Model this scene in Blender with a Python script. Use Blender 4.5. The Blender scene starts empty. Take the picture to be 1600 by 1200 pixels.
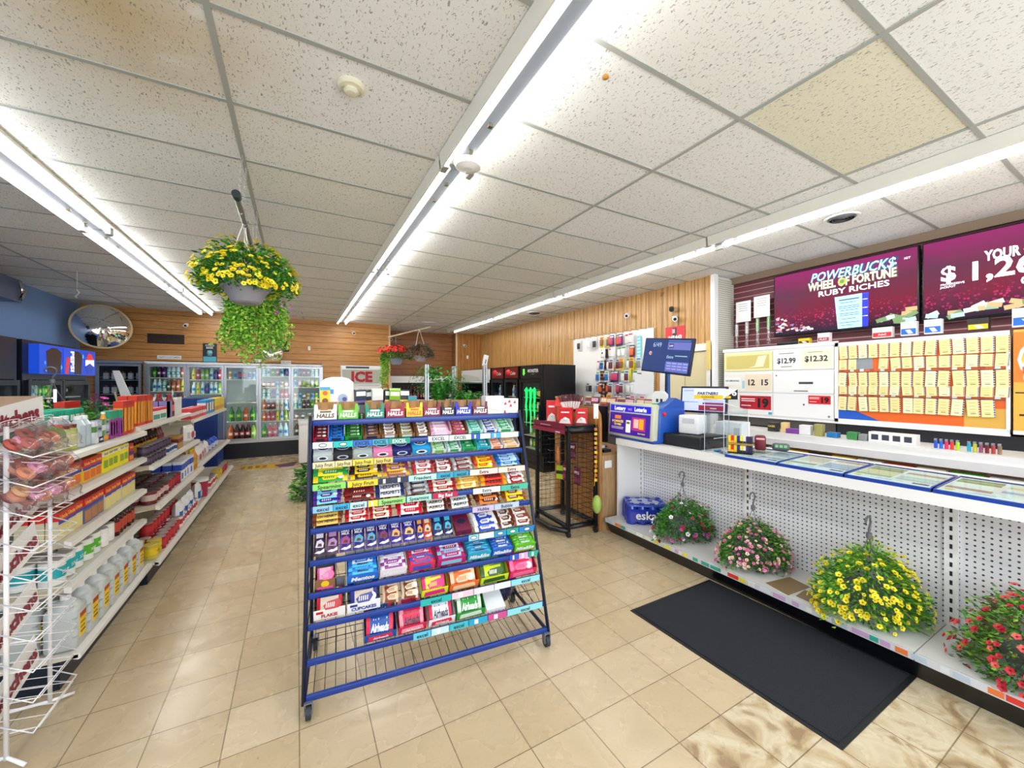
import bpy, bmesh, math, random
from mathutils import Matrix, Vector, Euler
R = math.radians
random.seed(7)
C = bpy.context.scene.collection
sc = bpy.context.scene
# ---------------------------------------------------------------- camera, world, exposure
cam = bpy.data.cameras.new('camera'); cam.sensor_width = 36; cam.lens = 36*608/1600
cam.shift_y = -0.00125; cam.clip_start = .05
co = bpy.data.objects.new('camera', cam); C.objects.link(co)
co.location = (0, 0, 1.65); co.rotation_euler = (R(90), 0, -math.atan2(.4837, .8753)); sc.camera = co
sc.view_settings.view_transform = 'Standard'; sc.view_settings.look = 'None'
sc.view_settings.gamma = 1; sc.view_settings.use_curve_mapping = False
sc.view_settings.exposure = 0.05
w = bpy.data.worlds.new('world'); sc.world = w; w.use_nodes = True
w.node_tree.nodes['Background'].inputs[0].default_value = (.85, .93, 1, 1)
w.node_tree.nodes['Background'].inputs[1].default_value = 1.0
TUBE = 22.0
def area(name, loc, rot, sx, sy, power, col):
    l = bpy.data.lights.new(name, 'AREA'); l.shape = 'RECTANGLE'; l.size = sx; l.size_y = sy; l.energy = power; l.color = col
    o = bpy.data.objects.new(name, l); C.objects.link(o); o.location = loc; o.rotation_euler = rot
area('added_window_fill', (1.2, -2.35, 1.75), (R(90), 0, 0), 7.0, 2.2, 190, (.93, .97, 1))  # added fill light, stands in for daylight from an unseen storefront window
H = 3.13
# ---------------------------------------------------------------- materials
def lin(h):
    if isinstance(h, str):
        h = h.lstrip('#'); v = [int(h[i:i+2], 16)/255 for i in (0, 2, 4)]
        return tuple(x/12.92 if x <= .04045 else ((x+.055)/1.055)**2.4 for x in v)+(1,)
    return tuple(h)+(1,)
_m = {}
def mat(h, rough=.45, metal=0, emit=0, alpha=1, coat=0):
    k = (h, rough, metal, emit, alpha, coat)
    if k in _m: return _m[k]
    m = bpy.data.materials.new('m_'+str(h).strip('#')); m.use_nodes = True
    b = m.node_tree.nodes['Principled BSDF']; c = lin(h)
    b.inputs['Base Color'].default_value = c; b.inputs['Roughness'].default_value = rough; b.inputs['Metallic'].default_value = metal
    if emit: b.inputs['Emission Color'].default_value = c; b.inputs['Emission Strength'].default_value = emit
    if coat: b.inputs['Coat Weight'].default_value = coat
    if alpha < 1: b.inputs['Alpha'].default_value = alpha
    _m[k] = m; return m
def glass(name, tint=(1, 1, 1), spec=.12, rough=.03):
    m = bpy.data.materials.new(name); m.use_nodes = True; nt = m.node_tree; nt.nodes.clear()
    o = nt.nodes.new('ShaderNodeOutputMaterial'); mx = nt.nodes.new('ShaderNodeMixShader')
    t = nt.nodes.new('ShaderNodeBsdfTransparent'); g = nt.nodes.new('ShaderNodeBsdfGlossy')
    f = nt.nodes.new('ShaderNodeLayerWeight'); f.inputs[0].default_value = .35
    p = nt.nodes.new('ShaderNodeMath'); p.operation = 'POWER'; p.inputs[1].default_value = 5; nt.links.new(f.outputs['Facing'], p.inputs[0])
    a = nt.nodes.new('ShaderNodeMath'); a.operation = 'MULTIPLY_ADD'; a.inputs[1].default_value = spec*2.5; a.inputs[2].default_value = spec*.35; a.use_clamp = True
    t.inputs[0].default_value = (*tint, 1); g.inputs['Roughness'].default_value = rough
    nt.links.new(p.outputs[0], a.inputs[0]); nt.links.new(a.outputs[0], mx.inputs[0])
    nt.links.new(t.outputs[0], mx.inputs[1]); nt.links.new(g.outputs[0], mx.inputs[2]); nt.links.new(mx.outputs[0], o.inputs[0])
    return m
GL = glass('glass_pane', (.93, .97, .96)); PLAS = glass('clear_plastic', (.97, .95, .96), .34, .16); ACR = glass('acrylic', (.94, .96, .97), .1, .02)
class NT:
    def __init__(s, name, rough=.5, metal=0):
        s.m = bpy.data.materials.new(name); s.m.use_nodes = True; s.t = s.m.node_tree; s.n = s.t.nodes; s.l = s.t.links
        s.b = s.n['Principled BSDF']; s.b.inputs['Roughness'].default_value = rough; s.b.inputs['Metallic'].default_value = metal
        tc = s.n.new('ShaderNodeTexCoord'); s.P = tc.outputs['Object']
        sx = s.n.new('ShaderNodeSeparateXYZ'); s.l.new(s.P, sx.inputs[0]); s.X, s.Y, s.Z = sx.outputs
    def put(s, sock, v):
        if hasattr(v, 'is_linked') or isinstance(v, bpy.types.NodeSocket): s.l.new(v, sock)
        elif isinstance(v, tuple) and len(v) == 3 and sock.type == 'RGBA': sock.default_value = (*v, 1)
        else: sock.default_value = v
    def math(s, op, a, b=0.0, c=None, clamp=False):
        n = s.n.new('ShaderNodeMath'); n.operation = op; n.use_clamp = clamp; s.put(n.inputs[0], a); s.put(n.inputs[1], b)
        if c is not None: s.put(n.inputs[2], c)
        return n.outputs[0]
    def noise(s, scale, det=3, vec=None, sv=None, dist=0):
        v = s.P if vec is None else vec
        if sv:
            mp = s.n.new('ShaderNodeMapping'); s.l.new(v, mp.inputs[0]); mp.inputs['Scale'].default_value = sv; v = mp.outputs[0]
        n = s.n.new('ShaderNodeTexNoise'); s.l.new(v, n.inputs['Vector']); n.inputs['Scale'].default_value = scale; n.inputs['Detail'].default_value = det
        n.inputs['Distortion'].default_value = dist
        return n.outputs[0]
    def comb(s, x, y, z=0.0):
        n = s.n.new('ShaderNodeCombineXYZ'); s.put(n.inputs[0], x); s.put(n.inputs[1], y); s.put(n.inputs[2], z); return n.outputs[0]
    def white(s, v):
        n = s.n.new('ShaderNodeTexWhiteNoise'); s.l.new(v, n.inputs[0]); return n.outputs[0]
    def ramp(s, f, stops):
        n = s.n.new('ShaderNodeValToRGB'); s.l.new(f, n.inputs[0]); e = n.color_ramp.elements
        while len(e) < len(stops): e.new(.5)
        for i, (p, c) in enumerate(stops): e[i].position = p; e[i].color = lin(c) if isinstance(c, str) else (*c, 1)
        return n.outputs[0]
    def mix(s, f, a, b, mode='MIX'):
        n = s.n.new('ShaderNodeMix'); n.data_type = 'RGBA'; n.blend_type = mode
        s.put(n.inputs[0], f); s.put(n.inputs[6], lin(a)[:3] if isinstance(a, str) else a); s.put(n.inputs[7], lin(b)[:3] if isinstance(b, str) else b); return n.outputs[2]
    def frac(s, v, period, off=0.0):
        a = s.math('ADD', v, -off); a = s.math('DIVIDE', a, period); return s.math('FRACT', a), s.math('FLOOR', a)
    def edge(s, fr, wfrac):      # 1 inside a line of half width wfrac around the cell border
        a = s.math('SUBTRACT', fr, .5); a = s.math('ABSOLUTE', a); return s.math('GREATER_THAN', a, .5-wfrac)
    def color(s, c): s.l.new(c, s.b.inputs['Base Color']) ; return s
    def bump(s, h, d=.002, st=1.0):
        n = s.n.new('ShaderNodeBump'); n.inputs['Distance'].default_value = d; n.inputs['Strength'].default_value = st; s.l.new(h, n.inputs['Height']); s.l.new(n.outputs[0], s.b.inputs['Normal'])
def m_ceiling():
    s = NT('ceiling_tile', .95)
    fx, ix = s.frac(s.X, 1.24, -.31); fy, iy = s.frac(s.Y, .61, 2.51-6.1)
    r = s.white(s.comb(ix, iy)); r2 = s.white(s.comb(iy, ix, 3.3))
    base = s.ramp(r, [(0, '#ebebe6'), (.5, '#f1f1ee'), (.8, '#eeeee8'), (1, '#ecebe4')])
    yt = s.math('MULTIPLY', s.math('LESS_THAN', s.math('ABSOLUTE', s.math('ADD', s.X, -2.79)), .61), s.math('LESS_THAN', s.math('ABSOLUTE', s.math('ADD', s.Y, -.985)), .30))
    base = s.mix(yt, base, '#e6e2ca')          # one older, yellower tile
    n1 = s.noise(62, 2, sv=(1.8, .8, 1), dist=.8); d = s.math('LESS_THAN', n1, .362)
    n2 = s.math('LESS_THAN', s.noise(150, 1, dist=1.0), .27)
    d = s.math('MAXIMUM', d, n2)
    st = s.noise(2.2, 4, dist=.8)                       # old brown water stain on the tiles near the pole
    mx = s.math('SUBTRACT', 1.0, s.math('MULTIPLY', s.math('ABSOLUTE', s.math('ADD', s.X, .65)), 1.25), clamp=True)
    my = s.math('SUBTRACT', 1.0, s.math('MULTIPLY', s.math('ABSOLUTE', s.math('ADD', s.Y, -2.1)), 1.1), clamp=True)
    k = s.math('MULTIPLY', s.math('MULTIPLY', mx, my), s.math('MULTIPLY', s.math('SUBTRACT', st, .26), 5.0, clamp=True), clamp=True)
    c = s.mix(s.math('MULTIPLY', k, .9), base, '#c2ab76'); c = s.mix(s.math('MULTIPLY', d, .7), c, '#74746e'); s.color(c)
    s.bump(s.math('SUBTRACT', 1.0, d), .003, .6); return s.m
def m_floor():
    s = NT('vinyl_floor_tile', .3)
    fx, ix = s.frac(s.X, .305, 1.84-3.05); fy, iy = s.frac(s.Y, .305, 1.495-3.05)
    r = s.white(s.comb(ix, iy))
    g = s.noise(5, 4, dist=.2); g2 = s.noise(60, 3, dist=.4)
    base = s.ramp(r, [(0, '#c0ab88'), (.45, '#cab796'), (.8, '#c3ae8c'), (1, '#d2c0a2')])
    base = s.mix(s.math('MULTIPLY', s.math('SUBTRACT', g, .42), .6, clamp=True), base, '#a8906b')
    base = s.mix(s.math('MULTIPLY', s.math('SUBTRACT', g2, .55), 1.2, clamp=True), base, '#ab9470')
    # newer marbled tiles by the entrance
    new = s.math('MULTIPLY', s.math('LESS_THAN', s.math('ADD', s.Y, s.math('MULTIPLY', s.X, .0)), 1.19), s.math('GREATER_THAN', s.X, 1.53))
    mar = s.ramp(s.noise(6, 9, dist=.9), [(.34, '#9c8262'), (.44, '#bfaa86'), (.56, '#d4c7ab'), (.62, '#cdbd9f'), (.72, '#ab9474')])
    base = s.mix(new, base, mar)
    e = s.math('MAXIMUM', s.edge(fx, .008), s.edge(fy, .008))
    lx = s.math('MULTIPLY', s.math('LESS_THAN', s.noise(22, 3, dist=1.0), .235), .5)   # scuffs
    base = s.mix(lx, base, '#8d7250')
    s.color(s.mix(s.math('MULTIPLY', e, .8), base, '#6e5a42'))
    s.l.new(s.math('MULTIPLY_ADD', g, .3, .12), s.b.inputs['Roughness']); s.bump(s.math('SUBTRACT', 1.0, e), .001, .4); return s.m
def m_planks(name, axis, period, off, dark, mid, light, vert=False, irr=False):
    s = NT(name, .38); a = {'X': s.X, 'Y': s.Y, 'Z': s.Z}[axis]
    f, i = s.frac(a, period, off); r = s.white(s.comb(i, 1.7, .3))
    sv = (1.2, 1.2, 26) if not vert else (30, 30, 1.1)
    gr = s.noise(1.6, 5, sv=sv, dist=1.4)
    gr2 = s.noise(5, 4, sv=(1, 1, 9) if not vert else (9, 9, .7), dist=2.5)
    c = s.ramp(gr, [(.25, dark), (.5, mid), (.75, light)])
    c = s.mix(s.math('MULTIPLY', s.math('SUBTRACT', gr2, .5), 1.4, clamp=True), c, dark)
    c = s.mix(s.math('MULTIPLY', r, .45), c, mid)
    kn = s.math('LESS_THAN', s.noise(3.2, 2, sv=(1, 1, 1.8)), .26); c = s.mix(s.math('MULTIPLY', kn, .55), c, '#5e3a18')
    e = s.edge(f, .03 if not irr else .045)
    if irr:
        f2, _ = s.frac(a, period*2.63, .31); e = s.math('MAXIMUM', e, s.edge(f2, .02))
    s.color(s.mix(s.math('MULTIPLY', e, .85), c, '#3c2410')); s.bump(s.math('SUBTRACT', 1.0, e), .004, .7); return s.m
def m_peg(name, ax, per=.032, base='#e9e9ec', hole='#3c3c42', r=.18):
    s = NT(name, .5); a = {'X': s.X, 'Y': s.Y}[ax]
    f, _ = s.frac(a, per); g, _ = s.frac(s.Z, per)
    d = s.math('ADD', s.math('POWER', s.math('SUBTRACT', f, .5), 2.0), s.math('POWER', s.math('SUBTRACT', g, .5), 2.0))
    h = s.math('LESS_THAN', d, r*r); s.color(s.mix(h, base, hole)); return s.m
def m_slat():
    s = NT('maroon_slatwall', .5); f, i = s.frac(s.Z, .0762, .02)
    n = s.noise(2, 3, sv=(1, 1, 12)); c = s.mix(n, '#54222e', '#7a3a44')
    e = s.edge(f, .07); s.color(s.mix(e, c, '#b98f8c')); s.bump(s.math('SUBTRACT', 1.0, e), .006, 1); return s.m
def m_speck(name, a, b, sc_=180, rough=.9, k=.5):
    s = NT(name, rough); n = s.noise(sc_, 2); s.color(s.mix(s.math('MULTIPLY', s.math('SUBTRACT', n, .45), 6.0, clamp=True), a, b)); s.bump(n, .002, k); return s.m
def m_wood(name, a, b, rough=.4, sv=(12, 12, 1.2)):
    s = NT(name, rough); s.color(s.ramp(s.noise(2, 5, sv=sv, dist=1.5), [(.3, a), (.7, b)])); return s.m
MCEIL = m_ceiling(); MFLOOR = m_floor()
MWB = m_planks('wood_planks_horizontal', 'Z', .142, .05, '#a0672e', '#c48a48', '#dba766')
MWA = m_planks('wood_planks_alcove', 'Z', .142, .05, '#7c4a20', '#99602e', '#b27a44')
MWR = m_planks('wood_panel_vertical', 'Y', .105, 0, '#8f5d2c', '#c29354', '#e2bb84', True, True)
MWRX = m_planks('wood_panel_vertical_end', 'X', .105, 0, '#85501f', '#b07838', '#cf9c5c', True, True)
MSLAT = m_slat(); PEG = m_peg('pegboard_counter', 'Y'); PEGX = m_peg('pegboard_end', 'X', .03, '#dcdccb', '#8d8d80', .3)
PEGW = m_peg('pegboard_wall', 'Y', .03, '#f1f1ee', '#9a9a98', .2)
WHITE = mat('#eceae4', .4); BRW = mat('#f4f4f4', .35); BLK = mat('#0c0d12', .35); GREY = mat('#8b8f93', .4, .6); ALU = mat('#b9bcc4', .3, .8)
BLUE = mat('#08348c', .35, 0, 0, 1, .15); NAVY = mat('#0d1a3c', .4); CHROME = mat('#e6e6e6', .12, 1); TAN = mat('#b9a37c', .7); CARD = mat('#9c7149', .8)
# ---------------------------------------------------------------- mesh builder
_txt = {}
def txt(s, bold=.012, shear=0):
    k = (s, bold, shear)
    if k not in _txt:
        c = bpy.data.curves.new('t', 'FONT'); c.body = s; c.offset = bold; c.shear = shear; c.resolution_u = 2; c.align_x = 'CENTER'
        o = bpy.data.objects.new('t', c); C.objects.link(o); bpy.context.view_layer.update()
        me = bpy.data.meshes.new_from_object(o.evaluated_get(bpy.context.evaluated_depsgraph_get()))
        v = [tuple(p.co) for p in me.vertices]; f = [tuple(p.vertices) for p in me.polygons]
        bpy.data.objects.remove(o); bpy.data.meshes.remove(me)
        xs = [p[0] for p in v] or [0, 1]; wd = max(xs)-min(xs) or 1; cx = (max(xs)+min(xs))/2
        _txt[k] = ([(p[0]-cx, p[1]-.35) for p in v], f, wd)
    return _txt[k]
class MB:
    def __init__(s): s.v = []; s.f = []; s.mi = []; s.sm = []; s.mats = []; s.T = Matrix()
    def mid(s, m):
        if isinstance(m, str): m = mat(m)
        if m not in s.mats: s.mats.append(m)
        return s.mats.index(m)
    def add(s, vs, fs, m, smooth=False):
        n = len(s.v); s.v += [tuple(s.T @ Vector(p)) for p in vs]; s.f += [tuple(n+i for i in f) for f in fs]
        k = s.mid(m); s.mi += [k]*len(fs); s.sm += [smooth]*len(fs); return s
    def quad(s, a, b, c, d, m): return s.add([a, b, c, d], [(0, 1, 2, 3)], m)
    def box(s, x0, x1, y0, y1, z0, z1, m, fr=None, top=None, bv=0):
        if bv:
            bm = bmesh.new(); bmesh.ops.create_cube(bm, size=1)
            for v in bm.verts: v.co = Vector(((x0+x1)/2+v.co.x*(x1-x0), (y0+y1)/2+v.co.y*(y1-y0), (z0+z1)/2+v.co.z*(z1-z0)))
            bmesh.ops.bevel(bm, geom=bm.edges[:], offset=bv, segments=2, affect='EDGES', profile=.5)
            bm.verts.index_update(); s.add([tuple(v.co) for v in bm.verts], [tuple(v.index for v in f.verts) for f in bm.faces], m, True); bm.free(); return s
        v = [(x0, y0, z0), (x1, y0, z0), (x1, y1, z0), (x0, y1, z0), (x0, y0, z1), (x1, y0, z1), (x1, y1, z1), (x0, y1, z1)]
        s.add(v, [(3, 2, 1, 0), (1, 2, 6, 5), (2, 3, 7, 6), (3, 0, 4, 7)], m)
        s.add(v, [(0, 1, 5, 4)], fr or m); s.add(v, [(4, 5, 6, 7)], top or m); return s
    def prism(s, poly, y0, y1, m, axis='Y'):   # polygon in (x,z) swept along y; or (y,z) swept along x
        n = len(poly)
        g = (lambda p, t: (p[0], t, p[1])) if axis == 'Y' else (lambda p, t: (t, p[0], p[1])) if axis == 'X' else (lambda p, t: (p[0], p[1], t))
        v = [g(p, y0) for p in poly]+[g(p, y1) for p in poly]
        return s.add(v, [tuple(range(n)), tuple(range(2*n-1, n-1, -1))]+[(i, i+n, (i+1) % n+n, (i+1) % n) for i in range(n)], m)
    def cyl(s, p0, p1, r0, m, r1=None, n=12, caps=True):
        r1 = r0 if r1 is None else r1; p0 = Vector(p0); p1 = Vector(p1); q = (p1-p0).to_track_quat('Z', 'Y')
        v = []
        for p, r in ((p0, r0), (p1, r1)):
            v += [tuple(p+q @ Vector((r*math.cos(2*math.pi*i/n), r*math.sin(2*math.pi*i/n), 0))) for i in range(n)]
        s.add(v, [(i, (i+1) % n, n+(i+1) % n, n+i) for i in range(n)], m, True)
        if caps: s.add(v, [tuple(range(n-1, -1, -1)), tuple(range(n, 2*n))], m)
        return s
    def lathe(s, prof, mats, c=(0, 0, 0), n=14):
        v = [(c[0]+r*math.cos(2*math.pi*i/n), c[1]+r*math.sin(2*math.pi*i/n), c[2]+z) for r, z in prof for i in range(n)]
        for k in range(len(prof)-1):
            m = mats[min(k, len(mats)-1)] if isinstance(mats, list) else mats
            s.add(v[k*n:(k+2)*n], [(i, (i+1) % n, n+(i+1) % n, n+i) for i in range(n)], m, True)
        m = mats if not isinstance(mats, list) else mats[0]; s.add(v[:n], [tuple(range(n-1, -1, -1))], m)
        m = mats if not isinstance(mats, list) else mats[-1]; s.add(v[-n:], [tuple(range(n))], m); return s
    def tube(s, path, r, m, n=6):
        P = [Vector(p) for p in path]; v = []
        for i, p in enumerate(P):
            d = (P[min(i+1, len(P)-1)]-P[max(i-1, 0)]); q = (d if d.length > 1e-9 else Vector((0, 0, 1))).to_track_quat('Z', 'Y')
            v += [tuple(p+q @ Vector((r*math.cos(2*math.pi*k/n), r*math.sin(2*math.pi*k/n), 0))) for k in range(n)]
        f = [(i*n+k, i*n+(k+1) % n, (i+1)*n+(k+1) % n, (i+1)*n+k) for i in range(len(P)-1) for k in range(n)]
        f += [tuple(range(n-1, -1, -1)), tuple(range(len(v)-n, len(v)))]
        return s.add(v, f, m, True)
    def bar(s, p0, p1, r, m): return s.tube([p0, p1], r, m, 4)
    def ball(s, c, r, m, n=10, sz=(1, 1, 1)):
        pr = [(max(1e-4, math.sin(math.pi*k/n))*r, -math.cos(math.pi*k/n)*r*sz[2]) for k in range(n+1)]
        return s.lathe(pr, m, c, n+4)
    def disc(s, c, r, m, axis='Y', n=16, ry=None):
        ry = ry or r; a = [(r*math.cos(2*math.pi*i/n), ry*math.sin(2*math.pi*i/n)) for i in range(n)]
        v = [(c[0]+x, c[1], c[2]+y) if axis == 'Y' else (c[0]+x, c[1]+y, c[2]) if axis == 'Z' else (c[0], c[1]+x, c[2]+y) for x, y in a]
        return s.add(v, [tuple(range(n))], m)
    def text(s, t, c, h, m, ux=(1, 0, 0), uy=(0, 0, 1), wmax=None, bold=.012, shear=0, wx=1):
        v, f, wd = txt(t, bold, shear); sx = h*wx
        if wmax and wd*sx > wmax: sx = wmax/wd
        ux = Vector(ux); uy = Vector(uy); c = Vector(c)
        return s.add([tuple(c+ux*(x*sx)+uy*(y*h)) for x, y in v], f, m)
    def pillow(s, w_, l, t, m, crimp=None, nx=5, ny=7):   # lies flat: x = width, y = length, z up; crimped ends at +-y
        top = []; bot = []
        for j in range(ny+1):
            for i in range(nx+1):
                a = 2*i/nx-1; b = 2*j/ny-1
                h = (max(0, 1-abs(a)**3))**.6*(max(0, 1-abs(b)**4))**.6
                wav = 1+.04*math.sin(9*a+5*b)
                x = a*w_/2*(1-.04*(1-abs(b)**4)); y = b*l/2
                top.append((x, y, t*(.5+.5*h*wav))); bot.append((x, y, t*(.5-.5*h)))
        n = nx+1; fs = [(j*n+i, j*n+i+1, (j+1)*n+i+1, (j+1)*n+i) for j in range(ny) for i in range(nx)]
        e = [f for k, f in enumerate(fs) if crimp and (k//nx in (0, ny-1))]; mid_ = [f for f in fs if f not in e]
        s.add(top, mid_, m, True)
        if e: s.add(top, e, crimp, True)
        return s.add(bot, [f[::-1] for f in fs], m, True)
    def mesh(s, name='mesh'):
        me = bpy.data.meshes.new(name); me.from_pydata(s.v, [], s.f)
        for m in s.mats: me.materials.append(m)
        me.polygons.foreach_set('material_index', s.mi); me.polygons.foreach_set('use_smooth', s.sm); me.update(); return me
    def build(s, name, parent=None, loc=(0, 0, 0), rot=(0, 0, 0)):
        o = bpy.data.objects.new(name, s.mesh(name)); C.objects.link(o); o.location = loc; o.rotation_euler = rot
        if parent: o.parent = parent
        return o
def tag(o, label, cat, group=None, kind=None):
    o['label'] = label; o['category'] = cat
    if group: o['group'] = group
    if kind: o['kind'] = kind
    return o
def thing(name, label, cat, loc=(0, 0, 0), rz=0, group=None):
    o = bpy.data.objects.new(name, None); C.objects.link(o); o.empty_display_size = .05; o.location = loc; o.rotation_euler = (0, 0, rz)
    return tag(o, label, cat, group)
def struct(mb, name, loc=(0, 0, 0), rot=(0, 0, 0), parent=None):
    o = mb.build(name, parent, loc, rot); o['kind'] = 'structure' if not parent else o.get('kind', '')
    if parent and 'kind' in o: del o['kind']
    return o
class Proto:
    def __init__(s, name, cat, body, parts=()):
        s.name, s.cat = name, cat; s.body = body.mesh(name); s.parts = [(n, p.mesh(n), l) for n, p, l in parts]
    def put(s, label, loc, rot=(0, 0, 0), group=None, scale=1):
        o = bpy.data.objects.new(s.name, s.body); C.objects.link(o); o.location = loc
        o.rotation_euler = rot if isinstance(rot, (tuple, Euler)) else (0, 0, rot); o.scale = (scale,)*3 if not isinstance(scale, tuple) else scale
        for n, me, l in s.parts:
            c = bpy.data.objects.new(n, me); C.objects.link(c); c.parent = o
            if l: c['label'] = l
        return tag(o, label, s.cat, group)
# ================================================================ room shell
Y0 = -2.6; XL = -3.58; XR = 5.0; XS = 5.45; YB = 10.35; YA = 11.3; YC = 10.95
struct(MB().quad((XL-.2, Y0, 0), (6, Y0, 0), (6, 11.6, 0), (XL-.2, 11.6, 0), MFLOOR), 'floor')
struct(MB().quad((XL-.2, Y0, H), (XL-.2, 11.6, H), (6, 11.6, H), (6, Y0, H), MCEIL), 'ceiling')
g = MB(); GRID = mat('#a6a9a2', .5)
for k in range(-3, 5):
    x = .93+1.24*k
    if XL < x < XS: g.box(x-.013, x+.013, Y0, 11.3, H-.006, H+.004, GRID)
for k in range(-9, 15):
    y = 2.51+.61*k
    if y < 11.3: g.box(XL, XS, y-.012, y+.012, H-.005, H+.004, GRID)
struct(g, 'trim_1')
wb = MB()
def wallrect(mb, x0, x1, z0, z1, y, m): mb.quad((x0, y, z0), (x1, y, z0), (x1, y, z1), (x0, y, z1), m)
for r in ((XL, 2.09, 2.07, H), (XL, -3.36, 0, 2.07), (-2.70, -2.63, 0, 2.07), (.51, .93, 0, 2.07), (1.9, 2.09, 0, 2.07), (-3.36, -2.70, 0, .34), (-2.63, .51, 0, .34)):
    wallrect(wb, *r, YB, MWB)
struct(wb, 'wall_back')
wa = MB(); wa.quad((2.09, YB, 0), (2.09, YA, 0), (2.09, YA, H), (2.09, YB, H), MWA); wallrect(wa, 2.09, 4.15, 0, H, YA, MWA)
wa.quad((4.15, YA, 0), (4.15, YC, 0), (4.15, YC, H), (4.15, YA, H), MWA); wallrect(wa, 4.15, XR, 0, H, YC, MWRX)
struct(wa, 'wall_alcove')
struct(MB().box(2.075, 2.115, YB-.02, YB+.02, 0, H, mat('#d8b98a')).box(4.13, 4.18, YC-.03, YC+.02, 0, H, mat('#d9c09a')), 'trim_2')
wr = MB(); wr.quad((XR, YC, 0), (XR, 4.19, 0), (XR, 4.19, H), (XR, YC, H), MWR); wr.quad((XR, 4.19, 2.16), (XR, 3.36, 2.16), (XR, 3.36, H), (XR, 4.19, H), MWR)
struct(wr, 'wall_right')
dr = MB(); dr.box(XR+.02, XR+.06, 3.40, 4.15, 0, 2.10, mat('#dccfa6', .5)); door = struct(dr, 'door_1')
MB().box(XR-.005, XR+.012, 3.405, 3.775, .1, 2.08, mat('#d6c99f')).box(XR-.005, XR+.012, 3.785, 4.145, .1, 2.08, mat('#dfd3ac')).build('door_panel', door)
MB().box(XR-.03, XR+.03, 3.34, 3.42, 0, 2.18, WHITE).box(XR-.03, XR+.03, 4.13, 4.21, 0, 2.18, WHITE).box(XR-.03, XR+.03, 3.34, 4.21, 2.10, 2.2, WHITE).build('door_frame', door)
MB().cyl((XR-.05, 3.5, 1.0), (XR+.03, 3.5, 1.0), .012, CHROME).ball((XR-.06, 3.5, 1.0), .028, CHROME).build('door_handle', door)
pe = MB(); pe.quad((5.0, 3.36, 0), (XS, 3.36, 0), (XS, 3.36, H), (5.0, 3.36, H), WHITE)
struct(pe, 'wall_return')
pg = MB(); pg.box(5.03, XS, 3.325, 3.355, 1.3, H-.03, PEGX); tag(pg.build('pegboard_panel'), 'narrow off-white perforated panel filling the return wall beside the maroon slatwall', 'pegboard')
pp = MB(); pp.box(4.97, 5.05, 3.30, 3.36, 0, H, BRW); struct(pp, 'trim_3')
ws = MB(); ws.quad((XS, 3.36, 0), (XS, Y0, 0), (XS, Y0, H), (XS, 3.36, H), MSLAT); struct(ws, 'wall_register')
tr = MB(); tr.box(XS-.05, XS, Y0, 3.33, H-.09, H, mat('#8f7a66', .8)); struct(tr, 'trim_4')
MB_wl = MB(); MB_wl.quad((XL, Y0, 0), (XL, YB, 0), (XL, YB, H), (XL, Y0, H), mat('#7fa3dc', .6)); struct(MB_wl, 'wall_left')
wf = MB(); F = mat('#d9d5c8', .7)
for r in ((XL, -2.4, 0, H), (4.8, XS, 0, H), (-2.4, 4.8, 0, .6), (-2.4, 4.8, 2.9, H)): wallrect(wf, *r, Y0+.02, F)
struct(wf, 'wall_front')
# ceiling details
def vent(name, label, x, y, r, dark):
    t = thing(name, label, 'vent', (x, y, H))
    MB().lathe([(r, -.012), (r*.96, -.022), (r*.8, -.02), (r*.78, -.004)], WHITE, n=28).build('frame', t)
    m = MB()
    for k in range(4): m.lathe([(r*(.75-.17*k), -.012), (r*(.68-.17*k), -.03), (r*(.66-.17*k), -.028), (r*(.73-.17*k), -.01)], mat('#55565a' if dark else '#e8e8e2'), n=24)
    m.build('louvre', t)
vent('ceiling_vent', 'round grey ceiling vent above the television screens', 4.24, 1.61, .13, True)
vent('ceiling_vent', 'round white ceiling vent near the alcove at the far end', 2.83, 9.3, .2, False)
vent('ceiling_vent', 'small dark ceiling vent beyond the right strip light near the drink fridges', 4.37, 6.93, .16, True)
t = thing('smoke_detector', 'cream round smoke detector on the ceiling between the plant pole and the centre light', 'smoke detector', (.236, 2.08, H))
cr = mat('#ddd8bd', .5)
MB().lathe([(.062, 0), (.064, -.012), (.055, -.022), (.03, -.026), (.001, -.026)], cr, n=24).build('base', t)
MB().lathe([(.034, -.024), (.036, -.034), (.024, -.044), (.001, -.046)], cr, n=20).build('sensor_dome', t)
MB().tube([(.045*math.cos(a), .03*math.sin(a), -.03) for a in [k*.3 for k in range(22)]], .002, mat('#bdb89b')).build('trim_ring', t)
o = MB().lathe([(.013, 0), (.016, -.01), (.008, -.016)], mat('#c99a45', .4, .6)); tag(o.build('ceiling_hook', loc=(1.3, 1.42, H-.004)), 'tiny brass cap on the ceiling grid right of the centre light', 'hook')
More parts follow.
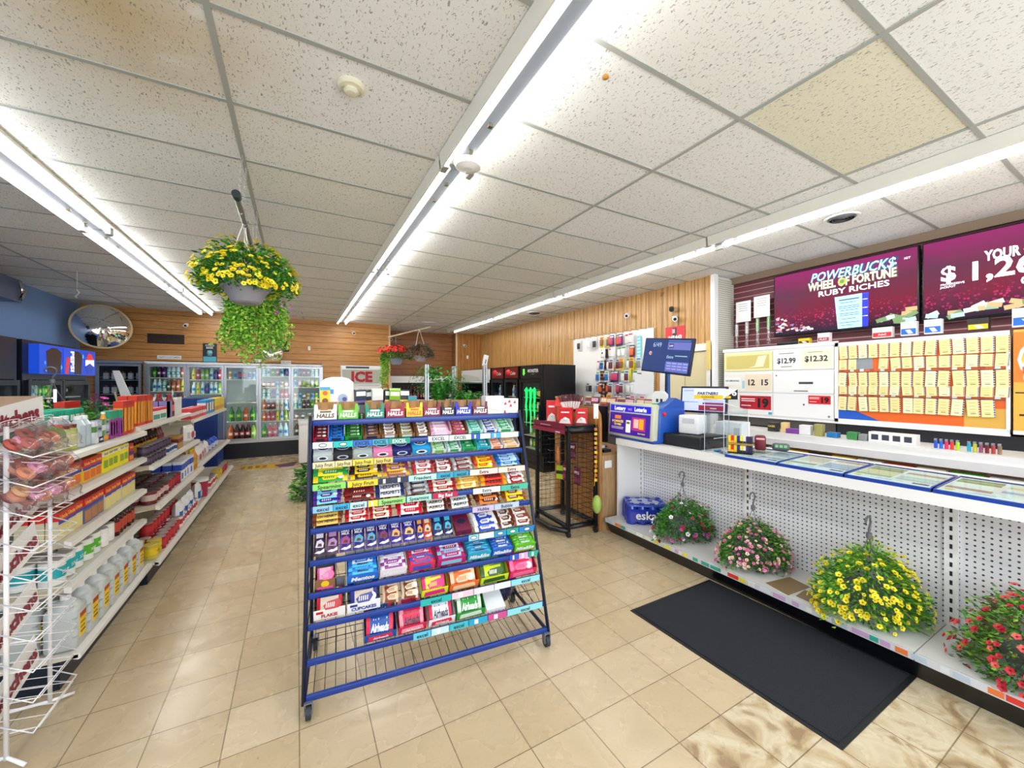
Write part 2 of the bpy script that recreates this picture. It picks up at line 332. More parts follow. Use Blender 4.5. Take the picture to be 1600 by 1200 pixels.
# ---------------------------------------------------------------- fluorescent strip lights
LT = mat('#ffffff', .4, 0, TUBE); HS = mat('#e6e4d8', .4); SP = mat('#8f969e', .35, .6)
def fixture(x, y0, y1, where):
    L = y1-y0; t = thing('strip_light', 'white twin-tube fluorescent strip light '+where, 'ceiling light', (x, y0, H))
    m = MB(); m.box(-.125, .125, .01, L-.01, -.03, -.003, HS)
    m.add([(-.128, .01, -.003), (-.128, L-.01, -.003), (-.118, .01, -.095), (-.118, L-.01, -.095), (-.112, .01, -.095), (-.112, L-.01, -.095)], [(0, 1, 3, 2), (2, 3, 5, 4)], HS)
    m.box(-.112, -.108, .01, L-.01, -.095, -.03, HS); m.build('housing', t)
    MB().prism([(-.06, -.03), (-.035, -.058), (.035, -.058), (.06, -.03)], .03, L-.03, SP).build('ballast_cover', t)
    for s_ in (-1, 1):
        MB().cyl((s_*.088, .06, -.068), (s_*.088, L-.06, -.068), .0165, LT, n=8).build('tube', t)
    for yy in (.02, L-.02):
        for s_ in (-1, 1): MB().box(s_*.088-.018, s_*.088+.018, yy-.02, yy+.02, -.095, -.03, mat('#9c9c96')).box(s_*.088-.006, s_*.088+.006, yy-.025, yy+.025, -.09, -.055, CHROME).build('lamp_holder', t)
    for yy in (.22, .5, L-.5, L-.22): MB().box(-.012, .012, yy-.012, yy+.012, -.078, -.06, mat('#6b6455', .3, .7)).build('clip', t)
for x, seg, nm in ((.93, [-.25, 2.43, 5.12, 7.72, 10.05], 'centre'), (-1.63, [-.2, 2.4, 5.03, 7.66, 10.05], 'left'), (3.76, [-.15, 2.5, 5.19, 7.8, 10.3], 'right')):
    od = ['nearest the camera', 'second from the camera', 'third from the camera', 'farthest from the camera']
    for i in range(4): fixture(x, seg[i], seg[i+1], 'in the %s run, %s' % (nm, od[i]))
MB_s = MB(); MB_s.lathe([(.05, 0), (.09, -.01), (.08, -.04), (.03, -.055)], WHITE, n=20)
tag(MB_s.build('light_canopy', loc=(.96, 2.32, H-.06)), 'white dome cap between two centre strip lights', 'light cover')
# ---------------------------------------------------------------- cameras, sensors, mirrors, grilles
def seccam(label, loc, rz, col='#ececec', bul=True):
    t = thing('security_camera', label, 'security camera', loc, rz)
    MB().lathe([(.035, 0), (.035, .012), (.02, .02)], mat(col)).build('mount', t)
    m = MB(); m.T = Matrix.Translation((0, -.05, -.03)) @ Matrix.Rotation(R(15), 4, 'X')
    m.cyl((0, .05, 0), (0, -.06, 0), .036, mat(col)); m.build('body', t)
    m = MB(); m.T = Matrix.Translation((0, -.05, -.03)) @ Matrix.Rotation(R(15), 4, 'X'); m.cyl((0, -.055, 0), (0, -.066, 0), .028, BLK, .02); m.build('lens', t)
seccam('white bullet camera high on the plank wall left of the hanging flowers', (-2.0, YB-.05, 2.86), 0)
seccam('white bullet camera high on the plank wall between the strip lights', (1.22, YB-.05, 2.9), 0)
seccam('white camera on the alcove wall above the red hanging flowers', (2.3, YA-.06, 2.9), 0)
seccam('white camera at the corner where the alcove meets the panelled wall', (4.38, YC-.06, 2.78), 0)
seccam('white camera on the panelled wall above the accessory pegboard', (XR-.05, 4.86, 2.82), R(-60))
seccam('white and black bullet camera above the red poster', (XR-.05, 3.92, 2.63), R(-50))
seccam('black twin-lens camera highest on the panelled wall by the slatwall', (XR-.05, 3.98, 2.78), R(-50), '#1b1b1d')
for lb, x, y, z in (('small white motion sensor on the plank wall right of the small mirror', .25, YB-.01, 2.46), ('white motion sensor on the panelled end wall near the tall grey bar', 4.5, YC-.012, 2.42)):
    tag(MB().box(-.03, .03, -.03, .0, -.05, .05, BRW, bv=.008).build('motion_sensor', loc=(x, y, z)), lb, 'sensor')
def mirror(label, loc, r, tilt, yaw, rx=1):
    t = thing('convex_mirror', label, 'mirror', loc); t.rotation_euler = (tilt, 0, yaw)
    pr = [(max(.001, r*math.sin(a)/math.sin(.75)), r*.55*(math.cos(a)-math.cos(.75))/(1-math.cos(.75))*.7) for a in [.75*k/12 for k in range(12, -1, -1)]]
    m = MB(); m.T = Matrix.Rotation(R(90), 4, 'X') @ Matrix.Scale(rx, 4, (1, 0, 0)); m.lathe(pr, mat('#f2f2f2', .02, 1), n=36); m.build('mirror_dome', t)
    m = MB(); m.T = Matrix.Rotation(R(90), 4, 'X') @ Matrix.Scale(rx, 4, (1, 0, 0)); m.lathe([(r*.98, -.01), (r*1.02, -.01), (r*1.025, .015), (r*.99, .015)], mat('#cbb68a', .4), n=36); m.build('rim', t)
    MB().cyl((0, .0, 0), (0, r*1.55, r*.5), .018, BLK).build('bracket', t)
mirror('large round convex security mirror in the blue and wood corner', (-3.08, 9.72, 2.66), .395, R(-8), R(24), 1.0)
mirror('small oval convex mirror on the plank wall behind the trailing plant', (-.48, 10.17, 2.30), .17, R(-5), R(10), 1.2)
def grille(label, x0, x1, z0, z1):
    t = thing('air_grille', label, 'vent', ((x0+x1)/2, YB-.002, (z0+z1)/2)); w_, h_ = (x1-x0)/2, (z1-z0)/2
    MB().box(-w_-.04, w_+.04, -.015, -.002, h_, h_+.04, MWB).box(-w_-.04, w_+.04, -.015, -.002, -h_-.04, -h_, MWB).box(-w_-.04, -w_, -.015, -.002, -h_, h_, MWB).box(w_, w_+.04, -.015, -.002, -h_, h_, MWB).build('frame', t)
    m = MB(); m.box(-w_, w_, -.004, -.001, -h_, h_, mat('#1c120c')); n = int(2*w_/.02)
    for k in range(n): m.box(-w_+.02*k, -w_+.02*k+.006, -.014, -.004, -h_, h_, mat('#4a2f1a'))
    m.build('slats', t)
grille('dark brown slatted air grille on the plank wall right of the big mirror', -2.62, -2.04, 2.44, 2.64)
grille('dark air grille half hidden by the trailing plant on the plank wall', -.42, -.16, 2.36, 2.62)
def wallsign(name, label, x, z, w_, h_, m, txts, y=YB-.004):
    b = MB().box(-w_/2, w_/2, -.004, 0, -h_/2, h_/2, m)
    for s_, dz, hh, tm in txts: b.text(s_, (0, -.006, dz), hh, tm, wmax=w_*.9)
    return tag(b.build(name, loc=(x, y, z)), label, 'sign')
wallsign('paper_sign', 'white paper strip sign above the second cooler door from the left', -2.28, 2.17, .38, .075, BRW, [('HAPPY CUSTOMERS', 0, .05, '#8a8a8a')])
wallsign('paper_sign', 'white paper strip sign above the cooler right of the trailing plant', -.22, 2.12, .2, .07, BRW, [('WE CARD', 0, .045, '#8a8a8a')])
wallsign('paper_sign', 'white paper strip sign half behind the trailing plant', -.78, 2.14, .17, .07, BRW, [('ICE', 0, .04, '#8a8a8a')])
wallsign('paper_sign', 'faint taped paper outline on the planks above the single cooler door', -3.05, 2.19, .3, .09, mat('#b98a50'), [])
b = MB().box(-.12, .12, -.012, 0, -.2, .2, BLK).text('COLD', (0, -.014, .155), .055, BRW, wmax=.2).text('BEER', (0, -.014, .105), .055, BRW, wmax=.2)
b.ball((0, -.015, 0), .05, mat('#7fc4d4'), sz=(1, .2, 1)).box(-.035, .035, -.018, -.012, -.06, .05, mat('#9ad6e2')).box(-.11, .11, -.016, -.012, -.19, -.08, mat('#58b6cc'))
tag(b.build('drink_poster', loc=(-1.62, YB-.002, 2.285)), 'black poster with pale blue bottle standing on top of the cooler bank', 'poster')
# floor mats and floor decal
mt = m_speck('charcoal_carpet', '#1d222c', '#0d1017', 220); rb = mat('#15171c', .6)
t = thing('door_mat', 'large charcoal carpet mat with rubber edge in front of the counter', 'mat', (0, 0, 0))
q = [(2.11, 2.05), (3.02, 2.05), (3.04, .81), (2.14, .81)]
m = MB(); m.prism(q, .0005, .004, rb, 'Z'); m.build('rubber_edge', t)
cx, cy = sum(a for a, _ in q)/4, sum(b for _, b in q)/4
m = MB(); m.prism([(cx+(a-cx)*.95, cy+(b-cy)*.96) for a, b in q], .004, .009, mt, 'Z'); m.build('carpet', t)
b = MB(); b.prism([(-1.05, 9.25), (-.85, 8.85), (-.05, 8.8), (0.05, 9.35)], .0005, .002, '#d9a51c', 'Z').prism([(-.4, 9.1), (-.3, 8.84), (-.06, 8.82), (.02, 9.3)], .002, .003, '#5a3568', 'Z')
for k in range(4): b.box(-.95+.12*k, -.88+.12*k, 8.95, 9.2, .002, .003, '#7d5a10')
tag(b.build('floor_decal'), 'yellow and purple advertising decal on the floor by the back coolers', 'floor decal')
# ================================================================ product prototypes
def bottle(r, h, liquid, label, cap, lab2=None, txt_=None, clear=False):
    k = h; m = MB(); L = mat(liquid, .15)
    lm = mat(label)
    m.lathe([(r*.9, 0), (r, .03*k), (r, .22*k), (r*.98, .24*k), (r*.98, .52*k), (r, .54*k), (r*.95, .62*k), (r*.55, .8*k), (r*.36, .88*k), (r*.36, .93*k)], [L, L, L, lm, L, L, L, L, L], n=10)
    m.lathe([(r*.42, .925*k), (r*.42, k)], mat(cap), n=8)
    if lab2: m.box(-r*.5, r*.5, -r*1.03, -r*.9, .3*k, .45*k, mat(lab2))
    return m
def P_bottle(*a, **k): return Proto('drink_bottle', 'bottle', bottle(*a, **k))
def P_can(r, h, c1, c2, lid='#c9ccd0', t=None, name='drink_can', cat='can', tc='#ffffff'):
    m = MB(); m.lathe([(r*.92, 0), (r, .02*h), (r, .3*h)], [ALU, mat(c1)], n=14); m.lathe([(r, .3*h), (r, .75*h)], mat(c2), n=14); m.lathe([(r, .75*h), (r, .97*h), (r*.92, h)], [mat(c1), mat(lid)], n=14)
    if t: m.text(t, (0, -r*1.02, h*.5), h*.2, mat(tc), wmax=r*1.3)
    return Proto(name, cat, m)
def P_box(name, cat, w_, d, h, base, blocks=(), texts=(), side=None):
    m = MB(); m.box(-w_/2, w_/2, -d/2, d/2, 0, h, mat(base), top=mat(side or base))
    for x0, x1, z0, z1, c in blocks: m.box(w_*(x0-.5), w_*(x1-.5), -d/2-.001, -d/2, h*z0, h*z1, mat(c)); 
    for x0, x1, z0, z1, c in blocks[:1]: m.box(-w_/2-.0006, w_/2+.0006, -d/2, d/2, h*z0, h*z1, mat(c))
    for s_, z, hh, c in texts: m.text(s_, (0, -d/2-.002, h*z), h*hh, mat(c), wmax=w_*.88, bold=.02)
    return Proto(name, cat, m)
SOFT = [('#3a0c08', '#c4161c', '#c4161c', '#ffffff'), ('#2f7d2b', '#3fae37', '#2c8a34', '#e8e84a'), ('#c8571a', '#f07a1c', '#ef7f1e', '#ffffff'), ('#15407e', '#1d57b8', '#d8e1ec', '#e22f36'), ('#d9eef5', '#79c3e6', '#ffffff', '#2a69b8'), ('#5a1150', '#7a2a86', '#5a1d66', '#ffffff'),
        ('#e6d24b', '#f0d430', '#f2e24b', '#2c8a34'), ('#cfe7e7', '#2aa79b', '#1c8f86', '#ffffff'), ('#e9e2da', '#e9e2da', '#a7161b', '#b8861f'), ('#4b2515', '#7b3d1c', '#d0b37a', '#ffffff'), ('#c02c4a', '#e64d6d', '#e8e8e8', '#ffffff'), ('#98c13d', '#b6d94f', '#3c7a2a', '#ffffff')]
NAMES = ['dark cola bottle with red label', 'green soda bottle', 'orange soda bottle', 'blue sports drink bottle', 'clear water bottle with pale blue label', 'purple grape drink bottle', 'yellow lemonade bottle', 'teal iced tea bottle', 'cream and red drink bottle', 'brown root beer bottle', 'pink juice bottle', 'lime green drink bottle']
SB = [P_bottle(.036, .24, a, b, c, d) for a, b, c, d in SOFT]; LB = [P_bottle(.054, .32, a, b, c, d) for a, b, c, d in SOFT]
CN = [P_can(.033, .125, b, d) for a, b, c, d in SOFT]; TC = [P_can(.03, .165, b, d) for a, b, c, d in SOFT]
CNAMES = [n.replace('bottle', 'can') for n in NAMES]
_seen = {}
def row(kind, seq, x0, x1, y, z, where, rows=1, dy=.1, axis='x', rz=0, sz=1):
    """a run of drinks on a shelf; seq = indices, each of a few facings"""
    prot, nm = {'S': (SB, NAMES), 'L': (LB, NAMES), 'C': (CN, CNAMES), 'T': (TC, CNAMES)}[kind]
    n = len(seq)
    for i, k in enumerate(seq):
        t = (i+.5)/n; a = x0+(x1-x0)*t
        lab = {'S': '', 'L': 'large ', 'C': '', 'T': 'tall '}[kind]+nm[k]+' '+where
        for r_ in range(rows):
            loc = (a, y+r_*dy, z) if axis == 'x' else (y+r_*dy, a, z)
            prot[k].put(lab, loc, rz, lab+' (row)', sz)
# ---------------------------------------------------------------- cooler bank built into the back wall
INT = mat('#dfe6ea', .6); DKI = mat('#23282b', .6); CLIGHT = mat('#f2fbff', .5, 0, 7.0)
def cooler_door(x0, x1, where, dark=False):
    par, px_ = (bank, 0) if x0 > -2.69 else (sg, -3.03); t = bpy.data.objects.new('cooler_door', MB().box((x1-x0)/2-.04, (x1-x0)/2-.02, -.09, -.05, .6, 1.0, ALU, bv=.004).mesh('cooler_door')); C.objects.link(t); t.parent = par; t.location = ((x0+x1)/2-px_, 0, .38); w_ = (x1-x0)/2; h_ = 1.64; f = .045
    MB().box(-w_+.004, -w_+f, -.05, 0, 0, h_, ALU).box(w_-f, w_-.004, -.05, 0, 0, h_, ALU).box(-w_+f, w_-f, -.05, 0, 0, f, ALU).box(-w_+f, w_-f, -.05, 0, h_-f, h_, ALU).build('door_frame', t)
    MB().box(-w_+f, w_-f, -.03, -.024, f, h_-f, GL).build('glass', t)
bank = thing('cooler_bank', 'walk-in cooler bank with white trim and black kickboard set in the plank wall', 'cooler', (0, YB, 0))
m = MB(); m.box(-2.66, .54, -.04, 0, 2.03, 2.08, BRW); m.box(-2.66, -2.63, -.04, 0, .34, 2.05, ALU); m.box(.51, .54, -.04, 0, .34, 2.05, ALU); m.box(-2.66, .54, -.07, 0, .33, .38, mat('#cfd0cc')); m.build('trim_frame', bank)
MB().box(-2.66, .54, -.06, 0, 0, .33, mat('#10131c', .4)).build('kickboard', bank)
m = MB(); m.box(-2.63, .51, .75, .78, .3, 2.1, INT); m.box(-2.66, -2.63, 0, .78, .3, 2.1, INT); m.box(.51, .54, 0, .78, .3, 2.1, INT); m.box(-2.63, .51, 0, .78, .30, .38, INT); m.box(-2.63, .51, 0, .78, 2.04, 2.1, INT)
m.build('interior', bank)
bx = [-2.63+.628*k for k in range(6)]
shl = [[.40, .82, 1.18, 1.48, 1.76], [.40, .82, 1.15, 1.42, 1.72], [.40, .80, 1.22, 1.73], [.40, .78, 1.04, 1.29, 1.55, 1.80], [.40, .80, 1.04, 1.27, 1.55, 1.80]]
m = MB(); lt = MB()
for i in range(5):
    for z in shl[i][1:]:
        m.box(bx[i]+.03, bx[i+1]-.03, .10, .62, z-.02, z-.004, mat('#e7e5d2', .5))
    lt.box(bx[i+1]-.035, bx[i+1]-.02, .04, .06, .45, 1.98, CLIGHT)
m.build('shelves', bank); lt.build('light_strip', bank)
ord5 = ['leftmost of the bank of five', 'second from the left in the bank of five', 'middle of the bank of five', 'fourth from the left in the bank of five', 'rightmost of the bank of five']
for i in range(5): cooler_door(bx[i], bx[i+1], ord5[i])
for i, w_ in enumerate(('first', 'second', 'middle', 'fourth', 'fifth')): pass
rng = random.Random(3)
def lvl(i, z, kind, seq, nm, rows=2):
    row(kind, seq, bx[i]+.05, bx[i+1]-.06, YB+.15, z, 'on %s shelf, %s cooler bank door' % (nm, ('leftmost', 'second', 'middle', 'fourth', 'rightmost')[i]), rows, .09)
lvl(0, 1.76, 'S', [1, 5, 5, 7, 7, 7, 2], 'top'); lvl(0, 1.48, 'S', [4, 4, 7, 9, 2, 2, 6], 'second'); lvl(0, 1.18, 'S', [4, 4, 3, 3, 5, 0], 'third'); lvl(0, .82, 'S', [0, 1, 2, 3, 4, 5], 'fourth', 1)
lvl(1, 1.72, 'S', [6, 10, 11, 11, 4, 3, 10], 'top'); lvl(1, 1.42, 'S', [4, 6, 4, 3, 4, 4, 11], 'second'); lvl(1, 1.15, 'C', [8, 4, 6, 3, 0], 'third'); lvl(1, .82, 'S', [0, 0, 1, 2], 'fourth', 1)
lvl(2, 1.73, 'T', [8, 4, 3, 3, 4, 4], 'top', 1); lvl(2, .80, 'L', [1, 1, 2, 1], 'third', 1); lvl(2, .40, 'L', [2, 0, 0, 0, 11], 'bottom', 2)
lvl(3, 1.80, 'S', [7, 4, 1, 0, 4, 3], 'top'); lvl(3, 1.55, 'C', [0, 0, 10, 4, 8, 2], 'second'); lvl(3, 1.29, 'S', [7, 7, 3, 4, 10, 10], 'third'); lvl(3, 1.04, 'S', [2, 0, 0, 8, 8, 4], 'fourth'); lvl(3, .78, 'S', [2, 10, 10, 6, 4, 11], 'fifth'); lvl(3, .40, 'L', [1, 10, 10, 4, 4], 'bottom', 1)
lvl(4, 1.80, 'S', [4, 3, 0, 5, 7, 7], 'top'); lvl(4, 1.55, 'T', [4, 10, 1, 6, 11, 1], 'second', 1); lvl(4, 1.27, 'C', [8, 4, 9, 8, 4, 6], 'third'); lvl(4, 1.04, 'S', [7, 4, 9, 9, 1, 6], 'fourth', 1); lvl(4, .80, 'C', [0, 9, 8, 4], 'fifth', 1); lvl(4, .40, 'L', [9, 9, 4, 0], 'bottom', 1)
# single dark cooler door on the left
sg = thing('single_cooler', 'dark single door cooler set in the plank wall left of the bank', 'cooler', (-3.03, YB, 0))
MB().box(-.34, .34, .6, .63, .3, 2.08, DKI).box(-.34, -.32, 0, .6, .3, 2.08, DKI).box(.32, .34, 0, .6, .3, 2.08, DKI).box(-.34, .34, 0, .6, .3, .36, DKI).box(-.34, .34, 0, .6, 2.04, 2.09, DKI).build('interior', sg)
m = MB()
for z in (1.2, 1.42, 1.7):
    for k in range(4): m.tube([(-.3, .1+.13*k, z), (.3, .1+.13*k, z)], .006, WHITE)
    m.tube([(-.3, .08, z+.06), (.3, .08, z+.06)], .004, WHITE)
m.build('wire_shelves', sg); MB().box(-.34, .34, -.05, 0, 0, .34, mat('#10131c')).build('kickboard', sg)
MB().box(-.345, .345, -.045, 0, 2.03, 2.08, ALU).build('trim_frame', sg)
cooler_door(-3.36, -2.70, 'standing alone left of the bank')
MILK = Proto('carton', 'carton', MB().box(-.035, .035, -.035, .035, 0, .12, mat('#d8d8e4')).prism([(-.035, .12), (.035, .12), (0, .16)], -.035, .035, mat('#a33a5c')))
for z in (1.43, 1.71):
    for k in range(5): MILK.put('white and pink carton on a wire shelf of the dark single cooler', (-3.28+.12*k, YB+.2, z+.012), 0, 'cartons in the single cooler')
# ---------------------------------------------------------------- ice freezer
ic = thing('ice_freezer', 'white upright ice freezer with red ICE lettering and glass door', 'freezer', (1.41, YB-.1, 0))
m = MB(); W_ = .47; m.box(-W_, -W_+.04, 0, .75, .0, 2.05, BRW).box(W_-.04, W_, 0, .75, .0, 2.05, BRW).box(-W_+.04, W_-.04, .7, .75, .02, 2.05, BRW).box(-W_+.04, W_-.04, 0, .7, .02, .2, BRW).box(-W_+.04, W_-.04, 0, .7, 1.59, 2.05, BRW); m.build('cabinet', ic)
m = MB().box(-W_+.02, W_-.02, -.02, 0, 1.63, 1.97, mat('#b7bbae', .5)).text('ICE', (0, -.022, 1.8), .34, mat('#b3122c'), bold=.05, wmax=.62); m.build('sign_panel', ic)
MB().box(-W_, W_, -.03, .0, 1.97, 2.0, BRW).box(-W_+.1, W_-.3, -.01, .1, 2.0, 2.05, '#3b3e4a').build('top_rail', ic)
fr = MB().box(-W_+.03, -W_+.12, -.05, 0, .22, 1.58, BRW).box(W_-.12, W_-.03, -.05, 0, .22, 1.58, BRW).box(-W_+.12, W_-.12, -.05, 0, 1.48, 1.58, BRW).box(-W_+.12, W_-.12, -.05, 0, .22, .32, BRW).box(-W_+.05, -W_+.09, -.09, -.05, .8, 1.2, GREY).build('door', ic)
MB().box(-W_+.12, W_-.12, -.03, -.024, .32, 1.48, GL).build('glass', fr)
m = MB()
for z in (.55, .85, 1.15): m.box(-W_+.05, W_-.05, .05, .65, z-.015, z, GREY)
m.build('shelves', ic)
row('S', [1, 6, 4, 1, 11, 4, 0], 1.05, 1.78, YB+.0, 1.15, 'inside the ice freezer, top shelf', 1); row('L', [4, 7, 4, 1, 7], 1.05, 1.78, YB+.0, .55, 'inside the ice freezer, lower shelf', 1)
tag(MB().box(-.07, .07, -.006, 0, -.3, .3, '#c75a24').box(-.05, .05, -.009, -.006, .02, .2, BRW).box(-.05, .05, -.009, -.006, -.22, -.02, '#eadfd4').build('notice_sticker', loc=(1.99, YB-.004, 1.32)), 'tall orange notice with white patches on the plank wall beside the ice freezer', 'notice')
# ---------------------------------------------------------------- wine cooler in the alcove
wc = thing('wine_cooler', 'long open wine shelf with white header in the alcove', 'cooler', (3.1, 10.72, 0))
m = MB(); m.box(-.9, .92, .0, .5, 1.65, 1.83, BRW); m.box(-.9, -.87, 0, .5, 0, 1.65, BRW); m.box(.89, .92, 0, .5, 0, 1.65, BRW); m.box(-.87, .89, .45, .5, 0, 1.65, mat('#151317')); m.build('cabinet', wc)
MB().box(-.87, .89, 0, .45, 1.14, 1.18, BRW).box(-.87, .89, 0, .45, .55, .59, BRW).box(-.87, .89, 0, .45, 0, .1, GREY).build('shelves', wc)
MB().box(-.87, .89, .02, .05, .95, 1.13, mat('#8d9296')).build('rail', wc)
def wine(body, lab, cap):
    return Proto('wine_bottle', 'bottle', MB().lathe([(.037, 0), (.038, .05)], mat(body, .15), n=10).lathe([(.0385, .05), (.0385, .15)], mat(lab), n=10).lathe([(.038, .15), (.038, .2), (.015, .26), (.015, .29)], mat(body, .15), n=10).lathe([(.017, .28), (.017, .33)], mat(cap), n=8))
WN = [wine('#16080b', '#d8c9ad', '#4d1016'), wine('#1c0a0c', '#efe9e3', '#1a1a1a'), wine('#3a0d16', '#8b2335', '#8b2335'), wine('#101010', '#f2f2f2', '#f2f2f2')]
wl = ['dark wine bottle with beige label', 'dark wine bottle with cream label', 'deep red wine bottle with red label', 'black wine bottle with bright white label and white cap']
for k in range(18):
    q = [0, 1, 0, 0, 1, 2, 2, 2, 2, 3, 3, 3, 3, 0, 1, 2, 0, 1][k]; WN[q].put(wl[q]+' on the upper alcove wine shelf', (2.3+.096*k, 10.86, 1.18), 0, wl[q]+'s upper alcove shelf', 1.1)
# ---------------------------------------------------------------- fridges on the right wall
def fridge(name, label, y0, y1, x, h, header, interior='#1b1e22', dark='#0d0f14', nsh=5, head=None, light=6.0):
    W_ = (y1-y0)/2; D = 4.68-x; t = thing(name, label, 'fridge', (x, (y0+y1)/2, 0), R(-90)); dk = mat(dark, .3)
    m = MB(); m.box(-W_, -W_+.04, 0, D, .0, h, dk).box(W_-.04, W_, 0, D, .0, h, dk).box(-W_+.04, W_-.04, D-.04, D, .0, h, dk).box(-W_+.04, W_-.04, 0, D-.04, h-.26, h, dk).box(-W_+.04, W_-.04, 0, D-.04, .0, .3, dk)
    m.box(-W_+.04, W_-.04, D-.06, D-.04, .3, h-.26, mat(interior)); m.build('cabinet', t)
    g = MB()
    for k in range(6): g.box(-W_+.05, W_-.05, -.012, 0, .08+.035*k, .095+.035*k, mat('#1d2026'))
    g.build('grille', t)
    f = MB().box(-W_+.01, -W_+.07, -.04, -.002, .31, h-.27, dk).box(W_-.07, W_-.01, -.04, -.002, .31, h-.27, dk).box(-W_+.07, W_-.07, -.04, -.002, h-.33, h-.27, dk).box(-W_+.07, W_-.07, -.04, -.002, .31, .37, dk).build('door', t)
    MB().box(-W_+.07, W_-.07, -.02, -.014, .37, h-.33, GL).build('glass', f); MB().box(W_-.06, W_-.03, -.075, -.04, .8, 1.25, BLK).build('handle', f)
    s = MB()
    for k in range(nsh): s.box(-W_+.05, W_-.05, .04, D-.08, .36+k*(h-.75)/nsh, .37+k*(h-.75)/nsh, WHITE)
    s.build('shelves', t); MB().box(W_-.07, W_-.055, .01, .03, .4, h-.4, mat('#f2fbff', .5, 0, light)).build('light_strip', t)
    hd = MB(); hd.box(-W_+.01, W_-.01, -.02, -.001, h-.255, h-.01, dk)
    if head: head(hd, W_, h)
    hd.build('header_sign', t)
    return t
def hd_mon(b, W_, h):
    for k, (dx, l) in enumerate(((-.03, .11), (0, .13), (.03, .10))): b.tube([(-W_*.62+dx, -.024, h-.07), (-W_*.62+dx*.8, -.024, h-.07-l*.6), (-W_*.62+dx*1.1, -.024, h-.07-l)], .008, mat('#63d64a', .4, 0, 1.2))
    b.text('MONSTER', (.08, -.022, h-.11), .085, BRW, wmax=W_*1.05, bold=.03).text('ENERGY', (.08, -.022, h-.175), .03, '#63d64a')
fm = fridge('drink_fridge', 'black energy drink fridge with bright green claw logo on its door', 5.95, 6.78, 3.95, 1.99, None, '#5f6a52', head=hd_mon)
gm = mat('#19e06a', .4, 0, .9); m = MB()
for k, (dx, l) in enumerate(((-.15, .72), (0, .86), (.14, .6))):
    z = 1.52; pts = [(dx-.075, z-.02), (dx+.02, z+.05), (dx+.07, z), (dx+.055, z-.2), (dx+.03, z-.28), (dx+.05, z-.42), (dx+.01, z-l), (dx-.01, z-.45), (dx-.045, z-.34), (dx-.02, z-.2), (dx-.035, z-.05)]
    m.prism([(a-.02, b) for a, b in pts], -.024, -.021, gm)
m.build('claw_logo', fm)
MB().box(.3, .36, -.046, -.04, 1.4, 1.5, '#c9d43a').build('door_sticker', fm)
for z, sq in ((.37, [11, 11, 1, 1, 11]), (.62, [6, 11, 1, 6, 11]), (.86, [1, 0, 10, 1, 0]), (1.11, [0, 1, 11, 0, 1]), (1.36, [1, 6, 9, 2, 1])):
    row('T', sq, 6.05, 6.68, 4.1, z, 'in energy drink fridge at %s height' % {.37: 'ankle', .62: 'knee', .86: 'hip', 1.11: 'waist', 1.36: 'chest'}[z], 1, .1, 'y', R(-90))
def hd_red(b, W_, h):
    b.box(-W_+.03, W_-.03, -.024, -.02, h-.24, h-.03, mat('#7c1210')); b.ball((-W_*.3, -.03, h-.13), .07, mat('#c4161c'), sz=(1, .2, 1)).text('Coke', (W_*.25, -.028, h-.14), .1, BRW, wmax=W_*.9, shear=.3)
def hd_wh(b, W_, h):
    b.box(-W_+.02, W_-.02, -.06, -.021, h-.34, h-.02, BRW); b.prism([(-W_*.9, h-.29), (W_*.5, h-.29), (W_*.35, h-.2), (-W_*.8, h-.12)], -.064, -.06, mat('#d9dcd8'))
ft1 = fridge('drink_fridge', 'tall black soda fridge with red picture header beside the energy drink fridge', 6.84, 7.44, 3.95, 1.99, None, '#c9d4da', head=hd_red, light=14)
ft2 = fridge('drink_fridge', 'tall black soda fridge with red picture header, second beyond the energy drink fridge', 7.48, 8.08, 3.95, 1.99, None, '#c9d4da', head=hd_red, light=14)
ft3 = fridge('wide_fridge', 'wide dark fridge with curved white header at the far right corner', 8.14, 9.9, 3.95, 1.99, None, '#3c4850', head=hd_wh, light=2.0)
for nm_, y0, y1, n in (('nearer', 6.9, 7.38, 5), ('farther', 7.54, 8.02, 5)):
    for z, kd, sq in ((.37, 'S', [3, 4, 3, 4, 0]), (.61, 'S', [0, 0, 10, 3, 3]), (.86, 'S', [3, 3, 0, 0, 10]), (1.1, 'S', [4, 0, 3, 5, 5]), (1.36, 'S', [4, 4, 4, 3, 4])):
        row(kd, sq, y0, y1, 4.1, z, 'in %s red-header fridge, %s shelf' % (nm_, {.37: 'bottom', .61: 'low', .86: 'middle', 1.1: 'high', 1.36: 'top'}[z]), 1, .1, 'y', R(-90))
for z, sq in ((.86, [0, 4, 3, 7, 7, 3, 4, 0, 4, 3]), (1.1, [10, 10, 7, 7, 3, 4, 10, 1, 1, 0])):
    row('S', sq, 8.3, 9.75, 4.1, z, 'in the wide white-header fridge, %s shelf' % ('lower' if z < 1 else 'upper'), 1, .1, 'y', R(-90))
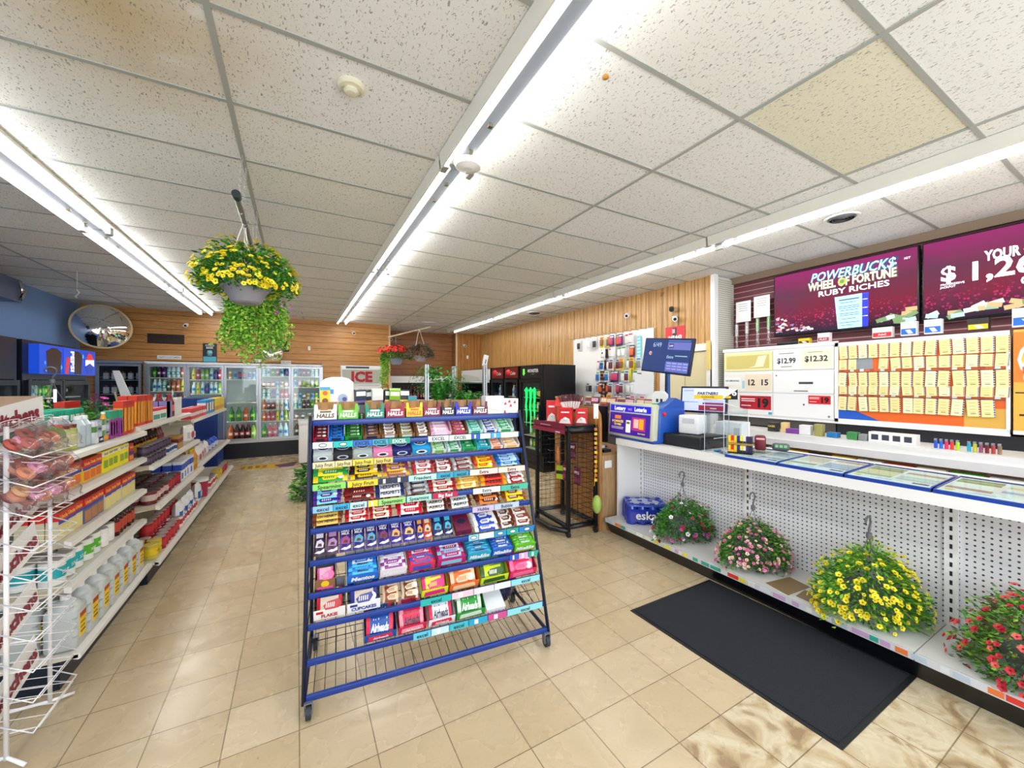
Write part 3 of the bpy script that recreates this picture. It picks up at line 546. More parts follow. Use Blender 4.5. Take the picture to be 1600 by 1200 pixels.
# ---------------------------------------------------------------- blue-lit cola fridges on the left wall
def leftfridge(label, y0, y1, sign):
    t = thing('cola_fridge', label, 'fridge', (-2.8, (y0+y1)/2, 0), R(90)); W_ = (y1-y0)/2; D = .74; h = 2.16; dk = mat('#0f1626', .35)
    MB().box(-W_, -W_+.05, 0, D, .0, h-.0, dk).box(W_-.05, W_, 0, D, .0, h, dk).box(-W_+.05, W_-.05, D-.05, D, .0, h, dk).box(-W_+.05, W_-.05, 0, D-.05, h-.47, h, dk).box(-W_+.05, W_-.05, 0, D-.05, .0, .28, dk).box(-W_+.05, W_-.05, D-.08, D-.05, .28, h-.47, mat('#dfe9ea')).build('cabinet', t)
    for s_, nm_ in ((-1, 'left'), (1, 'right')):
        a, b = (-W_+.03, -.01) if s_ < 0 else (.01, W_-.03); gk = mat('#1c5f52', .4)
        d = MB().box(a, a+.05, -.04, -.002, .3, h-.48, dk).box(b-.05, b, -.04, -.002, .3, h-.48, dk).box(a+.05, b-.05, -.04, -.002, h-.54, h-.48, dk).box(a+.05, b-.05, -.04, -.002, .3, .36, dk).build('door', t)
        MB().box(a+.05, b-.05, -.02, -.014, .36, h-.54, GL).build('glass', d)
    s = MB()
    for k in range(5): s.box(-W_+.06, W_-.06, .05, D-.1, .4+k*.26, .41+k*.26, WHITE)
    s.build('shelves', t); MB().box(-.02, .02, .02, .04, .35, h-.6, mat('#f2fffc', .5, 0, 9)).build('light_strip', t)
    if sign:
        b = MB(); b.box(-W_+.12, W_+.0, -.09, -.001, h-.40, h-.04, mat('#1247c9', .4, 0, .55)); y = -.092; c0 = h-.22
        rr = random.Random(2)
        for k in range(26): b.disc((rr.uniform(-W_+.2, W_-.08), y, c0+rr.uniform(-.15, .15)), rr.uniform(.012, .05), mat('#58b4f2', .4, 0, .5), ry=rr.uniform(.006, .03))
        for cx_ in (-.34, .22): b.prism([(cx_-.17, c0-.17), (cx_+.13, c0-.17), (cx_+.16, c0+.1), (cx_+.05, c0+.15), (cx_-.08, c0+.15), (cx_-.2, c0+.1)], y-.002, y-.001, mat('#3a1c18', .4, 0, .2))
        b.box(-.14, .14, y-.004, y-.002, c0-.175, c0+.175, mat('#1a49c8', .4, 0, .6)).prism([(-.1, c0-.17), (-.02, c0-.17), (.03, c0+.05), (-.06, c0+.05)], y-.005, y-.004, mat('#d4322e', .4, 0, .5))
        b.text('PEPSI', (.09, y-.006, c0), .13, mat('#ffffff', .4, 0, .8), ux=(0, 0, -1), uy=(1, 0, 0), wmax=.34, bold=.03)
        cx_ = W_-.2; b.disc((cx_, y-.004, c0), .14, mat('#1a3fb0', .4, 0, .5), ry=.155); b.prism([(cx_-.13, c0+.03), (cx_-.06, c0+.13), (cx_, c0+.15), (cx_+.06, c0+.13), (cx_+.13, c0+.05), (cx_, c0+.04)], y-.006, y-.005, mat('#d8332f', .4, 0, .6)); b.prism([(cx_-.14, c0-.05), (cx_, c0-.0), (cx_+.13, c0-.05), (cx_+.13, c0+.05), (cx_, c0+.045), (cx_-.14, c0+.04)], y-.008, y-.007, mat('#ffffff', .4, 0, .8))
        b.build('lit_sign', t)
    return t
leftfridge('dark double-door cola fridge with glowing blue splash sign on the blue wall', 6.72, 8.32, True)
leftfridge('dark double-door fridge at the left edge nearer than the blue splash sign', 5.0, 6.62, False)
for z, sq in ((1.18, [6, 4, 4, 11, 1, 11, 8, 9, 9, 8]), (1.44, [6, 8, 4, 4, 1, 1, 11, 9, 8, 9])):
    row('S', sq, 6.85, 8.2, -2.98, z+.012, 'in fridge under blue splash sign, %s shelf' % ('lower' if z < 1.3 else 'upper'), 1, .1, 'y', R(90))
    row('S', sq[:8], 5.2, 6.5, -2.98, z+.012, 'in the nearer left fridge, %s shelf' % ('lower' if z < 1.3 else 'upper'), 1, .1, 'y', R(90))
tag(MB().box(-.3, .3, -.012, 0, 0, .42, mat('#f0702a')).box(-.3, .3, -.014, -.012, .28, .42, '#e0421d').prism([(-.3, 0), (-.05, 0), (-.3, .16)], -.016, -.014, '#7c2410').build('orange_poster', loc=(-2.74, 5.75, 1.46), rot=(0, 0, R(90))), 'orange and red poster on the nearer left fridge at the picture edge', 'poster')
bd = thing('folded_parasol', 'white folded awning panels leaning between the cola fridge and the single cooler', 'awning', (-2.55, 8.75, 0))
MB().prism([(.35, .0), (.62, .0), (-.02, 1.85), (-.1, 1.85)], 0, .03, BRW).build('panel', bd); MB().prism([(.2, .0), (.3, .0), (-.08, 1.5), (-.1, 1.5)], .05, .07, mat('#d9cfae')).build('panel', bd)
# wall heater / air conditioner on the blue wall
ac = thing('wall_air_conditioner', 'grey wall unit with round end cap high on the blue wall', 'air conditioner', (-3.4, 7.1, 2.74))
MB().box(-.17, .12, -.9, .78, 0, .3, mat('#5f7090', .5), bv=.01).build('body', ac)
MB().cyl((0.0, .78, .16), (0.0, .86, .16), .13, mat('#9aa6ae', .3, .7), n=20).cyl((0, .86, .16), (0, .875, .16), .09, mat('#7d7a5c', .4, .5), n=20).build('end_cap', ac)
MB().tube([(.13, .7, .28), (.15, .72, .15), (.13, .7, .02)], .02, CHROME).build('bracket', ac)
# metal hooks under the ceiling near the mirror
b = MB().tube([(0, 0, 0), (0, 0, -.16)], .004, WHITE).tube([(0, 0, -.25), (.02, 0, -.28), (0, 0, -.31), (-.02, 0, -.33), (0, 0, -.35)], .006, WHITE).tube([(0, 0, -.16), (0, 0, -.25)], .002, WHITE)
tag(b.build('ceiling_hook', loc=(-2.55, 7.3, H-.005)), 'thin white wire hook hanging from the ceiling before the large round mirror', 'hook')
RACK_ROWS = {
 0: [(-0.006, 0.123, 'halls', '#f2efe6', '#6b5636', 'HALLS'), (0.127, 0.244, 'halls', '#6fc52a', '#ffffff', 'HALLS'), (0.285, 0.4, 'halls', '#1c8f78', '#ffffff', 'HALLS'), (0.408, 0.528, 'halls', '#a3173b', '#ffffff', 'HALLS'), (0.536, 0.645, 'halls', '#f2cb2a', '#e8602a', 'HALLS'), (0.649, 0.765, 'halls', '#8c1a40', '#ffffff', 'HALLS'), (0.77, 0.863, 'halls', '#23202a', '#ffffff', 'HALLS'), (0.868, 0.987, 'halls', '#1a2bb8', '#ffffff', 'HALLS'), (0.992, 1.107, 'halls', '#6b1f2e', '#ffffff', 'HALLS')],
 1: [(-0.007, 0.072, 'tray', '#a4163a', '#2a2226', ''), (0.075, 0.163, 'tray', '#1e7fe0', '#1e2a44', ''), (0.166, 0.264, 'tray', '#1e9a2a', '#3a4a36', ''), (0.268, 0.373, 'tray', '#8d6238', '#1d2b52', ''), (0.377, 0.478, 'tray', '#8d6238', '#dfe4ee', ''), (0.482, 0.587, 'tray', '#8d6238', '#bfe0d0', ''), (0.591, 0.682, 'tray', '#8d6238', '#e8ebee', ''), (0.687, 0.829, 'tray', '#f0b9d2', '#f6e9ef', ''), (0.829, 0.941, 'tray', '#8d5a3c', '#e0387a', ''), (0.946, 1.053, 'tray', '#bfe8df', '#1fa886', ''), (1.057, 1.158, 'tray', '#eef2f8', '#27408c', ''), (1.163, 1.287, 'tray', '#d4f0e4', '#2b9a5a', '')],
 2: [(-0.004, 0.097, 'flat', '#b9c4c8', '#f2f4f4', 'ICE'), (0.1, 0.209, 'flat', '#2b2c34', '#c9cdd6', 'ICE'), (0.212, 0.321, 'flat', '#a9b7b7', '#f2f4f4', 'ICE'), (0.325, 0.439, 'flat', '#e683b4', '#ffffff', 'ICE'), (0.442, 0.556, 'flat', '#141c66', '#c9d6ff', 'ICE'), (0.56, 0.679, 'flat', '#1593cf', '#ffffff', 'ICE'), (0.687, 0.785, 'tray', '#cfe8d9', '#6cb03c', ''), (0.789, 0.885, 'tray', '#cfe2ee', '#2f9a44', ''), (0.889, 0.989, 'tray', '#2da463', '#17824a', ''), (0.993, 1.091, 'tray', '#2fb6c4', '#1f8ea8', ''), (1.096, 1.187, 'tray', '#e8d9d0', '#e8702c', ''), (1.192, 1.315, 'tray', '#ead9ce', '#eab45a', '')],
 3: [(-0.002, 0.187, 'bars', '#f2d82c', '#2ba344', '', 3), (0.19, 0.374, 'bars', '#e9c51e', '#332026', '', 4), (0.381, 0.542, 'bars', '#d9a92c', '#8a3c66', '', 4), (0.558, 0.687, 'bars', '#e9e4e0', '#c4353c', '', 4), (0.695, 0.817, 'bars', '#ece6e2', '#8f2a2e', '', 4), (0.826, 0.957, 'bars', '#7c2420', '#c9c9cc', '', 4), (0.966, 1.113, 'bars', '#f2e21c', '#d94a2c', '', 4), (1.132, 1.307, 'bars', '#a9d6f0', '#1d6fc4', '', 5)],
 4: [(0.001, 0.149, 'bars', '#7fd3e8', '#4a1c96', '', 4), (0.159, 0.327, 'bars', '#5a2420', '#8e1f24', '', 4), (0.334, 0.509, 'bars', '#e9ebf0', '#23356e', "HERSHEY'S", 3), (0.517, 0.646, 'bars', '#3a2024', '#b0b4bc', '', 4), (0.654, 0.832, 'bars', '#e6dcc8', '#b3202a', '', 4), (0.841, 0.989, 'bars', '#f0dc9a', '#e8a020', '', 4), (0.998, 1.187, 'bars', '#e23c10', '#f0a01c', 'REESE', 3), (1.197, 1.323, 'bars', '#9c1526', '#ffffff', '', 3)],
 5: [(-0.0, 0.156, 'bars', '#e8c05a', '#7a3a12', 'OH HENRY!', 5), (0.166, 0.293, 'bars', '#e8e0dc', '#c41c28', '', 5), (0.3, 0.429, 'bars', '#efdcc0', '#b51c2c', '', 5), (0.451, 0.603, 'bars', '#f0e4e2', '#d3122e', '', 3), (0.611, 0.764, 'bars', '#efe6da', '#5a1e1a', 'AERO', 4), (0.768, 0.928, 'bars', '#dfeae0', '#5a1e1a', 'AERO', 4), (0.95, 1.125, 'bars', '#d97a2a', '#6a2c14', '', 3), (1.144, 1.32, 'bars', '#f0d820', '#8e4a14', '', 3)],
 6: [(0.006, 0.066, 'choc', '#2a1036', '#d9d2e2', ''), (0.069, 0.133, 'choc', '#4a1c50', '#b08ab8', ''), (0.136, 0.202, 'choc', '#2d1670', '#a84a86', 'DAIRY MILK'), (0.205, 0.272, 'choc', '#241470', '#5aa8c8', 'DAIRY MILK'), (0.276, 0.338, 'choc', '#241470', '#5aa8c8', 'DAIRY MILK'), (0.341, 0.409, 'choc', '#241470', '#7a2c5a', 'DAIRY MILK'), (0.412, 0.478, 'choc', '#2d1690', '#e8b060', 'DAIRY MILK'), (0.485, 0.559, 'choc', '#2d1690', '#e8c070', 'DAIRY MILK'), (0.567, 0.609, 'choc', '#24127c', '#e8a040', ''), (0.609, 0.659, 'choc', '#c4401c', '#e8d0b0', ''), (0.667, 0.73, 'choc', '#1d2458', '#3fb4d8', ''), (0.734, 0.791, 'choc', '#1d2458', '#3fb4d8', ''), (0.799, 0.903, 'flat', '#6a1238', '#7a1c44', ''), (0.924, 1.086, 'bars', '#2347b8', '#ffffff', '', 3), (1.095, 1.196, 'bars', '#e8e2de', '#5a2418', '', 3), (1.205, 1.333, 'bars', '#ece9e4', '#8a3c2c', '', 3)],
 7: [(0.018, 0.117, 'tallbox', '#8a6040', '#e05a9a', ''), (0.172, 0.341, 'stack', '#1f6fd0', '#38b8e8', 'MENTOS', 6), (0.344, 0.496, 'stack', '#e8e0ea', '#8a2a8c', 'MENTOS', 6), (0.503, 0.66, 'stack', '#d8305a', '#2f52b8', '', 6), (0.667, 0.85, 'stack', '#b01c70', '#8ab8d8', '', 5), (0.858, 1.014, 'stack', '#1fa6cc', '#1c7fb4', 'MIKE&IKE', 7), (1.018, 1.164, 'stack', '#1b66c8', '#1752a8', 'MIKE&IKE', 7), (1.173, 1.327, 'stack', '#63c41c', '#4aa31c', 'MIKE&IKE', 7)],
 8: [(0.012, 0.168, 'tallbox', '#f0ece6', '#b51c28', 'FLAKIE'), (0.174, 0.347, 'tallbox', '#eef0f6', '#2a2f8c', 'CUPCAKES'), (0.354, 0.45, 'lump', '#8a4a34', '#e8c8a8', ''), (0.457, 0.561, 'lump', '#7a4030', '#e8d0b0', ''), (0.568, 0.726, 'stackbag', '#d8e02c', '#e0287c', ''), (0.733, 0.917, 'stackbag', '#e86a1c', '#e8c8a0', ''), (0.925, 1.113, 'stackbag', '#c8d81c', '#2c5a1c', ''), (1.121, 1.312, 'stackbag', '#e02c5c', '#e86a9c', '')],
 9: [(0.258, 0.426, 'stackbag', '#1d52a8', '#e02c4c', 'AIRHEADS'), (0.433, 0.591, 'stackbag', '#d41c4c', '#f0a0b0', 'AIRHEADS'), (0.598, 0.755, 'stackbag', '#e8eaf2', '#d8284c', 'AIRHEADS'), (0.762, 0.94, 'stackbag', '#2c9a3c', '#d8e8d8', 'AIRHEADS'), (0.948, 1.074, 'paper', '#e8ecf4', '#e8c81c', '')],
}
RACK_LIPS = {
 1: [(-0.007, 0.099, '#dfe8ea', 'oval'), (0.103, 0.21, '#16c4bc', 'oval'), (0.213, 0.32, '#1b6fd0', 'EXCEL'), (0.324, 0.416, '#2fa8c4', 'EXCEL'), (0.419, 0.55, '#1c9a84', 'EXCEL'), (0.666, 0.803, '#e6ebee', 'EXCEL'), (0.807, 0.959, '#dfe6e2', 'EXCEL'), (0.964, 1.02, '#2458b8', ''), (1.024, 1.1, '#cfe4ee', ''), (1.105, 1.173, '#3fa8e0', ''), (1.177, 1.312, '#dff0ec', '')],
 2: [(-0.004, 0.111, '#f0e0b0', 'Juicy Fruit'), (0.114, 0.205, '#e8dc9a', 'Juicy Fruit'), (0.209, 0.325, '#f2d840', 'Juicy Fruit'), (0.329, 0.439, '#eccf6a', 'Juicy Fruit')],
 3: [(-0.002, 0.17, '#8cdc5a', 'Spearmint'), (0.18, 0.348, '#f2d41c', 'Juicy Fruit'), (0.355, 0.43, '#2a2a3c', ''), (0.438, 0.522, '#2a2c44', ''), (0.53, 0.703, '#b8e8dc', 'Freedent'), (0.707, 0.813, '#2aa0c4', 'excel'), (0.817, 0.917, '#1f9ab8', 'excel'), (0.926, 1.123, '#f0ddd0', 'Extra'), (1.128, 1.327, '#f0d8cc', 'Extra')],
 4: [(0.001, 0.102, '#8cc4e8', 'excel'), (0.105, 0.19, '#2fa8d8', 'excel'), (0.193, 0.284, '#bfe6f0', 'excel'), (0.291, 0.345, '#f0dc3c', ''), (0.349, 0.505, '#9ce07c', 'Spearmint'), (0.513, 0.662, '#a8e4d0', 'Spearmint'), (0.67, 0.832, '#b81c4c', 'Big Red'), (0.936, 1.126, '#e8f0f0', 'Extra'), (1.131, 1.338, '#4ab8a0', 'Extra')],
 5: [(0.92, 1.066, '#c8b8dc', 'Hubba'), (1.07, 1.247, '#b8c8dc', 'Bubble')],
 6: [(0.878, 0.941, '#8cd4e8', 'oval'), (0.946, 1.046, '#e0ecee', ''), (1.05, 1.131, '#1f9ac0', 'oval'), (1.136, 1.219, '#1ca89c', 'oval'), (1.224, 1.338, '#1c7fc0', 'oval')],
 7: [(1.137, 1.196, '#2a5ac0', ''), (1.2, 1.265, '#d8a8d8', ''), (1.27, 1.341, '#1fa890', '')],
 8: [(0.561, 0.741, '#1fb4b0', 'excel'), (0.745, 0.876, '#f0c8d8', ''), (0.88, 1.009, '#e0dce8', ''), (1.013, 1.121, '#e4eef0', ''), (1.126, 1.326, '#8cd8e8', 'excel')],
 9: [(0.513, 0.609, '#5ac4e0', 'excel'), (0.613, 0.713, '#c0e4e8', ''), (0.717, 0.828, '#3fb8c8', 'excel'), (0.832, 0.948, '#1fa0c8', ''), (0.953, 1.074, '#c84c8c', ''), (1.078, 1.318, '#8cd8e0', 'excel')],
}
import colorsys
def cname(h):
    r, g, b = [int(h[i:i+2], 16)/255 for i in (1, 3, 5)]; hh, s_, v = colorsys.rgb_to_hsv(r, g, b); hh *= 360
    if s_ < .12: return 'white' if v > .85 else 'silver' if v > .6 else 'grey' if v > .3 else 'black'
    if v < .25: return 'dark'
    if s_ < .3 and v > .8: return 'pale '+('pink' if hh < 20 or hh > 300 else 'cream' if hh < 70 else 'green' if hh < 165 else 'blue')
    n = 'red' if hh < 14 or hh > 345 else 'orange' if hh < 38 else 'yellow' if hh < 68 else 'green' if hh < 160 else 'teal' if hh < 190 else 'blue' if hh < 235 else 'purple' if hh < 290 else 'pink'
    if n == 'orange' and v < .7: n = 'brown'
    return ('deep ' if v < .55 and n != 'brown' else '')+n
ORD = ['first', 'second', 'third', 'fourth', 'fifth', 'sixth', 'seventh', 'eighth', 'ninth', 'tenth', 'eleventh', 'twelfth', 'thirteenth', 'fourteenth', 'fifteenth', 'sixteenth']
# ================================================================ candy rack
KX, KY, KP, KS, KW = .048, 2.136, -.094, .341, 1.334
KZ = [1.412, 1.283, 1.173, 1.055, .94, .832, .677, .528, .39, .241, .10]
KM = Matrix.Translation((KX, KY, 0)) @ Matrix.Rotation(KP, 4, 'Z')
rk = thing('candy_rack', 'navy blue wheeled wire candy rack with eleven sloping shelves', 'display rack', (KX, KY, 0), KP)
for e, u_ in (('left', -.022), ('right', KW+.008)):
    m = MB(); m.tube([(u_, .02, .07), (u_, KS*1.43-.02, 1.45)], .011, NAVY, 8); m.tube([(u_, .56, .07), (u_, .56, 1.40)], .011, NAVY, 8); m.tube([(u_, .02, .08), (u_, .56, .08)], .011, NAVY, 8); m.tube([(u_, KS*1.41, 1.40), (u_, .56, 1.40)], .009, NAVY, 6)
    for k in range(8): m.bar((u_, .05+KS*(.15+k*.16), .15+k*.16), (u_, .56, .15+k*.16+.04), .003, NAVY)
    m.build('side_frame', rk)
TILT = [0]+[R(26)]*9+[R(5)]; DEP = [.16]+[.2]*9+[.46]
for i, z in enumerate(KZ):
    v0 = KS*z; m = MB(); m.T = Matrix.Translation((0, v0, z)) @ Matrix.Rotation(TILT[i], 4, 'X')
    n = 27
    for k in range(n): m.bar((.02+k*(KW-.04)/(n-1), 0, 0), (.02+k*(KW-.04)/(n-1), DEP[i], 0), .0018, BLK)
    for d_ in (DEP[i]*.5, DEP[i]): m.bar((0, d_, -.003), (KW-.01, d_, -.003), .0025, BLK)
    s_ = m.build('wire_shelf', rk)
    b = MB(); hgt = .022 if i else .026
    b.box(-.012, KW-.002, v0-.016, v0+.004, z-hgt/2-.008, z+hgt/2, BLUE, bv=.004); b.build('front_bar', s_)
    for a, c_, col, t in RACK_LIPS.get(i, []):
        p = MB(); p.box(a, c_, v0-.021, v0-.017, z-.02, z+.016, col)
        tc = '#101828' if colorsys.rgb_to_hsv(*lin(col)[:3])[2] > .35 else '#f4f6f8'
        if t == 'oval': p.disc(((a+c_)/2, v0-.0215, z-.002), .022, mat('#1c2a44'), ry=.012).disc(((a+c_)/2, v0-.022, z-.002), .018, BRW, ry=.008)
        elif t: p.text(t, ((a+c_)/2, v0-.022, z-.002), .03, mat(tc if 'Big' not in t else '#ffffff'), wmax=(c_-a)*.8, bold=.02)
        else: p.box(a+(c_-a)*.3, a+(c_-a)*.5, v0-.0215, v0-.021, z-.015, z+.011, '#e9edf2')
        o = p.build('price_strip', rk)
for u_ in (0.0, KW-.01):
    for v_ in (.02, .56):
        m = MB(); m.cyl((u_-.012, v_, .035), (u_+.012, v_, .035), .035, mat('#2b3238', .6), n=18); m.cyl((u_-.014, v_, .035), (u_+.014, v_, .035), .018, GREY, n=12); m.box(u_-.02, u_-.016, v_-.02, v_+.02, .03, .085, GREY); m.box(u_+.016, u_+.02, v_-.02, v_+.02, .03, .085, GREY).box(u_-.02, u_+.02, v_-.02, v_+.02, .083, .087, GREY); m.build('caster', rk)
def kput(u_, v_, z_, tilt=0, yaw=0): return KM @ Matrix.Translation((u_, v_, z_)) @ Matrix.Rotation(tilt, 4, 'X') @ Matrix.Rotation(yaw, 4, 'Z')
_pc = {}
def kobj(key, mk, name, cat, label, M4, group=None, parts=()):
    if key not in _pc: _pc[key] = (mk().mesh(name), [(pn, pf().mesh(pn)) for pn, pf in parts])
    me, ps = _pc[key]; o = bpy.data.objects.new(name, me); C.objects.link(o); o.matrix_world = M4
    for pn, pm in ps:
        c = bpy.data.objects.new(pn, pm); C.objects.link(c); c.parent = o
    return tag(o, label, cat, group)
def bar_mb(L, Wd, t, c1, c2, text='', seed=0):
    m = MB(); m.T = Matrix.Rotation(R(90), 4, 'Z'); m.pillow(Wd, L, t, mat(c1, .28), mat(c2, .28), 4, 7); m.T = Matrix()
    r_ = random.Random(seed); tz = t*.93
    if text: m.text(text, (0, 0, t+.0012), Wd*.75, mat('#2a2440' if colorsys.rgb_to_hsv(*lin(c1)[:3])[2] > .4 else '#ffffff'), uy=(0, 1, 0), wmax=L*.66, bold=.03, shear=.2)
    else:
        a = -L*.32+r_.random()*L*.08; b = a+L*r_.uniform(.35, .55); s_ = Wd*.25
        m.prism([(a+s_*.6, -Wd*.3), (b, -Wd*.3), (b+s_, Wd*.05), (b+s_*.6, Wd*.3), (a+s_*1.2, Wd*.22), (a, 0)], t*.8, t+.001, mat(c2, .3), 'Z')
        for q in range(5): x_ = a+(b-a)*(.2+.15*q); m.prism([(x_, -Wd*.16), (x_+L*.035, -Wd*.16), (x_+L*.05, Wd*.14), (x_+L*.018, Wd*.14)], t+.001, t+.0016, mat('#f6f2e8' if colorsys.rgb_to_hsv(*lin(c2)[:3])[2] < .6 else c1, .3), 'Z')
        m.disc((L*.3, 0, t+.0006), Wd*.3, mat('#f3efe6' if seed % 2 else c2), 'Z', 10)
    return m
def tray_mb(Wd, D, Hh, c1, c2):
    m = MB(); k = .002; hb = Hh*2.1; ci = mat(c1)
    m.box(-Wd/2, Wd/2, 0, D, 0, k, ci); m.box(-Wd/2, Wd/2, 0, k, 0, Hh*.7, ci)
    m.box(-Wd/2, Wd/2, D-k, D, 0, hb, ci)
    for s_ in (-1, 1): m.add([(s_*Wd/2, 0, 0), (s_*Wd/2, D, 0), (s_*Wd/2, D, hb), (s_*Wd/2, 0, Hh*.7), (s_*(Wd/2-k), 0, 0), (s_*(Wd/2-k), D, 0), (s_*(Wd/2-k), D, hb), (s_*(Wd/2-k), 0, Hh*.7)], [(0, 1, 2, 3), (7, 6, 5, 4), (3, 2, 6, 7)], ci)
    m.box(-Wd*.3, Wd*.3, -.001, 0, Hh*.1, Hh*.55, mat(c2)); return m
def halls_mb(Wd, c1, c2, t):
    m = MB(); D = .13; m.box(-Wd/2, Wd/2, 0, D, 0, .055, mat(c1)); 
    cd = mat('#a67c50', .8)
    m.box(-Wd/2, Wd/2, D-.003, D, .055, .10, cd)
    m.prism([(-Wd*.5, .055), (-Wd*.32, .055), (-Wd*.36, .092), (-Wd*.5, .092)], .01, .014, mat(c1)); m.prism([(Wd*.32, .055), (Wd*.5, .055), (Wd*.5, .092), (Wd*.36, .092)], .01, .014, mat(c1))
    m.prism([(-Wd*.24, .055), (Wd*.1, .055), (Wd*.05, .1), (-Wd*.15, .1)], .03, .034, cd)
    m.text(t, (0, -.002, .024), .034, mat(c2), wmax=Wd*.84, bold=.04, shear=.15); m.box(-Wd*.25, Wd*.25, -.001, 0, .042, .052, mat(c2)); return m
def stack_mb(Wd, D, Hh, c1, c2, t, n):
    m = MB(); m.box(-Wd/2, Wd/2, 0, D, 0, Hh*.85, mat(c1)); r_ = random.Random(int(Wd*1e4))
    return m
for i, items in RACK_ROWS.items():
    z = KZ[i]; v0 = KS*z; tl = TILT[i]
    for j, it in enumerate(items):
        a, b, kd, c1, c2, t = it[:6]; Wd = (b-a)*.97; uc = (a+b)/2
        pos = '%s from left, %s' % (ORD[j], 'candy rack top' if i == 0 else '%s rack slope down' % ORD[i-1])
        base = kput(uc, v0+.006, z+.004+(.012 if i else .01), tl); n1, n2 = cname(c1), cname(c2)
        if kd == 'halls':
            kobj(('h', i, j), lambda: halls_mb(Wd, c1, c2, t), 'lozenge_box', 'candy box', n1+' open lozenge box, '+pos, base)
        elif kd == 'tray':
            kobj(('t', i, j), lambda: tray_mb(Wd, .17, .038, c1, c2), 'candy_tray', 'display tray', n1+' open gum tray with '+n2+' front, '+pos, base)
            for k in range(4):
                kobj(('tp', i, j, Wd), lambda: bar_mb(Wd*.84, .036, .02, c2, c1, '', i*31+j), 'gum_pack', 'gum pack', n2+' gum pack in '+n1+' tray, '+pos, base @ Matrix.Translation((0, .024+k*.037, .006+k*.001)) @ Matrix.Rotation(R(((k*37+j*13) % 9)-4), 4, 'Z'), 'gum packs, '+pos)
        elif kd == 'flat':
            def mk():
                m = MB(); m.box(-Wd/2, Wd/2, 0, .15, 0, .04, mat(c1)); m.box(-Wd/2, Wd/2, .152, .154, 0, .07, mat(c1))
                m.disc((0, .075, .0405), Wd*.36, mat(c2), 'Z', ry=.03).disc((0, .075, .041), Wd*.3, mat('#1d2740'), 'Z', ry=.022); m.disc((0, -.0006, .02), Wd*.3, mat(c2), 'Y', ry=.015).disc((0, -.0012, .02), Wd*.2, mat('#1d2740'), 'Y', ry=.009)
                if t: m.text(t, (0, .075, .0416), .026, mat('#ffffff'), uy=(0, 1, 0), wmax=Wd*.5, bold=.03)
                return m
            kobj(('f', i, j), mk, 'gum_box', 'gum box', n1+' gum carton with a large oval emblem, '+pos, base)
        elif kd in ('bars', ):
            n = it[6]; pitch = .165/n
            for k in range(n):
                alt = c2 if (i == 3 and k % 2 == 0 and j < 3) or (i == 4 and j == 1 and k % 2) else None
                kobj(('b', i, j, bool(alt)), lambda: bar_mb(Wd, pitch*1.06, .017, alt or c1, c1 if alt else c2, t, i*37+j), 'candy_bar', 'candy bar', '%s and %s wrapped candy bar, %s' % (n1, n2, pos), base @ Matrix.Translation(((((k*7+j*3) % 5)-2)*.0018, pitch*(k+.5), .0005)) @ Matrix.Rotation(R(((k*31+j*17+i) % 7)-3)*(1.0 if n < 5 else .5), 4, 'Z') @ Matrix.Rotation(R(6), 4, 'X'), 'candy bars, '+pos)
                if k < n-1:
                    kobj(('b2', i, j), lambda: bar_mb(Wd, pitch*1.06, .017, c1, c2, t, i*37+j+5), 'candy_bar', 'candy bar', '%s and %s wrapped candy bar, %s' % (n1, n2, pos), base @ Matrix.Translation(((((k*5+j*3) % 5)-2)*.002, pitch*(k+1.0), .019)) @ Matrix.Rotation(R(((k*29+j*11+i) % 9)-4)*.7, 4, 'Z'), 'candy bars, '+pos)
        elif kd == 'choc':
            def mk():
                m = MB(); m.pillow(Wd*1.02, .15, .014, mat(c1, .25), mat(c1, .25), 4, 8); zz = .0148
                if t: m.text('DAIRY', (0, .042, zz), .019, BRW, uy=(0, 1, 0), wmax=Wd*.72, bold=.03).text('MILK', (0, .026, zz), .019, BRW, uy=(0, 1, 0), wmax=Wd*.72, bold=.03)
                else: m.box(-Wd*.3, Wd*.3, .02, .055, .012, zz, mat(c2))
                m.prism([(-Wd*.36, -.03), (Wd*.3, -.034), (Wd*.38, -.01), (Wd*.1, .012), (-Wd*.25, .004)], zz-.0003, zz, mat(c2), 'Z').prism([(-Wd*.2, -.026), (Wd*.2, -.028), (Wd*.16, -.012), (-Wd*.1, -.01)], zz, zz+.0006, mat('#5a2a24'), 'Z'); m.prism([(-Wd*.42, -.06), (-Wd*.1, -.05), (Wd*.1, -.052), (Wd*.42, -.04), (Wd*.42, -.058), (0, -.066)], zz-.0004, zz, mat('#e8e2f4'), 'Z'); return m
            for k in range(3):
                kobj(('c', i, j), mk, 'chocolate_bar', 'chocolate bar', '%s chocolate bar with %s patch, %s' % (n1, n2, pos), kput(uc, v0+.03+k*.02, z+.02+k*.002, R(52)) @ Matrix.Translation((0, .07, 0)), 'chocolate bars, '+pos)
        elif kd == 'stack':
            n = it[6]
            def mk():
                m = MB(); cc = mat(c1); m.box(-Wd/2, Wd/2, 0, .003, 0, .06, cc).box(-Wd/2, Wd/2, 0, .16, 0, .003, cc).box(-Wd/2, Wd/2, .158, .16, 0, .075, mat('#d8d4ce')).box(-Wd/2, -Wd/2+.002, 0, .16, 0, .055, cc).box(Wd/2-.002, Wd/2, 0, .16, 0, .055, cc)
                if t: m.text(t.title(), (0, -.002, .03), .04, BRW, wmax=Wd*.85, bold=.04, shear=.2)
                else: m.box(-Wd*.35, Wd*.35, -.001, 0, .01, .04, mat(c2))
                return m
            kobj(('s', i, j), mk, 'candy_tray', 'display tray', '%s tray of %s candy sticks, %s' % (n1, n2, pos), base)
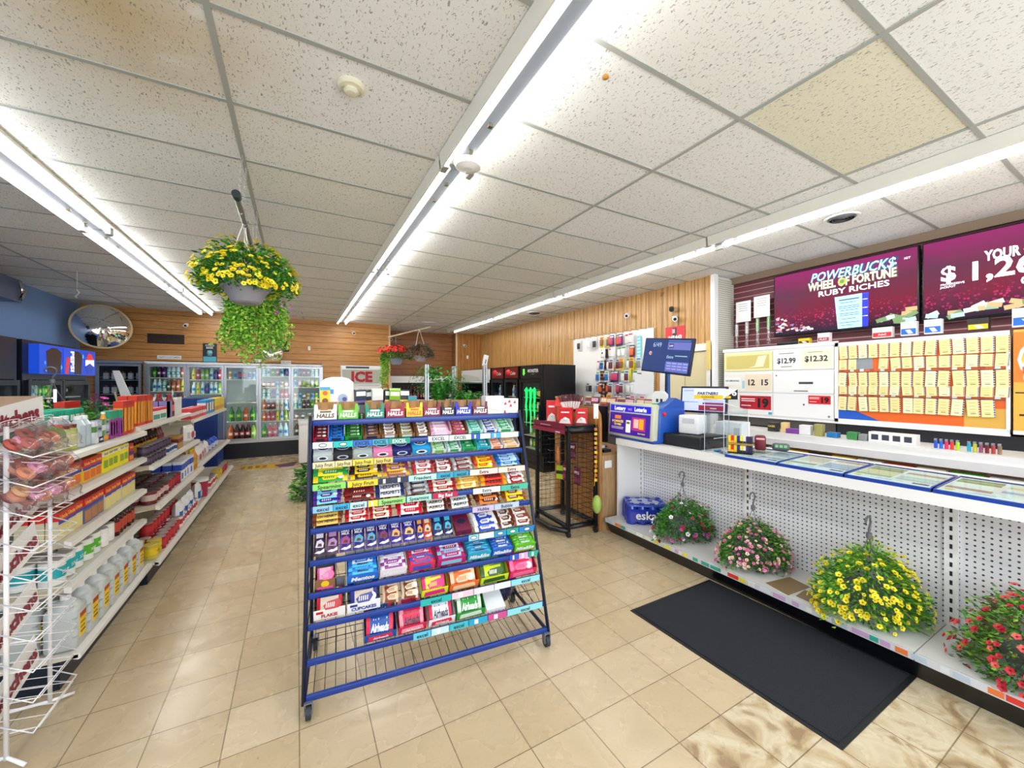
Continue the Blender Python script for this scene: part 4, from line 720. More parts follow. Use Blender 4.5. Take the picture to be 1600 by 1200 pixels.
            for k in range(n):
                q = [c2, c1, c2, '#e8ecf2' if n < 7 else c1][k % 4]
                kobj(('sp', i, j, q), lambda: bar_mb(Wd*.92, .15/n*1.0, .02, q, c1 if q != c1 else c2, t.title() if t and k == 0 else '', i+j*3), 'candy_stick', 'candy', '%s candy stick in %s tray, %s' % (cname(q), n1, pos), base @ Matrix.Translation((0, .006+.15/n*(k+.5), .045-.0015*k)), 'candy sticks, '+pos)
        elif kd == 'tallbox':
            def mk():
                m = MB(); cc = mat(c1); Hh = .085; m.box(-Wd/2, Wd/2, 0, .003, 0, Hh*.7, cc).box(-Wd/2, Wd/2, 0, .14, 0, .003, cc).box(-Wd/2, Wd/2, .137, .14, 0, Hh*1.6, mat('#8a8a90'))
                for s_ in (-1, 1): m.add([(s_*Wd/2, 0, 0), (s_*Wd/2, .14, 0), (s_*Wd/2, .14, Hh*1.6), (s_*Wd/2, 0, Hh*.7)], [(0, 1, 2, 3)], cc)
                if t: m.text(t, (0, -.002, .022), .026, mat(c2), wmax=Wd*.8, bold=.04); m.box(-Wd*.42, -Wd*.2, -.001, 0, .036, .05, mat(c2))
                else: m.disc((0, -.001, .03), .02, mat('#e8c01c')); m.box(-Wd*.4, Wd*.4, -.001, 0, .0, .014, mat(c2))
                return m
            bz = kput(uc, v0+.01, z+.014, R(14))
            kobj(('tb', i, j), mk, 'snack_box', 'display box', '%s open snack box with %s lettering, %s' % (n1, n2, pos), bz)
            for k in range(3 if t else 1):
                kobj(('tbb', i, j), lambda: bar_mb(Wd*.8, .075, .03, '#c9b8a8' if t else '#e0a0b8', c2, '', j+k), 'snack_pack', 'snack', '%s wrapped snack in open box, %s' % ('pale', pos), bz @ Matrix.Translation((0, .035+k*.032, .062)) @ Matrix.Rotation(R(60), 4, 'X'), 'snacks, '+pos)
        elif kd == 'stackbag':
            def mk():
                m = MB(); cc = mat(c1); m.box(-Wd/2, Wd/2, 0, .003, 0, .055, cc).box(-Wd/2, Wd/2, 0, .15, 0, .003, cc)
                for s_ in (-1, 1): m.add([(s_*Wd/2, 0, 0), (s_*Wd/2, .15, 0), (s_*Wd/2, .15, .1), (s_*Wd/2, 0, .055)], [(0, 1, 2, 3)], cc)
                m.box(-Wd/2, Wd/2, .148, .15, 0, .1, mat('#b8b4ae')); m.prism([(-Wd*.4, .008), (Wd*.4, .015), (Wd*.34, .045), (-Wd*.38, .04)], -.002, 0, mat(c2))
                if t: m.text(t.title(), (0, -.004, .027), .022, BRW, wmax=Wd*.7, bold=.03, shear=.2)
                return m
            kobj(('sb', i, j), mk, 'candy_tray', 'display tray', '%s tray with %s front, %s' % (n1, n2, pos), base)
            for k in range(4):
                kobj(('sbb', i, j), lambda: bar_mb(Wd*.86, .075, .018, c1, c2, t.title(), i*5+j), 'candy_bag', 'candy bag', '%s candy bag with %s print, %s' % (n1, n2, pos), base @ Matrix.Translation((((k*7) % 3-1)*.003, .045+.026*k, .04+.004*k)) @ Matrix.Rotation(R(35), 4, 'X') @ Matrix.Rotation(R(((k*37+j*5) % 7)-3), 4, 'Z'), 'candy bags, '+pos)
        elif kd == 'lump':
            for k in range(4):
                kobj(('l', i, j), lambda: bar_mb(Wd*.9, .055, .035, c1, c2, '', j), 'snack_cake', 'snack', '%s wrapped snack cake %s' % (n1, pos), base @ Matrix.Translation((0, .04+.035*k, .004+.012*k)) @ Matrix.Rotation(R(25), 4, 'X') @ Matrix.Rotation(R((k*41) % 15-7), 4, 'Z'), 'snack cakes, '+pos)
        elif kd == 'paper':
            kobj(('p', i, j), lambda: MB().box(-Wd/2, Wd/2, 0, .17, .02, .024, mat(c1)).box(-Wd*.4, Wd*.3, .14, .165, .024, .0245, mat(c2)).box(-Wd/2, Wd/2, 0, .002, 0, .02, mat(c1)), 'card_tray', 'display tray', 'empty white card tray with a yellow strip '+pos, base)
# larger things on the rack top
def ktop(name, label, cat, mb, u_, v_, yaw=0, tilt=0, dz=0): kobj((name, label), lambda: mb, name, cat, label, kput(u_, KS*KZ[0]+v_, KZ[0]+.016+dz, tilt, yaw))
m = MB().box(-.07, .07, 0, .1, 0, .125, BRW).box(-.05, .05, -.001, 0, .01, .1, '#f4f4f0'); m.box(.03, .05, .03, .1, .12, .1252, '#8a8a86'); m.tube([(-.04, -.002, .03), (-.01, -.002, .025), (.0, -.002, .03), (.02, -.002, .02), (.045, -.002, .022)], .0015, GREY)
ktop('white_box', 'plain white box near the right end of the rack top', 'box', m, 1.165, .02, 0)
m = MB().box(-.055, .055, 0, .1, 0, .105, BRW)
for a, b in ((-.045, .0), (.0, .045), (.03, .07), (-.01, .075), (-.04, .06)): m.prism([(a-.014, b), (a+.01, b), (a+.002, b+.025)], -.001, 0, '#c8202c')
ktop('patterned_box', 'white box with red triangles at the right end of the rack top', 'box', m, 1.29, .02, R(-12))
m = MB().box(-.03, .03, 0, .03, 0, .15, '#f0d028').disc((0, -.001, .06), .018, mat('#8a4a28')).disc((0, -.002, .11), .015, mat('#e8601c')).box(-.03, .03, -.001, 0, .13, .15, '#4aa0d8')
ktop('candy_card', 'narrow yellow candy card standing behind the first lozenge box', 'candy card', m, .05, .16, 0, R(-8), .045)
m = MB().box(-.075, .06, 0, .03, 0, .14, '#ece6dc').disc((0, -.002, .08), .03, mat('#9ab0c8')).disc((0.01, -.003, .075), .014, mat('#4a4a8a')).disc((0, -.0015, .03), .03, mat('#a06848')).box(-.075, -.055, -.001, 0, .11, .14, '#3f8ad0')
ktop('candy_card', 'wide pale candy card with round pictures standing behind the first lozenge boxes', 'candy card', m, .155, .16, 0, R(-8), .04)
m = MB().prism([(-.1, 0), (.1, 0), (.1, .05), (.07, .075), (.03, .085), (-.03, .085), (-.07, .075), (-.1, .05)], 0, .006, BRW).box(-.1, .1, .0, .006, -.17, 0, BRW)
ktop('header_card', 'white arched header card rising behind the left end of the rack top', 'header card', m, .12, .22, 0, 0, .175)
m = MB().box(-.02, .02, 0, .03, 0, .15, BRW).box(-.015, .015, -.001, 0, .09, .12, '#e8d84a'); ktop('candy_card', 'slim white card with yellow mark behind the green lozenge box', 'candy card', m, .235, .17, 0, 0, .03)
bt = ['#1d2a4a', '#2c2c34', '#e8e6da', '#20242c', '#8ac02c', '#23242c']
for k, (u_, tl_, yw, c_) in enumerate(((.265, 8, 35, 0), (.33, -22, -30, 1), (.37, 12, 20, 2), (.45, -12, 40, 3), (.48, 18, -15, 4), (.55, -8, 30, 5))):
    m = MB().box(-.035, .035, 0, .045, 0, .10, bt[c_]).box(-.03, .03, -.001, 0, .06, .09, '#f0f0ea').box(-.035, .035, -.0015, 0, .015, .03, '#d8c83c' if k % 2 else '#7a5aa8')
    ktop('small_carton', '%s small carton leaning at an angle, %s of six behind the lozenge boxes' % (cname(bt[c_]), ORD[k]), 'carton', m, u_, .15, R(yw*.4), R(tl_), .075)
ktop('small_carton', 'teal carton standing behind the yellow lozenge box', 'carton', MB().box(-.03, .03, 0, .04, 0, .13, '#2a8a9a').disc((0, -.001, .08), .016, mat('#c8e8ec')), .6, .15, 0)
# navy bag on the lower shelves
m = MB(); m.T = Matrix.Translation((0, 0, .0)); m.ball((0, 0, .11), .1, mat('#0f1c44', .25), 10, (1, 1, 1.05)); m.ball((.06, .05, .1), .085, mat('#0f1c44', .25), 8, (1, 1, 1.1))
kobj(('bag',), lambda: m, 'plastic_bag', 'bag', 'dark navy plastic bag sagging on the bottom shelf of the candy rack', kput(KW-.2, .36, .14))
# ================================================================ left gondola shelving
SHW = mat('#dcd6c6', .4); LIP = mat('#eeece6', .35); SHB = mat('#bfb196', .6); KICK = mat('#0e1a2e', .4)
def gsec(label, y0, y1, shelves, xb=-1.55, deck=-1.0, zd=.18, back=1.26):
    t = thing('shelf_unit', label, 'shelving', (0, 0, 0)); 
    MB().box(xb-.03, xb, y0+.002, y1-.002, 0, back, SHW).build('back_panel', t)
    MB().box(xb, deck-.07, y0+.005, y1-.005, 0, zd-.035, KICK).build('base', t)
    m = MB().box(xb, deck, y0+.003, y1-.003, zd-.03, zd-.012, SHW); m.prism([(xb, zd-.012), (deck-.02, zd-.012), (deck-.02, zd), (xb, zd)], y0+.003, y1-.003, SHW).prism([(deck-.025, zd), (deck+.01, zd-.012), (deck+.01, zd-.035), (deck, zd-.04), (deck-.025, zd-.03)], y0+.003, y1-.003, LIP); m.build('deck', t)
    for z, x in shelves:
        m = MB().box(xb, x-.02, y0+.004, y1-.004, z-.03, z, SHB, top=SHW); m.prism([(x-.02, z+.004), (x+.01, z-.006), (x+.01, z-.035), (x+.004, z-.038), (x-.02, z-.03)], y0+.004, y1-.004, LIP)
        m.prism([(xb, z-.03), (x-.04, z-.03), (xb, z-.09)], y0+.004, y0+.008, SHW).prism([(xb, z-.03), (x-.04, z-.03), (xb, z-.09)], y1-.008, y1-.004, SHW); m.build('shelf', t)
    MB().box(xb-.02, xb+.01, y0-.001, y0+.03, 0, back+.01, GREY).build('upright', t)
    return t
gsec('nearest white shelf unit of the left aisle with five levels', 3.0, 4.22, [(.545, -1.08), (.79, -1.08), (1.045, -1.08), (1.26, -1.08)], deck=-1.045)
gsec('second white shelf unit of the left aisle with wider lower shelves', 4.22, 5.98, [(.635, -1.0), (.965, -1.04), (1.29, -1.12)], back=1.3)
gsec('third white shelf unit at the far end of the left aisle', 5.98, 8.5, [(.64, -1.05), (1.2, -1.1)], back=1.25)
def fill(items, y0, y1, z, xf, where, rows=2, depth=None):
    """items: (proto, width, depth step, label, count)"""
    y = y0
    for pr, wd, ds, lb, n in items:
        for k in range(n):
            if y+wd > y1+.01: return
            for r_ in range(rows):
                pr.put(lb+' '+where, (xf-ds/2-r_*ds*1.04-.004*((k*7+r_*3) % 3), y+wd/2, z), R(90+((k*5+r_*3) % 5-2)*1.2), lb+' '+where)
            y += wd*1.04
FB = lambda nm, cat, w_, d, h, base, bl=(), tx=(): P_box(nm, cat, w_, d, h, base, bl, tx)
def can(r, h, c1, c2, lid='#c9ccd0', t=None, tc='#ffffff'): return P_can(r, h, c1, c2, lid, t, 'food_can', 'can', tc)
def jar(r, h, body, lab, lid, t=None):
    m = MB().lathe([(r*.95, 0), (r, .02), (r, h*.2)], mat(body, .15), n=14).lathe([(r*1.01, h*.2), (r*1.01, h*.65)], mat(lab), n=14).lathe([(r, h*.65), (r, h*.78), (r*.85, h*.85)], mat(body, .15), n=14)
    if t: m.text(t, (0, -r*1.04, h*.43), h*.16, mat('#ffffff'), wmax=r*1.3)
    return Proto('food_jar', 'jar', m, [('lid', MB().lathe([(r*.86, h*.84), (r*.88, h), (r*.8, h)], mat(lid), n=14), cname(lid)+' lid')])
BX1 = FB('food_box', 'box', .085, .05, .135, '#f2d02c', [(0, 1, .62, 1, '#cf2218'), (0, 1, .5, .62, '#2440a8'), (.1, .9, .05, .45, '#e8702c')], [('Uncle', .8, .2, '#ffe060')])
BX2 = FB('food_box', 'box', .085, .05, .145, '#f4e41c', [(0, 1, .75, .95, '#f8f4d0'), (.15, .85, .2, .55, '#8aa82c')], [('SOUP', .85, .15, '#2a2a2a')])
BX3 = FB('food_box', 'box', .085, .05, .13, '#c4201c', [(0, 1, .35, .55, '#4a2a8a'), (.1, .9, .05, .3, '#f0902c')], [('Uncle', .8, .2, '#ffe060')])
BX4 = FB('food_box', 'box', .09, .05, .15, '#d8cca8', [(0, 1, .7, 1, '#cf2218'), (0, 1, .58, .7, '#3a3aa0'), (.1, .9, .05, .5, '#e8d88a')], [('Uncle', .84, .2, '#ffe060')])
BX5 = FB('food_box', 'box', .09, .05, .15, '#5a6a8a', [(0, 1, .7, 1, '#cf2218'), (0, 1, .58, .7, '#2a3aa0'), (.1, .9, .05, .5, '#b87a4a')], [('Uncle', .84, .2, '#ffe060')])
w1 = 'on top shelf, nearest left unit'; w2 = 'on second shelf down, nearest left unit'; w3 = 'on third shelf down, nearest left unit'; w4 = 'on the lowest shelf above the jugs'; v1 = 'on top shelf, second left unit'; v2 = 'on middle shelf, second left unit'; v3 = 'on lower shelf, second left unit'; v4 = 'on base deck, second left unit'
OL = Proto('pickle_jar', 'jar', MB().lathe([(.04, 0), (.042, .02), (.042, .11), (.036, .125)], mat('#b8c25a', .15), n=12).lathe([(.0425, .03), (.0425, .09)], mat('#d8d89a'), n=12), [('lid', MB().lathe([(.037, .125), (.038, .145), (.03, .146)], mat('#7a2a1c'), n=12), 'brown red lid')])
CLR = Proto('water_bottle', 'bottle', MB().lathe([(.034, 0), (.036, .01), (.035, .06), (.037, .07), (.036, .13), (.018, .165)], mat('#b9c8d0', .1), n=12), [('cap', MB().lathe([(.02, .165), (.02, .185), (.015, .186)], BRW, n=10), None)])
TP = FB('toothpaste_box', 'box', .11, .045, .035, '#2a62c8', [(0, .4, 0, 1, '#e8ecf2'), (.55, .9, .3, .7, '#c8dcf2')]); TP2 = FB('toothpaste_box', 'box', .11, .045, .035, '#eef0f2', [(0, .3, 0, 1, '#5a9a4a'), (.5, .9, .3, .7, '#5a3a9a')])
TEAL = Proto('chip_canister', 'canister', MB().lathe([(.036, 0), (.037, .005), (.037, .19)], mat('#17a98a'), n=14).lathe([(.037, .19), (.038, .205), (.03, .206)], mat('#1fb894'), n=14).box(-.018, .018, -.0385, -.033, .13, .17, '#e8f0d8'))
ORB = P_bottle(.026, .19, '#f0a03c', '#f0b050', '#f6f2ea'); ORB.name = 'soap_bottle'
PUR = FB('candle_box', 'box', .05, .05, .19, '#2aa07a', [(0, 1, 0, .7, '#a0409a'), (.3, .7, .1, .6, '#5a5ac8')])
RED = FB('cracker_box', 'box', .075, .055, .25, '#d8381c', [(.2, .8, .1, .8, '#f09a2c'), (0, 1, .85, 1, '#c41c1c')]); WRB = FB('cookie_box', 'box', .2, .06, .12, '#f2f0ea', [(0, 1, .8, 1, '#d81c3c'), (.1, .9, .15, .5, '#4a9a8a')]); PB = FB('tea_box', 'box', .16, .06, .17, '#3a2a8a', [(.65, 1, 0, 1, '#8a80c0')])
fill([(OL, .086, .09, 'glass jar of green pickles with brown lid', 3), (CLR, .078, .08, 'clear bottle with white cap', 2), (TP, .115, .05, 'blue and white toothpaste box lowest in the stack', 2)], 3.02, 3.62, 1.262, -1.12, w1, 2)
for k in range(1, 4):
    for q in range(2): (TP if (k+q) % 2 else TP2).put('%s toothpaste box in a stack, %s' % ('blue and white' if (k+q) % 2 else 'white and green', w1), (-1.145, 3.49+.118*q, 1.262+.036*k), R(90), 'stacked toothpaste boxes')
fill([(ORB, .056, .06, 'orange soap bottle with white cap', 1), (PUR, .055, .06, 'green and purple candle box', 4), (RED, .08, .06, 'tall red and orange cracker box', 3)], 3.62, 4.2, 1.262, -1.12, w1, 1)
fill([(TEAL, .08, .08, 'teal canister', 6)], 3.5, 4.2, 1.262, -1.34, w1, 2)
fill([(RED, .08, .06, 'tall red and orange cracker box', 8)], 3.98, 4.22, 1.262, -1.45, 'at back of top shelf, nearest left unit', 1)
fill([(RED, .08, .06, 'tall red and orange cracker box', 5), (WRB, .21, .07, 'white cookie box with red top', 2), (PB, .165, .07, 'dark purple tea box', 1), (P_bottle(.034, .24, '#7a1c14', '#e8703c', '#c41c1c'), .075, .08, 'red sauce bottle', 2)], 4.26, 5.95, 1.292, -1.14, v1, 2)
TR = FB('storage_tub', 'tub', .2, .2, .2, '#efefec', [(0, 1, .85, 1, '#ffffff')])
TR.put('white tub near the end of the top shelf of the second left aisle unit', (-1.25, 5.6, 1.292), R(90))
CK = Proto('cookie_jar', 'jar', MB().lathe([(.06, 0), (.065, .05), (.06, .17)], mat('#6a2c2c', .2), n=14), [('lid', MB().lathe([(.07, .17), (.07, .2), (.05, .21)], mat('#b81c1c'), n=14), 'red lid')]); CK.put('dark jar with red lid, nearer of two at back of second left unit', (-1.42, 5.3, 1.292)); CK.put('dark jar with red lid, farther of two at back of second left unit', (-1.42, 5.5, 1.292))
fill([(BX1, .088, .055, 'red, yellow and blue rice box', 6), (BX2, .088, .055, 'bright yellow soup box', 5), (BX3, .088, .055, 'red and purple soup box', 2)], 3.03, 4.2, 1.047, -1.125, w2, 3)
fill([(BX4, .093, .055, 'cream and red rice box', 3), (BX5, .093, .055, 'grey blue and red rice box', 3), (BX4, .093, .055, 'cream and red rice box', 6)], 3.03, 4.2, .792, -1.125, w3, 3)
TC1 = can(.052, .13, '#e8e8e2', '#1fa8b0', '#e8e6e0', 'SOUP'); TC2 = can(.052, .13, '#e8e8e2', '#56b02c', '#e8e6e0', 'PEAS'); TC3 = can(.05, .12, '#ece8e0', '#f2f0ec', '#c9ccd0'); DJ = jar(.035, .15, '#3a1410', '#b8402c', '#26201c')
fill([(TC1, .108, .108, 'turquoise and white canister', 3), (TC2, .108, .108, 'bright green and white canister', 2), (TC3, .104, .104, 'white food can', 2), (DJ, .072, .075, 'dark red sauce jar', 6)], 3.03, 4.2, .547, -1.12, w4, 3)
jm = MB(); jm.box(-.068, .068, -.068, .068, 0, .235, mat('#c3c9c8', .3), bv=.022).lathe([(.066, .225), (.05, .25), (.028, .268)], mat('#c3c9c8', .3), n=16)
for z_ in (.07, .12, .17): jm.box(-.0665, .0665, -.0665, .0665, z_, z_+.006, mat('#b2b9b8', .3))
jm.box(-.034, .034, -.0695, -.06, .055, .185, mat('#f4cc12')).box(-.034, .034, -.0705, -.069, .16, .185, mat('#b8401c')).box(-.026, .026, -.0705, -.069, .075, .085, mat('#7a5a10')).box(-.026, .02, -.0705, -.069, .1, .107, mat('#7a5a10')).box(-.026, .024, -.0705, -.069, .125, .132, mat('#7a5a10'))
JUG = Proto('washer_jug', 'jug', jm, [('cap', MB().lathe([(.022, .266), (.022, .292), (.018, .293)], BRW, n=12), 'white cap'), ('handle', MB().tube([(.0, .02, .262), (.0, .06, .265), (.0, .068, .23)], .009, mat('#b4bab8', .3), 6), None)])
for k in range(7):
    for r_ in range(2): JUG.put('translucent jug with yellow label on base deck, nearest left unit', (-1.125-.15*r_, 3.09+.158*k, .182), R(90), 'jugs on the base deck')
BJ = jar(.04, .19, '#3a100c', '#d8a82c', '#1c1814'); CN1 = can(.04, .075, '#3a2a30', '#5a4a6a', '#8a8a8c'); CN2 = can(.04, .075, '#d8d8dc', '#2a4a8a', '#8a8a8c'); TAN_ = FB('gravy_box', 'box', .07, .05, .13, '#b88a3c', [(0, 1, .5, .8, '#7a1c14')])
fill([(BJ, .084, .085, 'dark brown sauce jar with yellow label', 12), (P_bottle(.036, .23, '#6a0c14', '#a01c24', '#f2f0ec'), .08, .08, 'deep red syrup bottle', 3)], 4.26, 5.6, .967, -1.25, v2, 2)
fill([(CN1, .084, .084, 'small dark tin', 6), (CN2, .084, .084, 'small blue and silver tin', 4), (TAN_, .075, .055, 'brown gravy box', 3)], 4.26, 5.6, .967, -1.06, v2, 2)
for z_ in (.077,):
    for k in range(8): CN1.put('small dark tin stacked on another on middle shelf, second left unit', (-1.12, 4.32+.09*k, .967+z_), 0, 'stacked small dark tins')
CJ = can(.052, .11, '#6a1c24', '#c8b0a8', '#4a4648', 'RAGU'); CR = can(.05, .11, '#8a1c2c', '#b82c3c', '#6a6668'); BWB = FB('sugar_box', 'box', .12, .07, .2, '#e8ecf2', [(0, 1, .55, .85, '#1f4ab8'), (.1, .5, .1, .4, '#2a5ac8')]); OB = P_bottle(.042, .24, '#e0902c', '#c8a01c', '#d8c81c')
fill([(CJ, .106, .106, 'dark red and cream food can', 4), (CR, .104, .104, 'red food can with grey lid', 4), (BWB, .125, .08, 'white and blue sugar box', 4), (OB, .09, .09, 'amber syrup bottle with yellow cap', 3)], 4.26, 5.95, .637, -1.03, v3, 3)
RC = can(.045, .11, '#a81c24', '#c8303c', '#b0a8a4'); YC_ = can(.05, .12, '#c8b03c', '#e8c81c', '#d8c060', 'YAMS', '#2a2a2a'); RC2 = can(.045, .11, '#f0e8e4', '#c42c3c', '#8a8688')
fill([(YC_, .106, .106, 'yellow and gold food can', 2), (RC, .094, .094, 'red food can', 6), (RC2, .094, .094, 'white and red food can', 8)], 4.26, 5.9, .182, -1.02, v4, 3)
for k in range(9): RC.put('red food can stacked on another on base deck, second left unit', (-1.17, 4.6+.1*k, .294), 0, 'stacked red cans on the base deck')
def sack(w_, h, t, c1, c2, c3=None):
    m = MB(); m.T = Matrix.Rotation(R(90), 4, 'X') @ Matrix.Translation((0, h/2, -t/2)); m.pillow(w_, h, t, mat(c1, .4), mat(c1, .4)); m.T = Matrix(); m.box(-w_*.35, w_*.35, -t*.53, -t*.3, h*.25, h*.6, mat(c2)); 
    if c3: m.disc((0, -t*.545, h*.45), w_*.2, mat(c3))
    return m
SK1 = Proto('sugar_bag', 'bag', sack(.18, .24, .09, '#eef2f8', '#2a6ac8', '#ffffff')); SK2 = Proto('paper_bag', 'bag', sack(.2, .2, .1, '#f4f2f0', '#e0dce0', '#b84a5a')); SK3 = Proto('blue_bag', 'bag', sack(.16, .17, .1, '#2a5ad8', '#dfe6f8')); PBK = Proto('pink_tub', 'tub', MB().lathe([(.08, 0), (.09, .2)], mat('#b02c54'), n=18), [('lid', MB().lathe([(.095, .2), (.095, .235), (.08, .236)], BRW, n=18), 'white lid')])
for k, y in enumerate((5.2, 5.42, 5.64, 6.05)): SK1.put('white and blue sugar bag on the lowest shelf, far end of the left aisle', (-1.08, y, .182), R(90), 'sugar bags low on the left aisle')
PBK.put('deep pink tub with white lid on the base deck of the left aisle', (-1.1, 6.35, .182))
for k, (y, z_, x_) in enumerate(((5.7, .967, -1.1), (6.1, .642, -1.1), (6.35, .642, -1.12), (6.1, .86, -1.2), (6.6, .642, -1.14), (5.72, 1.18, -1.25), (6.85, .642, -1.14))): SK2.put('white paper package with faint print on the far left aisle shelves', (x_, y, z_), R(90+(k*23) % 20-10), 'white packages on the left aisle')
for k, y in enumerate((7.1, 7.35, 7.6)): SK3.put('bright blue bag on the shelf of the third left aisle unit', (-1.15, y, .642), R(90), 'blue bags'); 
fill([(FB('tissue_box', 'box', .2, .1, .13, '#e0404a', [(0, 1, .3, .6, '#f4e8e4')]), .21, .1, 'red and white tissue box', 4), (FB('wipes_box', 'box', .2, .1, .2, '#2a9ae0', [(.3, .7, .2, .8, '#ffffff')]), .21, .1, 'light blue wipes box', 3), (FB('snack_box', 'box', .2, .1, .2, '#f2d41c', [(0, 1, .1, .4, '#d8a02c')]), .21, .1, 'yellow snack box', 4)], 6.02, 8.45, 1.202, -1.12, 'on the top of the third left aisle unit', 1)
fill([(RC2, .094, .094, 'white and red food can', 6), (YC_, .106, .106, 'yellow and gold food can', 4), (RC, .094, .094, 'red food can', 6)], 6.7, 8.4, .182, -1.04, 'on the base deck of the third left aisle unit', 1)
bc = thing('blue_cabinet', 'tall dark blue cabinet beyond the end of the left aisle', 'cabinet', (-1.72, 9.3, 0))
MB().box(-.45, .42, -.25, .4, 0, 1.36, mat('#123a8c', .35)).build('body', bc); MB().box(-.4, .38, -.262, -.25, .1, .6, mat('#0f2f78', .35)).box(-.4, .38, -.262, -.25, .65, .95, mat('#0f2f78', .35)).build('door_panel', bc)
# ================================================================ white wire rack in the left foreground
WR = mat('#f4f4f6', .3)
wr_ = thing('wire_snack_rack', 'white wire bag rack with cardboard header in the left foreground', 'display rack', (0, 0, 0))
y0, y1, xr, xf = 2.53, 2.87, -1.10, -.99
for x, y in ((xr, y0), (xr, y1), (-1.42, y0), (-1.42, y1)): MB().tube([(x, y, .02), (x, y, 1.46)], .009, WR, 8).build('post', wr_)
MB().tube([(xr+.08, y0-.06, .012), (xr, y0, .03), (-1.42, y0, .03), (-1.42, y1, .03), (xr, y1, .03), (xr+.07, y1+.05, .012)], .008, WR, 8).build('foot_frame', wr_)
lv = [.16, .29, .42, .55, .68, .81, .94, 1.08, 1.21, 1.34]
for k, z in enumerate(lv):
    m = MB(); dz = .03; m.tube([(xr, y0-.04, z+dz), (xf, y0-.08, z-.01), (xf, y1-.04, z-.01), (xr, y1, z+dz)], .0032, WR); m.tube([(xr, y0, z-.03), (xf-.02, y0+.02, z-.05), (xf-.02, y1-.02, z-.05), (xr, y1, z-.03)], .0022, WR)
    for q in range(5): m.tube([(-1.42, y0+.02+q*(y1-y0-.04)/4, z+.02), (xf-.02, y0+.02+q*(y1-y0-.04)/4, z-.05)], .0018, WR, 4)
    m.tube([(-1.42, y0, z+.03), (-1.42, y1, z+.03)], .0022, WR, 4); m.build('basket', wr_)
m = MB(); m.box(-1.6, -1.14, y0-.25, y1, 0, .13, BRW, top=mat('#8a6a46'))
m.T = Matrix(); hd = MB(); hd.T = Matrix.Translation((0, y1, 1.46)) @ Matrix.Rotation(.12, 4, 'X') @ Matrix.Translation((0, -y1, 0))
hd.box(-1.6, -1.12, y0-.3, y1, 0, .125, BRW, top=mat('#8a6a46')).text('kitchens', (-1.118, y0+.13, .055), .1, mat('#8c1830'), ux=(0, 1, 0), uy=(0, 0, 1), wmax=.6, bold=.05); hd.build('header_box', wr_, (0, 0, 0)); 
for k, z in enumerate((.22, .5, .78, .98)):
    m = MB(); m.T = Matrix.Translation((-1.13, y0+.17, z)) @ Matrix.Rotation(R(16), 4, 'X'); m.box(-.004, 0, -.19, .16, 0, .15, BRW).text('kitchens', (.003, 0, .07), .09, mat('#8c1830'), ux=(0, 1, 0), uy=(0, 0, 1), wmax=.34, bold=.05); m.build('sign_card', wr_)
def donutbag(seed):
    r_ = random.Random(seed); m = MB(); cols = ['#a8483c', '#c87a5a', '#d88ab0', '#8a3a34', '#e0b080', '#c04a58']
    for k in range(5):
        c = mat(r_.choice(cols), .5); x, y, z = r_.uniform(-.05, .05), r_.uniform(-.035, .035), .02+r_.uniform(0, .05)
        m.lathe([(.012, -.008), (.026, -.012), (.034, 0), (.026, .012), (.012, .008), (.012, -.008)], c, (x, y, z), 12)
    return m
def bagfilm(seed):
    r_ = random.Random(seed); m = MB(); m.pillow(.14, .19, .1, PLAS, None, 6, 8); m.tube([(.06*math.cos(a), .085+.012*math.sin(a)*0+.0, .05+.035*math.sin(a)) for a in [k*.45 for k in range(15)]], .0014, mat('#f4eef0', .2)); return m
DB = [Proto('snack_bag', 'snack bag', donutbag(k), [('clear_film', bagfilm(k), 'clear crinkled film')]) for k in range(4)]
DB.append(Proto('snack_bag', 'snack bag', MB().ball((0, 0, .04), .045, mat('#6a8a2c'), 8, (1.2, 1, .6)).ball((.02, .02, .04), .03, mat('#b8402c'), 8), [('clear_film', bagfilm(9), None)]))
for lvl_, z in enumerate((1.08, 1.21, 1.34)):
    nm = ('lowest', 'middle', 'top')[lvl_]
    for k in range(3):
        (DB[4] if (lvl_ == 2 and k == 2) else DB[(lvl_+k) % 4]).put('clear bag of glazed pastries, %s from the front in the %s filled basket' % (ORD[k], nm) if not (lvl_ == 2 and k == 2) else 'clear bag with green and red filling at the back of the top filled basket', (-1.09, y0+.02+.135*k, z+.03), Euler((R(48), 0, R(80))), 'bags of pastries in the wire rack')
    if lvl_ < 2:
        for k in range(2): DB[(lvl_+k+2) % 4].put('clear bag of dark pastries lying deeper inside the wire rack, %s level' % nm, (-1.25, y0+.1+.19*k, z+.0), Euler((R(30), 0, R(80))), 'bags deeper in the wire rack')
